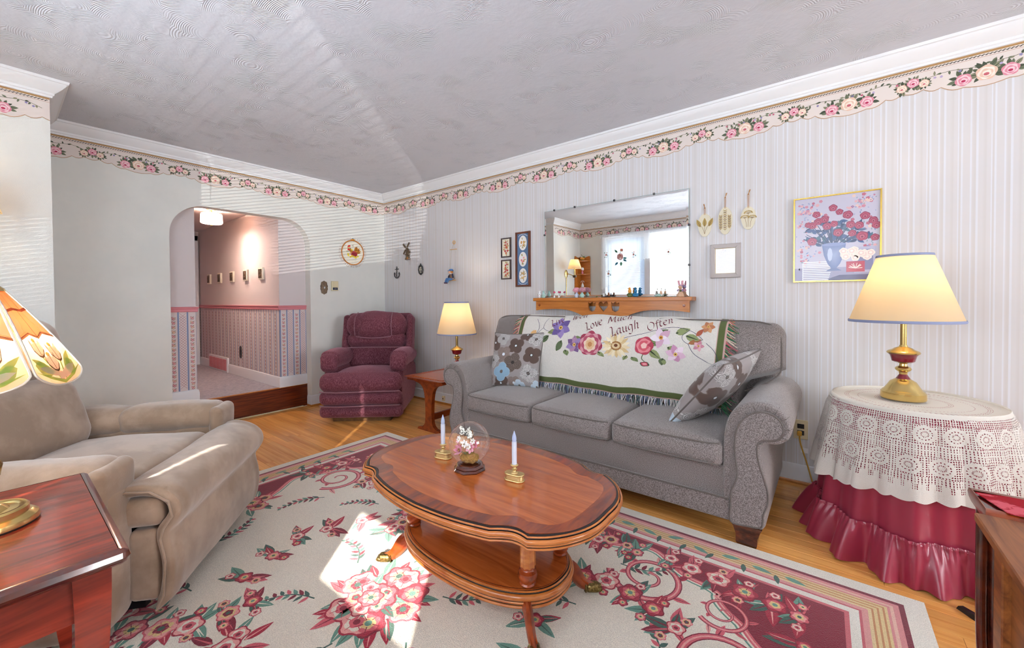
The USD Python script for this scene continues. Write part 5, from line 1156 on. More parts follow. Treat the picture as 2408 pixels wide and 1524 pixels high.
for (x, y, z, r, m_, rx, ry, cup) in [(-.018, -.040, .083, .022, 'petal_pink', 1.1, -.2, 1.6), (-.022, -.036, .088, .017, 'petal_rose', .9, .2, 2.0), (.004, -.032, .112, .017, 'petal_white', 1.3, .2, .3), (.030, -.026, .098, .021, 'petal_pink', 1.2, .4, .5), (.026, -.032, .106, .014, 'petal_white', 1.3, .1, .3), (.042, -.014, .112, .017, 'petal_rose', 1.0, .7, .8), (-.045, -.018, .112, .016, 'petal_pink', 1.0, -.7, .5), (-.036, -.024, .122, .014, 'petal_white', 1.2, -.5, .4), (.038, -.02, .126, .013, 'petal_white', 1.1, .5, .5)]:
    f = obj('flower', tf(flower3(r, 6, cup), (x, y, z), rx=rx, ry=ry), m_, gl, smooth=True); obj('flower_heart', tf(trimesh.creation.icosphere(1, r*.18), (x, y-.004, z)), 'dried_gold', f)
for (x, y, z, a) in ((-.048, -.030, .072, 2.7), (-.050, -.02, .084, 2.4), (.046, -.024, .070, .5)):
    q = np.array([(x*.5+(x*.55)*t*1.0, y, z-.01+.012*t) for t in np.linspace(0, 1, 7)])
    obj('fern', cat(tube(q, .0012, 5), *[tf(rbox((.013, .0012, .005), .0006, 1, 1), q[k], ry=(-1 if s else 1)*.9+(PI if x < 0 else 0)) for k in range(1, 7) for s in (0, 1)]), 'fern_tan', gl)
mat('butterfly', '#f0eee2', rough=.5, col2='#2c2a28', scale=(150, 150, 150), lo=.52, hi=.58)
for (x, y, z, rz) in ((-.014, -.008, .150, .3), (.026, -.010, .140, -.4)):
    w = []
    for s in (-1, 1):
        q = np.array([(0, 0), (.010, .014), (.026, .020), (.030, .010), (.020, .001), (.024, -.010), (.014, -.016), (.004, -.008)])*[s, 1]
        w.append(tf(extrude(Polygon(q), .0006), (0, 0, 0), ry=-s*.6))
    b = obj('butterfly', tf(cat(*w), (x, y, z), rx=1.0, rz=rz), 'butterfly', gl, kind='stuff' if False else None); obj('butterfly_body', tf(trimesh.creation.capsule(.018, .0016), (x, y, z-.008), rx=-.5), 'black', b)
for k in range(4): a = k*1.7; obj('leaf', tf(rbox((.028, .009, .0012), .0006, 1, 2), (.03*math.cos(a), -.02+.02*math.sin(a), .078), ry=-.6, rz=a), 'leaf_green', gl)

# ------------------------------------------------------------------ hung on the sofa wall
mat('oak_orange', '#cf8136', rough=.35, col2='#b3661f', scale=(4, 40, 40), detail=5, lo=.36, hi=.7, coat=.25)
mat('gold_frame', '#d8b55a', metal=1, rough=.25)
mat('frame_dark', '#3a3340', rough=.35, col2='#57453a', scale=(30, 30, 30))
mat('frame_brown', '#7d4630', rough=.35, col2='#5f3322', scale=(30, 30, 6), coat=.2)
mat('mat_blue', '#5f7ea4', rough=.8); mat('mat_cream', '#ece7d6', rough=.85); mat('mat_white', '#f0eff0', rough=.8)
mat('frame_greige', '#b9b1ae', rough=.5); mat('mirror_edge', '#9fb5b3', rough=.1, spec=.8)
def wall_y(loc): return tuple(loc)
def frame_xz(w, h, fw, d, round_=.004):
    """four mitred rails standing on the wall (local: x along, z up, out towards -y)"""
    def prof_run(a, b, na):
        a, b = np.array(a), np.array(b); out = []
        for c, k in ((a, 0), (b, 1)):
            out.append([])
        return out
    rails = []
    for (dx, dz) in ((0, 1), (0, -1), (1, 0), (-1, 0)):
        L_, W2 = (w, h) if dz else (h, w)
        o = np.array([(-L_/2, 0), (L_/2, 0), (L_/2-fw, -fw), (-L_/2+fw, -fw)])
        pts = []
        for (q, yo, ins) in ((o, 0, 0), (o, -d*.75, 0), (o, -d, .18)):
            c = q.mean(0); qq = q+(c-q)*[0, ins]; 
            for x, z in qq: pts.append((x, yo, z))
        m = hull(pts); ang = {(0, 1): 0, (0, -1): PI, (1, 0): PI/2, (-1, 0): -PI/2}[(dx, dz)]
        m = tf(m, (0, 0, W2/2)); rails.append(tf(m, (0, 0, 0), ry=ang))
    return rails
def picture(name, label, catg, x, z, w, h, fw, d, fmat, back='mat_cream', group=None):
    t = thing(name, label, catg, (x, -.001, z), group=group)
    for r in frame_xz(w, h, fw, d): obj('frame_rail', r, fmat, t)
    obj('mount', bx(-w/2+fw*.6, w/2-fw*.6, -d*.45, 0, -h/2+fw*.6, h/2-fw*.6), back, t)
    return t
def face(d): return lambda s, h: np.c_[s[:, 0], -d-.0006-h*1e-4, s[:, 1]]
def rail_name(t, fmat): pass

# the mirror, leaning forward a hair, in its clips over the shelf
mi = thing('wall_mirror', 'large unframed wall mirror with small clips above the oak shelf', 'mirror', (3.007, -.006, 1.153))
mm = bx(-.603, .603, -.006, 0, 0, .754); 
MT = math.radians(.45)
TR = lambda m: tf(m, (0, -.004, 0), rx=MT)
obj('glass', TR(bx(-.585, .585, -.0062, -.0058, .018, .736)), 'mirror_glass', mi)
obj('backing', TR(bx(-.603, .603, -.0045, 0, 0, .754)), 'mirror_edge', mi)
o = np.array([(-.603, 0), (.603, 0), (.603, .754), (-.603, .754)]); i_ = np.array([(-.585, .018), (.585, .018), (.585, .736), (-.585, .736)])
for k in range(4):
    a, b, c, d_ = o[k], o[(k+1) % 4], i_[(k+1) % 4], i_[k]
    obj('bevel', TR(TM([(a[0], -.0042, a[1]), (b[0], -.0042, b[1]), (c[0], -.0062, c[1]), (d_[0], -.0062, d_[1])], [[0, 1, 2], [0, 2, 3]])), 'mirror_glass', mi, smooth=False)
for x, z in ((-.50, .754), (-.30, .754), (0.05, .754), (.36, .754), (-.603, .55), (.603, .50), (.603, .22)):
    obj('clip', TR(rbox((.016, .012, .016), .004, 2, 1, loc=(x, -.005, z))), 'pewter', mi)
sh = thing('wall_shelf', 'oak wall shelf with heart and tulip cutouts under the mirror', 'shelf', (2.998, 0, 1.15))
obj('board', bx(-.655, .655, -.115, -.001, -.028, 0, .003), 'oak_orange', sh)
ap = [(-.635, -.028), (.635, -.028), (.635, -.108)]+[tuple(q) for q in spline([(.635, -.108), (.55, -.098), (.40, -.094), (.27, -.112), (.17, -.15), (.10, -.168), (.04, -.158), (0.0, -.138)], 30)[1:]]
ap = ap+[(-x, z) for x, z in ap[::-1]][1:]
tul = [(-.032, -.036), (-.018, -.048), (0, -.034), (.018, -.048), (.032, -.036), (.034, -.075), (.024, -.102), (0, -.112), (-.024, -.102), (-.034, -.075)]
hrt = [(0, -.052)]+[tuple(q) for q in spline([(0, -.052), (.018, -.034), (.038, -.040), (.040, -.062), (.022, -.088), (0, -.112)], 20)[1:]]; hrt = hrt+[(-x, z) for x, z in hrt[::-1]][1:-1]
pl = Polygon(ap).buffer(0).difference(Polygon(hrt).buffer(0))
for x in (-.098, .098): pl = pl.difference(Polygon([(a+x, b) for a, b in tul]))
obj('apron', tf(extrude(pl, .018), (0, -.078, 0), **UPX), 'oak_orange', sh, smooth=30)
for x in (-.600, .600): obj('plug', tf(lathe([(0, 0), (.010, 0), (.009, .003), (0, .0035)], 20), (x, -.096, -.062), rx=PI/2), 'mahogany_band', sh)
obj('cleat', bx(-.60, .60, -.02, -.001, -.07, -.028), 'oak_orange', sh)

# trinkets along the shelf (top at 1.150)
SZ = 1.1502; SYF = -.062
mat('china_white', '#eef0f2', rough=.25, coat=.5); mat('china_mint', '#a8d0c8', rough=.25, coat=.5); mat('china_blue', '#c5d4ea', rough=.25, coat=.5); mat('rose_magenta', '#c8446e', rough=.6); mat('bloom_pink', '#e3a0b0', rough=.8); mat('bloom_mauve', '#c08a98', rough=.8)
mat('bird_orange', '#e8a13e', rough=.4); mat('bird_blue', '#2f7fae', rough=.4); mat('grass_green', '#6a7a4a', rough=.7); mat('figure_brown', '#8a5a3c', rough=.6); mat('figure_tan', '#e2b998', rough=.6); mat('lilac', '#a99ac0', rough=.6); mat('cat_grey', '#8f8a84', rough=.6)
mat('bow_pink', '#e4a8b4', rough=.6)
def tr(name, label, catg, x, group=None, y=SYF): return thing(name, label, catg, (x, y, SZ), group=group)
ball = lambda r, loc, s=(1, 1, 1), n=2: tf(trimesh.creation.icosphere(n, r), loc, sc=s)
vprof = lambda h, r: [(0, 0), (r*.62, 0), (r*.7, h*.04), (r, h*.3), (r*.95, h*.48), (r*.45, h*.72), (r*.38, h*.82), (r*.55, h*.97), (r*.5, h), (r*.3, h*.98), (0, h*.9)]
for x, m_, lab in ((2.378, 'china_white', 'small white china vase with red flowers, at the shelf end furthest left'), (2.418, 'china_mint', 'small mint china vase beside the white one on the shelf')):
    t = tr('bud_vase', lab, 'vase', x); obj('body', lathe(vprof(.062, .0185), 24), m_, t)
    for k in range(5):
        a = -PI/2+(k-2)*.5; obj('painted_flower', ball(.0042, (.0178*math.cos(a), .0178*math.sin(a), .024+.006*(k % 2)), (.5, .5, 1)), ['petal_rose', 'leaf_green'][k % 2] if m_ == 'china_white' else ['leaf_green', 'petal_pink'][k % 2], t)
for x, lab in ((2.53, 'tiny white bud vase with magenta rose standing left of its twin'), (2.575, 'tiny white bud vase with magenta rose standing right of its twin')):
    t = tr('rose_vase', lab, 'vase', x); obj('vase', lathe(vprof(.026, .0085), 18), 'china_white', t); obj('stem', tube([(0, 0, .024), (.001, 0, .040)], .0012, 5), 'leaf_green', t)
    obj('rose', cat(ball(.0095, (0, 0, .047), (1, 1, .75)), ball(.006, (.001, -.004, .051))), 'rose_magenta', t); obj('leaf', tf(rbox((.014, .005, .001), .0005, 1, 1), (.008, -.003, .018), ry=-.5), 'leaf_green', t)
for x, mv, mb, lab in ((2.745, 'china_blue', 'bloom_pink', 'small pale blue vase filled with a round pink bouquet'), (2.795, 'china_mint', 'bloom_mauve', 'small mint vase filled with a round mauve bouquet')):
    t = tr('bouquet_vase', lab, 'vase', x); obj('vase', lathe(vprof(.050, .0195), 24), mv, t)
    q = trimesh.creation.icosphere(4, .027); q.vertices *= [1.12, 1, .72]; q.vertices += q.vertex_normals*((meshkit.fbm(q.vertices*170, 2, 2)-.5)*.012)[:, None]; obj('bouquet', tf(q, (0, 0, .063)), mb, t)
t = tr('cat_and_dog', 'little cat and brown dog figurines seated together on one dark plinth', 'figurine', 3.005); obj('plinth', rbox((.072, .03, .007), .003, 2, 2, loc=(0, 0, .0035)), 'pewter', t)
for k, (x, m_, h) in enumerate(((-.018, 'china_white', .020), (-.002, 'cat_grey', .019), (.024, 'figure_brown', .026))):
    b = cat(ball(h*.38, (x, 0, .007+h*.36), (1, .9, 1.15)), ball(h*.26, (x, -.004, .007+h*.92)), *[tf(hull([(-.0022, 0, 0), (.0022, 0, 0), (0, .002, 0), (0, -.001, .0055)]), (x+s*.0034, -.003, .007+h*1.08)) for s in (-1, 1)])
    obj('animal', b, m_, t)
t = tr('bird_pair', 'orange bird and blue bird perched together on leafy stumps', 'figurine', 3.22)
for x, mb, s in ((-.022, 'bird_orange', -1), (.022, 'bird_blue', 1)):
    st = trimesh.creation.icosphere(3, .019); st.vertices *= [1.1, .8, .85]; st.vertices += st.vertex_normals*((meshkit.fbm(st.vertices*150, 2, 3)-.5)*.012)[:, None]
    obj('stump', tf(st, (x, 0, .016)), 'grass_green' if s < 0 else 'bird_blue', t)
    b = obj('bird', cat(ball(.0135, (x, 0, .045), (.95, .9, 1.25)), ball(.0095, (x-s*.002*0, -.003, .064))), mb, t)
    obj('beak', tf(trimesh.creation.cone(.003, .008), (x+s*.009, -.006, .064), ry=s*1.4), 'black', b); obj('cap', ball(.0085, (x, 0, .0675), (1, 1, .6)), 'cat_grey' if s < 0 else 'bird_blue', b); obj('tail', tf(rbox((.008, .004, .022), .002, 1, 1), (x-s*.006, .008, .032), ry=s*.3), 'figure_brown' if s < 0 else 'bird_blue', b)
t = tr('bunny_pair', 'two small grey eared bunnies among white flowers on the shelf', 'figurine', 3.417); obj('mound', ball(.026, (0, 0, .010), (1.3, .8, .5)), 'china_mint', t)
for x, m_ in ((-.016, 'cat_grey'), (.014, 'figure_tan')):
    b = obj('bunny', cat(ball(.011, (x, 0, .022), (1, .9, 1.1)), ball(.008, (x, -.003, .036))), m_, t); obj('ear', tf(rbox((.0045, .003, .022), .0015, 1, 1), (x+.002, 0, .052), ry=.12), 'cat_grey', b)
for x, z in ((-.026, .016), (-.006, .013), (.022, .012), (.030, .018)): obj('blossom', ball(.006, (x, -.014, z), (1, .6, 1)), 'china_white', t)
t = tr('rabbit_lady', 'tall pink and lilac bow-eared rabbit figurine at the right end of the shelf', 'figurine', 3.565)
obj('skirt', lathe([(0, 0), (.026, 0), (.027, .006), (.020, .022), (.012, .036), (0, .038)], 24), 'figure_tan', t); obj('torso', ball(.014, (0, 0, .044), (1, .85, 1.25)), 'bow_pink', t); obj('head', ball(.0135, (0, -.004, .066), (1, .95, .95)), 'figure_tan', t)
obj('bonnet', ball(.015, (0, .003, .071), (1.05, .9, .8)), 'lilac', t)
for s in (-1, 1): obj('ear', tf(rbox((.015, .006, .036), .006, 2, 2), (s*.011, .002, .096), ry=s*.22), 'bow_pink', t)
for s in (-1, 1): obj('arm', tube(spline([(s*.012, 0, .052), (s*.02, -.006, .044), (s*.012, -.016, .040)], 8), .0042, 6), 'lilac', t)
obj('posy', ball(.008, (.004, -.018, .043)), 'leaf_green', t)
t = tr('tiny_frog', 'very small dark green pebble-like figure alone between vases and cat figurines', 'figurine', 2.925); obj('body', cat(ball(.006, (0, 0, .005), (1.2, 1, .8)), ball(.004, (.004, -.002, .010))), 'grass_green', t)

# three clay ovals on cords
mat('clay', '#e4dcc4', rough=.85, bump=.0006, bscale=(120, 120, 120)); mat('cord_tan', '#b98248', rough=.8)
ink_b, ink_d = c_('#b59a5c'), c_('#8a6f48')
for n_, (x, zc, w, h, ct_, lab) in enumerate(((3.709, 1.640, .088, .155, 1.785, 'cream clay oval with three pressed tulip leaves, leftmost of the hanging trio'), (3.835, 1.655, .086, .180, 1.838, 'cream clay oval with pressed heather sprigs, middle and tallest of the hanging trio'), (3.970, 1.656, .084, .146, 1.838, 'cream clay oval with pressed umbel blossoms, rightmost of the hanging trio'))):
    t = thing('clay_plaque', lab, 'wall plaque', (x, -.001, zc))
    a = np.linspace(0, 2*PI, 40, endpoint=False); o = np.c_[w/2*np.cos(a)*(1+.04*np.sin(3*a)), h/2*np.sin(a)*(1-.02*np.cos(2*a))]
    obj('disc', tf(cat(extrude(Polygon(o), .006), extrude(Polygon(o*.97), .008)), (0, 0, 0), **UPX), 'clay', t, smooth=30)
    p = Paint(); y0 = -h*.40
    if n_ == 0:
        for dx, an in ((-.026, 2.0), (0, PI/2), (.026, 1.15)): p.ribbon(spline([(0, y0), (dx*.5, -.02), (dx, .0)], 10), .0018, ink_d, 1); p.leaf(dx*1.0, -.012, .062, .026, an, ink_b, 2, ink_d)
    elif n_ == 1:
        for dx, b_, tp in ((-.027, -.06, .035), (0, -.068, .068), (.027, -.055, .03)):
            p.ribbon([(dx, b_), (dx*.95, tp)], .0018, ink_d, 1)
            for k in range(11):
                q = b_+(tp-b_)*(k+.5)/11
                for s in (1, -1): p.leaf(dx*.97, q, .016, .0045, PI/2-s*.8, [ink_b, ink_d][k % 2], 2)
    else:
        for dx, tp in ((-.014, .0), (.0, .028), (.016, -.004)):
            p.ribbon(spline([(dx*.6, y0), (dx, -.02), (dx*1.4, tp)], 10), .0018, ink_d, 1)
            for k in range(9): aa = PI*k/8; p.ribbon([(dx*1.4, tp), (dx*1.4+.022*math.cos(aa), tp+.013*math.sin(aa)+.004)], .0012, ink_d, 1); p.lobed(dx*1.4+.022*math.cos(aa), tp+.013*math.sin(aa)+.004, .004, 4, ink_b, 2, .3)
    mm, cc_ = p.build(face(.008)); obj('pressed_print', mm, 'print', t, smooth=False, col=cc_)
    zt = ct_-zc; obj('cord', cat(tube([(-.003, -.008, h/2-.008), (-.0035, -.005, zt-.03), (0, -.004, zt-.028), (.0035, -.005, zt-.03), (.003, -.008, h/2-.008)], .0014, 5), ball(.004, (0, -.004, zt-.028)), *[tube([(0, -.004, zt-.028), ((-.006 if n_ == 0 else .009)+k*.003, -.005, zt)], .0012, 5) for k in (-1, 0, 1)]), 'cord_tan', t)
    obj('nail', ball(.0025, (0, -.003, zt-.026)), 'black', t)

sm = picture('small_frame', 'small greige frame with reflective glass and pale mount below the clay ovals', 'picture', 3.837, 1.387, .180, .226, .030, .018, 'frame_greige', 'mat_white')
obj('slip', cat(*frame_xz(.128, .174, .005, .012)), 'gold_frame', sm, kind='stuff')
obj('glass', bx(-.06, .06, -.0105, -.0095, -.083, .083), 'glass_strong' if False else 'glass', sm)

# the rose bouquet print in its thin gilt frame
pw2, ph2 = .400, .506
rp = picture('rose_picture', 'gilt framed print of red roses in a silver vase on the striped wall', 'picture', 4.411, 1.483, pw2, ph2, .008, .016, 'gold_frame', 'mat_white')
p = Paint(); g = np.random.default_rng(5)
cc = lambda h: c_(h)
p.poly(sbox(-.193, -.246, .193, .246), cc('#c3c0d2'), 0)
def inside(x, y, m=.012): return -.193+m < x < .193-m and -.246+m < y < .246-m
for (x0, y0, n_) in ((-.13, .19, 46), (.13, .20, 46), (-.15, .08, 40), (-.14, -.06, 30), (-.15, -.13, 26), (.165, .05, 22), (.16, -.06, 18), (-.09, .13, 24), (.08, .14, 20)):
    for _ in range(n_):
        x, y = x0+g.normal(0, .032), y0+g.normal(0, .028)
        if inside(x, y): (p.lobed(x, y, g.uniform(.004, .010), 5, cc(['#c98a9c', '#d8a8b0', '#b86a80', '#e0c4bc'][g.integers(4)]), 1, .25) if g.random() < .45 else p.leaf(x, y, g.uniform(.008, .018), .006, g.uniform(0, 6.3), cc(['#8a96c0', '#7a88b4', '#a0a8c8', '#8fa0b0'][g.integers(4)]), 1))
p.poly(sbox(-.193, -.246, .193, -.17), cc('#9c9ab8'), 1); p.poly(Polygon([(-.06, -.246), (.02, -.215), (.193, -.215), (.193, -.246)]), cc('#5a5a80'), 2)
for k in range(11): p.poly(sbox(-.15, -.243+k*.0105, -.03+.008*k*.3, -.2375+k*.0105), cc('#e8ecf6'), 3)
p.poly(sbox(-.155, -.246, -.150, -.14), cc('#e3e6f2'), 3); p.poly(sbox(.085, -.205, .178, -.06), cc('#b4b4cc'), 2); p.poly(sbox(.10, -.19, .165, -.075), cc('#8486ac'), 3)
for k in range(80):
    a = g.uniform(.1, PI-.1); L = g.uniform(.03, .15); x, y = L*1.15*math.cos(a)-.01, -.035+L*.9*math.sin(a)
    if inside(x, y, .03): p.leaf(x, y, g.uniform(.025, .045), g.uniform(.014, .022), g.uniform(0, 6.3), cc(['#3f5680', '#4a6290', '#2f4268', '#5a6a8c', '#486a80'][g.integers(5)]), 4)
for k in range(26): a = g.uniform(.35, PI-.35); p.ribbon([(-.01, -.06), (-.01+.15*math.cos(a), -.05+.15*math.sin(a))], [.005, .003], cc('#3a4a6c'), 4.5)
p.fan(np.array([(-.062, -.035), (.048, -.035), (.040, -.10), (.022, -.15), (.006, -.174), (-.018, -.174), (-.034, -.15), (-.052, -.10)]), cc('#6f7fae'), 6, ctr=(-.006, -.10), ccol=cc('#9aa8cc')); p.fan(np.array([(-.018, -.174), (.006, -.174), (.03, -.19), (-.042, -.19)]), cc('#6a78a4'), 6)
p.disc(-.007, -.037, .056, cc('#8a98c4'), 7, 18, .010); p.disc(-.024, -.095, .012, cc('#c2cde6'), 7, 8, .04)
for (x, y, r) in ((-.011, .175, .021), (-.088, .145, .02), (.018, .148, .018), (.055, .127, .024), (-.05, .113, .022), (-.08, .103, .021), (-.107, .083, .021), (-.128, .088, .017), (-.038, .072, .023), (-.006, .082, .019), (.068, .07, .022), (.105, .062, .022), (.13, .113, .023), (.165, .083, .021), (.178, .055, .021), (.012, .03, .024), (.075, .02, .02), (.118, .0, .028), (-.108, -.012, .025), (.172, -.012, .020)):
    for q, (f, c) in enumerate(((1, '#8a3a5a'), (.85, '#b4526e'), (.6, '#9a4260'), (.4, '#c06a82'), (.2, '#7c304e'))): p.lobed(x, y-q*.0012, r*f, 5-(q % 2), cc(c), 8+q, .14, x*90+q)
for k in range(15): x, y = g.uniform(.035, .165), g.uniform(-.125, -.075); [p.lobed(x, y, r, 5, cc(c), 13+k*.3, .15, k) for r, c in ((.02, '#f0e4d8'), (.013, '#e8cfc8'), (.007, '#f4ece2'))]
p.poly(sbox(.05, -.20, .13, -.14), cc('#b84a60'), 13)
for k in range(12): a = g.uniform(0, PI); p.ribbon([(.09, -.18), (.09+.03*math.cos(a), -.18+.03*math.sin(a))], .003, cc('#ecdcd4'), 14)
mm, cc_ = p.build(face(.009)); obj('rose_print', mm, 'print_gloss', rp, smooth=False, col=cc_)

def posy(p, x, y, s, g, cols, ly=2):
    for k in range(9): a = g.uniform(0, 6.3); p.leaf(x+s*.3*math.cos(a), y+s*.6*math.sin(a), s*.5, s*.16, a, cc(cols[0]), ly)
    for k in range(6): a = g.uniform(0, 6.3); p.lobed(x+s*.28*math.cos(a), y+s*.5*math.sin(a), s*.20, 5, cc(cols[1+k % 3]), ly+1+k*.1, .2, a, ccol=cc(cols[3]))
for z, lab, sd in ((1.632, 'small dark framed flower print, upper one of the stacked pair', 1), (1.424, 'small dark framed flower print, lower one of the stacked pair', 2)):
    t = picture('flower_print', lab, 'picture', 1.958, z, .118, .186, .012, .014, 'frame_dark', 'mat_cream'); p = Paint(); g = np.random.default_rng(sd)
    for dy, s in ((.03, .045), (-.025, .055)): posy(p, .004, dy, s, g, ['#b99a5a', '#c9684a', '#d98a4a', '#c2505a'])
    p.ribbon([(0, -.07), (.002, .065)], .002, cc('#8a7a4a'), 1)
    mm, cc_ = p.build(face(.0075)); obj('print', mm, 'print', t, smooth=False, col=cc_)
t = picture('triple_flower_picture', 'tall narrow brown frame with three oval flower prints on blue', 'picture', 2.161, 1.508, .164, .505, .017, .022, 'frame_brown', 'mat_blue'); p = Paint(); g = np.random.default_rng(9)
for k, z in enumerate((.150, 0.0, -.150)):
    p.disc(0, z, .045, cc('#f1efec'), 1, 30, .068); posy(p, -.002, z, .05, g, [['#a89a5a', '#c98a4a', '#b8703a', '#d9b06a'], ['#a8a06a', '#e0526a', '#c9a04a', '#e8a0a0'], ['#a89a6a', '#c9a05a', '#a07a4a', '#e0c08a']][k])
for s in (1, -1):
    a = np.linspace(-1, 1, 22); q = np.c_[a*.05, s*(.232-.022*a**2+.005*np.sin(a*16))]; p.ribbon(q, .004, cc('#e6e9f2'), 2)
mm, cc_ = p.build(face(.0115)); obj('print', mm, 'print', t, smooth=False, col=cc_)

# the doll on a swing, windmill, anchor, oval cameo
mat('cloth_blue', '#3f6ea8', rough=.8, col2='#5f8ac0', scale=(120, 120, 120)); mat('cloth_navy', '#2a3350', rough=.8); mat('cloth_brown', '#6f5547', rough=.8); mat('skin_doll', '#e6b898', rough=.5); mat('hair_doll', '#b5783c', rough=.8); mat('shoe_plum', '#4a3050', rough=.5); mat('string', '#b5a58c', rough=.8); mat('wood_pale', '#d3a566', rough=.5)
t = thing('swing_doll', 'small boy doll in blue cap sitting on a hanging wooden swing', 'doll', (1.232, -.030, 1.37))
obj('ring', tf(tube([(.016*math.cos(a), 0, .016*math.sin(a)) for a in np.linspace(0, 2*PI, 24, endpoint=False)], .0045, 8, True), (.03, .012, .375)), 'wood_pale', t)
obj('crossbar', tf(lathe([(0, -.052), (.004, -.052), (.004, .052), (0, .052)], 12), (.02, .012, .302), ry=PI/2), 'wood_pale', t)
for s in (-1, 1): obj('string', tube([(.03, .012, .36), (.02+s*.030, .012, .302), (.012+s*.040, -.004, -.02)], .0011, 5), 'string', t)
obj('seat_bar', tf(lathe([(0, -.058), (.005, -.058), (.005, .058), (0, .058)], 12), (.012, -.004, -.024), ry=PI/2), 'wood_pale', t)
bm = m3.Manifold()
def limb(ps):
    out = None
    for (a, ra), (b, rb) in zip(ps[:-1], ps[1:]):
        s = m3.Manifold.hull(m3.Manifold.sphere(ra, 14).translate(a)+m3.Manifold.sphere(rb, 14).translate(b)); out = s if out is None else out+s
    return out
bd = limb([((.005, 0, -.005), .021), ((0, -.002, .02), .020), ((-.002, -.003, .045), .014)])+limb([((-.004, -.005, .05), .008), ((-.006, -.006, .066), .0215)])
obj('body', bd, 'skin_doll', t, smooth=60)
obj('vest', limb([((.006, 0, .0), .0235), ((0, -.002, .03), .0215)]), 'cloth_brown', t, smooth=60)
obj('scarf', tf(lathe([(.016, -.006), (.020, 0), (.016, .006)], 20), (-.003, -.004, .044)), 'china_white', t)
for s in (-1, 1):
    obj('sleeve', limb([((s*.018, -.003, .036), .009), ((s*.030, -.010, .018), .0085), ((s*.034, -.012, .0), .007)]), 'cloth_navy', t, smooth=60)
    obj('hand', ball(.0065, (s*.036, -.012, -.006)), 'skin_doll', t)
    lg = obj('trouser_leg', limb([((s*.012, -.006, -.010), .014), ((s*.012-.022, -.036, -.014), .0135), ((s*.012-.034, -.040, -.040), .012)]), 'cloth_blue', t, smooth=60)
    obj('shoe', tf(rbox((.024, .016, .014), .006, 3, 2), (s*.012-.042, -.044, -.052), ry=.3), 'shoe_plum', lg)
obj('hair', cat(ball(.0225, (-.005, -.003, .070), (1.03, 1.02, .95)), ball(.012, (-.020, -.008, .060)), ball(.012, (.012, -.006, .060))), 'hair_doll', t)
obj('face', tf(ball(.0185, (0, 0, 0), (1, .6, 1)), (-.010, -.016, .064)), 'skin_doll', t)
obj('cap', cat(tf(lathe([(0, .024), (.014, .022), (.024, .012), (.026, .002), (.022, 0), (0, 0)], 24), (-.003, -.002, .073)), tf(rbox((.034, .022, .004), .0018, 2, 2), (-.016, -.016, .076), rz=.5, rx=.2)), 'cloth_blue', t)
t = thing('windmill_plaque', 'bronze windmill ornament above the anchor and cameo in the corner', 'wall ornament', (.474, -.004, 1.700))
obj('tower', tf(lathe([(0, -.085), (.044, -.085), (.044, -.070), (.036, -.062), (.026, .025), (.022, .04), (.0, .058)], 8, sy=.45), (0, -.008, 0)), 'bronze', t)
for a in (.85, .85+PI/2, .85+PI, .85+1.5*PI):
    L = .085; obj('sail', tf(cat(bx(0, L, -.001, .001, -.002, .002), bx(.02, L, -.0015, .0015, -.011, .011, .0005), *[bx(.024+.015*k, .028+.015*k, -.003, .003, -.011, .011) for k in range(4)]), (0, -.024, .045), ry=-a), 'bronze', t)
obj('hub', ball(.008, (0, -.026, .045)), 'bronze', t); obj('door', tf(rbox((.016, .006, .024), .002, 1, 1), (.018, -.026, -.070)), 'copper' if False else 'shoe_wood', t); obj('gallery', tf(lathe([(.030, -.026), (.044, -.022), (.044, -.030), (.030, -.034)], 12, sy=.5), (0, -.008, 0)), 'bronze', t)
t = thing('anchor_plaque', 'dark metal anchor ornament low in the corner beside the cameo', 'wall ornament', (.257, -.006, 1.474))
obj('shank', cat(tube([(0, 0, .052), (0, 0, -.06)], .006, 8), tf(tube([(.009*math.cos(a), 0, .009*math.sin(a)) for a in np.linspace(0, 2*PI, 14, endpoint=False)], .003, 6, True), (0, 0, .062))), 'pewter', t)
obj('stock', tube([(-.034, 0, .040), (.034, 0, .040)], .005, 8), 'pewter', t)
ar = spline([(-.046, 0, -.012), (-.040, 0, -.045), (0, 0, -.066), (.040, 0, -.045), (.046, 0, -.012)], 20); obj('arms', cat(tube(ar, .0065, 8), *[hull([(s*.058, -.004, -.022), (s*.032, -.004, -.022), (s*.046, -.004, .004), (s*.058, .004, -.022), (s*.032, .004, -.022), (s*.046, .004, .004)]) for s in (-1, 1)]), 'pewter', t)
obj('rope', tube([(.010*math.cos(a*2.2), -.008+.004*math.sin(a*2.2), .03-a*.028) for a in np.linspace(0, 3, 24)], .0022, 6), 'bronze', t)
t = thing('oval_cameo', 'small dark oval framed cameo to the right of the anchor', 'wall ornament', (.708, -.004, 1.484))
a = np.linspace(0, 2*PI, 36, endpoint=False); obj('frame', tube(np.c_[.032*np.cos(a)*(1+.05*np.cos(8*a)), np.full(36, -.006), .048*np.sin(a)*(1+.04*np.cos(8*a))], .010, 8, True), 'pewter', t); obj('crest', cat(ball(.010, (0, -.006, .058), (1, .6, 1.2)), ball(.005, (0, -.006, .07))), 'pewter', t)
obj('cameo', tf(lathe([(0, 0), (.027, 0), (.024, .004), (0, .005)], 30, sy=1.55), (0, 0, 0), rx=PI/2), 'clay', t); obj('silhouette', cat(ball(.009, (0, -.006, .012), (1, .3, 1.1)), ball(.013, (0, -.006, -.014), (1, .25, 1))), 'cat_grey', t)

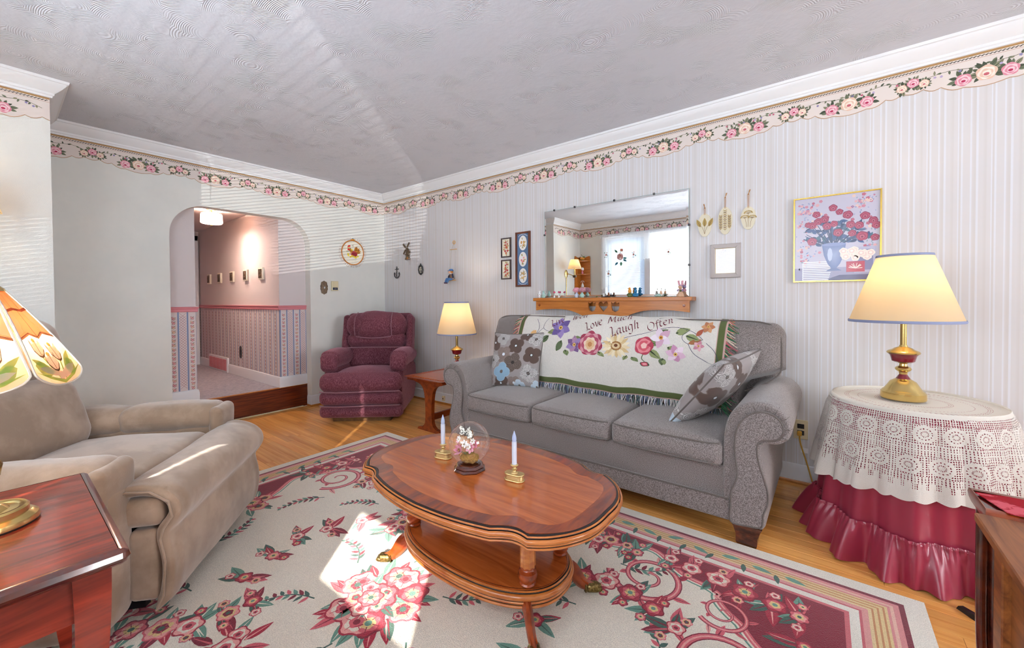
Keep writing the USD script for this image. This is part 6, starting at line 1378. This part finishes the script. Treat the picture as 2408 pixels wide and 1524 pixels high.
# outlets, cords, a heat register behind the sofa
def outlet(label, loc, plate='ivory', rz=0):
    t = thing('wall_outlet', label, 'outlet', loc, rotz=rz); obj('plate', rbox((.072, .007, .116), .003, 2, 2, loc=(0, -.0036, 0)), plate, t)
    for z in (.020, -.020): r = obj('receptacle', tf(rbox((.034, .006, .028), .002, 2, 1), (0, -.006, z)), 'black', t)
    return t
outlet('ivory wall outlet with dark sockets beside the near sofa arm', (4.252, 0, .335))
mat('cord_gold', '#c9982e', rough=.5)
t = thing('lamp_cord', 'golden lamp cord hanging from the outlet to the floor by the sofa', 'cord', (4.252, 0, 0)); obj('cord', tube(spline([(-.005, -.03, .30), (.0, -.035, .26), (.03, -.05, .16), (.06, -.085, .06), (.085, -.15, .008), (.12, -.24, .006), (.2, -.30, .006)], 40), .0042, 8), 'cord_gold', t); obj('plug', rbox((.024, .030, .026), .006, 2, 2, loc=(-.005, -.026, .315)), 'cord_gold', t)
obj('tag', bx(.002, .040, -.038, -.037, .205, .235), 'white_plastic', t)
t = thing('lamp_cord', 'golden lamp cord looped in a knot below the cherry end table', 'cord', (1.80, -.17, 0))
obj('cord', tube(spline([(.02, -.10, .44), (.03, -.07, .25), (.035, -.05, .14), (.02, -.05, .115), (.06, -.04, .10), (.075, -.04, .135), (.045, -.04, .14), (.03, -.05, .10), (.05, -.05, .075), (.10, -.05, .07), (.16, -.06, .03), (.24, -.08, .006), (.30, -.12, .006)], 90), .004, 7), 'cord_gold', t); obj('knot', tube(spline([(.02, -.055, .12), (.045, -.04, .09), (.03, -.06, .06), (.05, -.05, .11)], 20), .004, 6), 'cord_gold', t)
t = thing('wall_jack', 'little ivory phone jack fixed on the baseboard beside the burgundy recliner', 'outlet', (1.085, -.014, .068)); obj('box', rbox((.034, .02, .055), .003, 2, 1, loc=(0, -.009, 0)), 'ivory', t); obj('socket', bx(-.006, .006, -.0205, -.018, -.008, .006), 'black', t)
mat('register_pink', '#e3a0a6', rough=.5)
t = thing('heat_register', 'pink wall register half hidden behind the far sofa arm', 'vent', (2.05, 0, .19)); obj('cover', rbox((.13, .014, .30), .003, 2, 2, loc=(0, -.008, 0)), 'register_pink', t)
for k in range(14): obj('slot', bx(-.032, .050, -.0165, -.0148, -.105+k*.016, -.098+k*.016), 'bow_pink', t)

# ------------------------------------------------------------------ on the arch wall
def wx(name, label, catg, y, z, group=None): return thing(name, label, catg, (.001, y, z), rotz=90, group=group)   # local x runs along the wall to the right, -y comes out
t = wx('embroidery_hoop', 'round embroidery hoop of a red and brown hen with lace edging', 'embroidery', -.432, 1.696)
a = np.linspace(0, 2*PI, 72, endpoint=False)
obj('hoop', tube(np.c_[.137*np.cos(a), np.full(72, -.008), .140*np.sin(a)], .0065, 8, True), 'wood_pale' if False else 'shoe_wood', t)
obj('linen', tf(lathe([(0, 0), (.137, 0), (.137, .004), (0, .004)], 60), (0, -.004, 0), rx=PI/2), 'linen' if False else 'mat_cream', t)
look('lace_edge', {'g': ('texture_coordinate', {}), 'v': ('voronoi_texture', dict(scale=150.0)), 'm': ('map_range', dict(from_min=.25, from_max=.5, clamp=True)), 'd': ('principled_bsdf', dict(base_color=lin('#e9e4de'), roughness=.9)), 't': ('transparent_bsdf', {}), 'x': ('mix_closure', {})},
     [('g.object', 'v.vector'), ('v.distance', 'm.value'), ('m.result', 'x.fac'), ('t.BSDF', 'x.closure1'), ('d.BSDF', 'x.closure2')], 'x.closure')
ri = np.linspace(.138, .172, 6); a2 = np.linspace(0, 2*PI, 220, endpoint=False); q = ri[None]+.004*np.sin(a2*24)[:, None]*(ri[None]-.138)/.034
obj('lace', gridmesh(np.stack([q*np.cos(a2)[:, None], -.004-.006*np.sin(a2*48)[:, None]*(ri[None]-.138)/.034, q*1.02*np.sin(a2)[:, None]], -1), wu=True), 'lace_edge', t, smooth=True)
obj('hoop_screw', rbox((.045, .012, .012), .003, 2, 1, loc=(0, -.010, .150)), 'bird_orange', t); obj('screw_head', rbox((.02, .010, .008), .002, 2, 1, loc=(0, -.011, .158)), 'black', t)
p = Paint(); g = np.random.default_rng(4)
for k in range(7): p.leaf(.028, .0, .075+.01*(k % 2), .026, .05+k*.24, cc(['#b5742a', '#c98a34', '#9a5f24'][k % 3]), 2)
p.disc(.012, -.012, .046, cc('#a8383c'), 4, 20, .032, -.2); p.disc(.016, -.016, .03, cc('#8e2a34'), 5, 16, .018, -.3)
p.fan(np.array([(-.03, -.005), (-.045, .03), (-.052, .05), (-.040, .062), (-.025, .05), (-.012, .02), (.0, .008)]), cc('#b07a34'), 4.5)
for x, z, r in ((-.050, .070, .012), (-.040, .074, .011), (-.056, .062, .010), (-.055, .034, .012), (-.046, .030, .010)): p.disc(x, z, r, cc('#d02820'), 5, 10)
p.disc(-.047, .054, .011, cc('#e6c48a'), 6, 10); p.disc(-.044, .056, .003, cc('#1a1a1a'), 7, 6); p.leaf(-.058, .052, -.014, .006, 0, cc('#e0a030'), 7)
p.fan(np.array([(-.036, -.03), (-.02, -.02), (-.02, .0), (-.035, .01), (-.042, -.01)]), cc('#ecc0a0'), 4)
for x, z in ((-.055, -.035), (-.03, -.05), (-.012, -.04), (.012, -.045), (.04, -.05), (.062, -.04), (-.06, -.02), (-.01, .03), (.03, -.055)):
    p.lobed(x, z, .012, 5, cc('#e6c622'), 6, .25, x*40, ccol=cc('#f0dc50'))
for x, z, an in ((-.06, -.0, 1.9), (-.068, .0, 2.3), (-.05, .0, 1.4), (.0, .06, 1.2), (-.01, .075, .8)): p.leaf(x, z, .03, .005, an, cc('#6a7a50'), 3)
mm, cc_ = p.build(face(.008)); obj('stitched_hen', mm, 'print', t, smooth=False, col=cc_)
t = wx('light_switch', 'antique bronze light switch plate with one white toggle', 'light switch', -.776, 1.283)
sw = [(-.030, -.06), (-.022, -.064), (-.012, -.068), (0, -.076), (.012, -.068), (.022, -.064), (.030, -.06), (.036, -.03), (.042, -.018), (.039, 0), (.042, .018), (.036, .03), (.030, .06), (.022, .064), (.012, .068), (0, .076), (-.012, .068), (-.022, .064), (-.030, .06), (-.036, .03), (-.042, .018), (-.039, 0), (-.042, -.018), (-.036, -.03)]
pl_ = Polygon(sw); obj('plate', tf(cat(extrude(pl_, .004), extrude(pl_.buffer(-.004), .006)), (0, 0, 0), **UPX), 'bronze', t, smooth=20)
obj('toggle', rbox((.010, .016, .022), .003, 2, 1, loc=(0, -.012, 0), rx=.3), 'white_plastic', t)
for z in (.03, -.03): obj('screw', ball(.003, (0, -.006, z)), 'black', t)
t = wx('thermostat', 'ivory wall thermostat with small dark display beside the switch', 'thermostat', -.660, 1.303)
obj('case', rbox((.078, .024, .108), .005, 2, 2, loc=(0, -.012, 0)), 'ivory', t); obj('cover', rbox((.054, .006, .060), .002, 2, 1, loc=(0, -.026, .018)), 'ivory', t); obj('display', bx(-.028, .028, -.0262, -.0235, -.044, -.018, .001), 'cloth_navy', t)
tm = meshkit.text_mesh('100', .011, .0004, False); obj('digits', tf(tm, (-.013, -.0264, -.037), rx=PI/2), 'string', t, kind='stuff')

# ------------------------------------------------------------------ in the hall
for k, x in enumerate((-.525, -.965, -1.40, -1.845, -2.255)):
    t = thing('hall_plaque', ['nearest of the five small bronze picture plaques along the hall', 'second bronze picture plaque along the hall counted from the arch', 'middle one of the five small bronze picture plaques in the hall', 'fourth bronze picture plaque along the hall counted from the arch', 'furthest of the five small bronze picture plaques along the hall'][k], 'wall plaque', (x, HY-.001, 1.44), group=None)
    obj('block', rbox((.115, .022, .132), .004, 2, 2, loc=(0, -.011, 0)), 'mat_cream', t); obj('relief', cat(rbox((.085, .006, .10), .003, 2, 2, loc=(0, -.024, 0)), ball(.02, (0, -.026, .01), (1, .4, 1.2)), ball(.028, (0, -.024, -.025), (1.1, .3, .7))), 'bronze', t)
t = thing('hall_outlet', 'dark ornate outlet cover low on the striped hall paper', 'outlet', (-1.187, HY-.002, .527)); obj('plate', tf(extrude(Polygon([(a*.85, b) for a, b in sw]), .006), (0, 0, 0), **UPX), 'pewter', t); obj('receptacle', rbox((.03, .006, .06), .002, 2, 1, loc=(0, -.008, 0)), 'black', t)
t = thing('floor_register', 'pink louvred register set in the hall baseboard', 'vent', (-1.94, HY, HZ+.09)); obj('frame', rbox((.70, .022, .19), .004, 2, 2, loc=(0, -.012, 0)), 'paint_trim', t)
for k in range(5): obj('louvre_panel', rbox((.112, .012, .145), .003, 2, 1, loc=(-.26+k*.13, -.020, 0)), 'register_pink', t)
for k in range(8): obj('louvre', bx(-.325, .325, -.030, -.026, -.066+k*.0175, -.059+k*.0175), 'rail_pink', t)
t = thing('hall_light', 'pressed glass ceiling light glowing in the hall', 'ceiling light', (-.86, -1.56, 2.138))
mat('pressed_glass', '#d8b4a4', rough=.15, trans=('#d9b49e', .5))
obj('canopy', lathe([(0, 0), (.05, 0), (.048, -.012), (.02, -.022), (0, -.022)], 24), 'brass', t); obj('arms', cat(*[tube(spline([(0, 0, -.02), (.03*math.cos(a), .03*math.sin(a), -.045), (.06*math.cos(a), .06*math.sin(a), -.06)], 10), .005, 6) for a in (0, 2.1, 4.2)]), 'brass', t, kind='stuff')
a = np.linspace(0, 2*PI, 48, endpoint=False); flz = np.array([-.055, -.065, -.15, -.162]); rr_ = np.array([.086, .094, .098, .088])
P = np.stack([np.stack([rr_*(1+.025*math.cos(16*q))*math.cos(q), rr_*(1+.025*math.cos(16*q))*math.sin(q), flz], -1) for q in a])
obj('glass_shade', gridmesh(P, wu=True), 'pressed_glass', t, smooth=20); obj('finial', cat(ball(.010, (0, 0, -.178)), tube([(0, 0, -.06), (0, 0, -.175)], .004, 6)), 'brass', t)
for s in (-1, 1): obj('bulb', ball(.022, (s*.035, 0, -.11)), 'bulb_glow', t)
hl = light(UsdLux.SphereLight.Define(stage, str(t.GetPath())+'/lamp_light'), (1.0, .74, .60), 330.0); hl.CreateRadiusAttr(.058); UsdGeom.Xformable(hl.GetPrim()).AddTranslateOp().Set(Gf.Vec3d(0, 0, -.11))
dr = struct('door_1', bx(-2.75, -2.715, -2.05, -1.29, HZ, 2.0, .004), 'door_cream' if False else 'rail_pink')
obj('casing', cat(bx(-2.75, -2.69, -1.29, -1.215, HZ, 2.07, .004), bx(-2.75, -2.69, -2.12, -2.05, HZ, 2.07, .004), bx(-2.75, -2.69, -2.12, -1.215, 2.0, 2.07, .004)), 'paint_trim', dr, kind=None)
obj('panel', rbox((.02, .5, .6), .006, 2, 1, loc=(-2.71, -1.67, 1.55)), 'paint_trim', dr); obj('panel', rbox((.02, .5, .75), .006, 2, 1, loc=(-2.71, -1.67, .75)), 'rail_pink', dr); obj('door_handle', ball(.03, (-2.69, -1.36, 1.2)), 'brass', dr)

# ------------------------------------------------------------------ by the window, seen in the mirror
def blind(label, x0, x1, z0, z1, tilt=31, matn='slat_white'):
    t = thing('window_blind', label, 'blind', ((x0+x1)/2, YF-.035, 0))
    w = x1-x0; zz = np.arange(z0+.02, z1-.03, .0212); th = math.radians(tilt); out = []
    a = np.linspace(-1, 1, 4); pr = np.stack([a*.0125, .0016*(1-a**2)], 1); R = np.array([[math.cos(th), -math.sin(th)], [math.sin(th), math.cos(th)]]); pr = pr@R.T    # inner edge up
    P = np.zeros((len(zz), 2, 4, 3))
    for k, z in enumerate(zz):
        for e, x in enumerate((-w/2, w/2)): P[k, e, :, 0] = x; P[k, e, :, 1:] = pr+[0, z]
    obj('slats', cat(*[gridmesh(P[k]) for k in range(len(zz))]), matn, t, smooth=30, kind='stuff')
    obj('headrail', bx(-w/2, w/2, -.018, .018, z1-.03, z1, .003), 'white_plastic', t); obj('bottom_rail', bx(-w/2, w/2, -.014, .014, z0, z0+.014, .003), 'white_plastic', t)
    for f in (-.38, .38): obj('ladder', tube([(f*w, .0145, z0), (f*w, .0145, z1-.02)], .0009, 4), 'white_plastic', t)
    obj('wand', tube([(-w/2+.08, .022, z1-.04), (-w/2+.08, .026, z1-.65)], .0035, 6), 'white_plastic', t)
blind('white slatted blind in the narrow window nearest the corner shelf', 1.285, 1.965, .90, 2.145, 60, 'slat_grey')
blind('wide white slatted blind on the left part of the picture window', 2.05, 3.335, .90, 2.145)
blind('white slatted blind on the right part of the picture window', 3.353, 3.905, .90, 2.145)
blind('raised white slatted blind in the narrow window behind the camera', 3.99, 4.715, 1.17, 2.145)
# sheer swags on a rod
def swag(label, x0, x1, left, seed):
    t = thing('sheer_valance', label, 'curtain', (0, 0, 0)); nu, nv = 260, 40; u = np.linspace(0, 1, nu); x = x0+(x1-x0)*u
    f = u if left else 1-u
    zb = np.interp(f, [0, .10, .2, .35, .5, .62, .75, 1], [1.255, 1.285, 1.33, 1.50, 1.635, 1.69, 1.72, 1.75])-.012*np.abs(np.sin(u*60))
    v = np.linspace(0, 1, nv); Z = 2.155+(zb[:, None]-2.155)*v[None]; Y = YF+.075+.014*np.sin(u*70+3*np.sin(u*9+seed))[:, None]*(.5+.7*v[None])+.006*np.sin(u*163)[:, None]*v[None]
    obj('cloth', gridmesh(np.stack([np.repeat(x[:, None], nv, 1), Y, Z], -1)), 'sheer', t, smooth=True)
    hd = 2.155+np.linspace(0, .03, 4); Yh = YF+.078+.006*np.sin(u*150)[:, None]+0*hd[None]; obj('heading', gridmesh(np.stack([np.repeat(x[:, None], 4, 1), Yh, np.repeat(hd[None], nu, 0)], -1)), 'sheer', t, smooth=True)
    p = Paint(); g = np.random.default_rng(seed)
    for (fx, z, s) in ((.42 if left else .53, 1.80, 1.0), (.70 if left else .80, 1.82, .35), (.17, 1.52, .4), (.12 if left else .3, 1.85, .35)):
        cx = x0+(x1-x0)*(fx if left else 1-fx)
        for dx, dz, a in ((-.05, .07, 2.2), (.02, -.09, -1.6), (-.045, -.09, -2.2), (.06, -.05, -.6), (.055, -.03, .0)): p.leaf(cx+dx*s, z+dz*s, .07*s, .03*s, a, cc(['#3f8a84', '#4a7a5a', '#2f6a78'][g.integers(3)]), 1)
        for r, c in ((.06, '#d8a8a4'), (.048, '#f0dcd4'), (.03, '#b8685c')): p.lobed(cx, z+(.06-r)*.4*s, r*s, 5, cc(c), 3+(.06-r)*40, .15, r*20)
        p.lobed(cx+.03*s, z+.11*s, .026*s, 4, cc('#c9826c'), 3, .3, .6); p.ribbon([(cx, z+.05*s), (cx+.025*s, z+.10*s)], .006*s, cc('#4a7a5a'), 2)
    def mp(s, h): uu_ = (s[:, 0]-x0)/(x1-x0); return np.c_[s[:, 0], YF+.075+.014*np.sin(uu_*70+3*np.sin(uu_*9+seed))+.006+h*2e-4+.012, s[:, 1]]
    mm, cl = p.build(mp); obj('embroidery', mm, 'print', t, smooth=False, col=cl)
swag('sheer white swag with embroidered roses nearest the corner shelf', 1.215, 2.06, True, 1)
swag('sheer white swag with embroidered roses across the picture window', 2.06, 3.62, False, 2)
t = thing('curtain_rod', 'white curtain rod carrying the sheer swags over the window', 'curtain rod', (3.0, YF+.048, 2.158)); obj('rod', tf(lathe([(0, -1.82), (.008, -1.82), (.008, 1.82), (0, 1.82)], 12), (0, 0, 0), ry=PI/2), 'white_plastic', t)
for x in (-1.80, 1.80): obj('bracket', bx(x-.012, x+.012, -.048, .008, -.016, .016), 'white_plastic', t)
# swing-arm wall lamp on the jog wall
t = thing('wall_sconce', 'brass swing arm wall lamp with lit shade beside the corner shelf', 'wall lamp', (XJ+.001, -3.19, 1.53)); 
obj('wall_plate', tf(lathe([(0, 0), (.045, 0), (.044, .010), (.030, .016), (.016, .022), (.016, .034), (0, .036)], 28, sx=1.55), (0, 0, 0), ry=PI/2), 'brass', t)
obj('arm', tube(spline([(.03, 0, 0), (.10, .02, -.015), (.15, .05, -.03), (.20, .075, -.035)], 20), .007, 8), 'brass', t)
obj('socket_cup', lathe([(0, -.075), (.030, -.072), (.036, -.055), (.036, -.035), (.030, -.030), (0, -.03)], 28, (.22, .085, 0)), 'bronze', t); obj('stem', tube([(.22, .085, -.035), (.22, .085, .10)], .012, 12), 'brass', t)
q = np.linspace(0, 1, 6); pr = np.c_[.118-.052*q, .075+.155*q]; obj('shade', lathe(np.r_[pr, (pr-[.0018, 0])[::-1], pr[:1]], 48, (.22, .085, 0)), 'shade_cloth', t)
obj('bulb', ball(.024, (.22, .085, .14), (1, 1, 1.2)), 'bulb_glow', t); obj('cord_cover', tube([(.012, 0, -.06), (.012, .012, -.5)], .006, 6), 'brass', t)
sp = light(UsdLux.SphereLight.Define(stage, str(t.GetPath())+'/lamp_light'), (1.0, .70, .36), 34.0); sp.CreateRadiusAttr(.03); UsdGeom.Xformable(sp.GetPrim()).AddTranslateOp().Set(Gf.Vec3d(.22, .085, .17))
# corner shelf unit
CX, CY = XJ+.004, YF+.004
t = thing('corner_shelf', 'tall oak corner shelf unit reflected in the mirror beside the window', 'shelf', (CX, CY, 0))
cz0, cz1 = .80, 1.86
def side_panel(): return [(0, cz0), (.21, cz0), (.21, cz1-.05)]+[(.19+.02*math.cos(a), cz1-.05+.05*math.sin(a)) for a in np.linspace(0, PI/2, 6)]+[(.12, cz1-.02), (.05, cz1-.02), (0, cz1)]
obj('side_panel', xz(Polygon(side_panel()).buffer(0), 0, .016), 'oak_orange', t); 
m_ = xz(Polygon(side_panel()).buffer(0), 0, .016); m_.vertices = m_.vertices[:, [1, 0, 2]]; obj('side_panel', m_, 'oak_orange', t)
def tri(): return np.array([(0.016, 0.016), (.205, .016)]+[(.016+.19*math.cos(a), .016+.19*math.sin(a)) for a in np.linspace(0, PI/2, 14)]+[(.016, .205)])
zs_ = (1.76, 1.52, 1.28, 1.04, .82)
for z in zs_: obj('shelf', extrude(Polygon(tri()).buffer(0), .016, (0, 0, z)), 'oak_orange', t)
def cs(name, label, catg, z, x=.10, y=.10): return thing(name, label, catg, (CX+x, CY+y, z+.0180))
t = cs('song_bird', 'yellow and dark garden bird figurine on the top of the corner shelf', 'figurine', 1.76); obj('body', ball(.03, (0, 0, .035), (1.5, 1, .9)), 'bird_orange', t); obj('head', ball(.018, (.035, 0, .062)), 'grass_green', t); obj('tail', tf(rbox((.06, .015, .012), .004, 2, 1), (-.042, 0, .04), ry=.3), 'black', t); obj('twig', tube([(0, 0, .0), (.02, .01, .06), (-.02, 0, .11)], .004, 6), 'grass_green', t); obj('base', ball(.03, (0, 0, .006), (1.2, 1, .25)), 'grass_green', t)
t = cs('pink_bonnet', 'white and pink bonnet lady figurine on the upper middle shelf', 'figurine', 1.52); obj('skirt', lathe([(0, 0), (.020, 0), (.018, .03), (.010, .055), (0, .057)], 20), 'petal_rose', t); obj('bonnet', ball(.030, (0, 0, .085), (1, .9, 1.15)), 'china_white', t); obj('posy', ball(.014, (.012, .014, .065)), 'petal_pink', t)
t = cs('china_swan', 'white china lady figurine with arched basket on the lower middle shelf', 'figurine', 1.28); obj('skirt', lathe([(0, 0), (.028, 0), (.026, .03), (.014, .06), (.010, .075), (0, .078)], 22), 'china_white', t); obj('head', ball(.013, (0, 0, .09)), 'figure_tan', t); obj('basket', tube([(.032*math.cos(a), 0, .085+.030*math.sin(a)) for a in np.linspace(0, PI, 14)], .004, 6), 'china_white', t)

# ------------------------------------------------------------------ which things belong together
for stem, grp in (('hall_plaque', 'bronze picture plaques along the hall'), ('clay_plaque', 'clay ovals hanging beside the mirror'), ('table_lamp', 'brass and burgundy table lamps'), ('candlestick', 'flameless candles on the coffee table'), ('scatter_cushion', 'flowered cushions on the sofa'),
                  ('window_blind', 'white slatted blinds in the front window'), ('sheer_valance', 'sheer embroidered swags over the front window'), ('flower_print', 'small dark framed flower prints'), ('rose_vase', 'tiny rose vases on the oak shelf'), ('bouquet_vase', 'bouquet vases on the oak shelf'), ('bud_vase', 'china bud vases on the oak shelf'), ('lamp_cord', 'golden lamp cords by the sofa')):
    for q in stage.GetPrimAtPath('/World').GetChildren():
        if q.GetName() == stem or (q.GetName().startswith(stem+'_') and q.GetName()[len(stem)+1:].isdigit()): q.SetCustomDataByKey('group', grp)
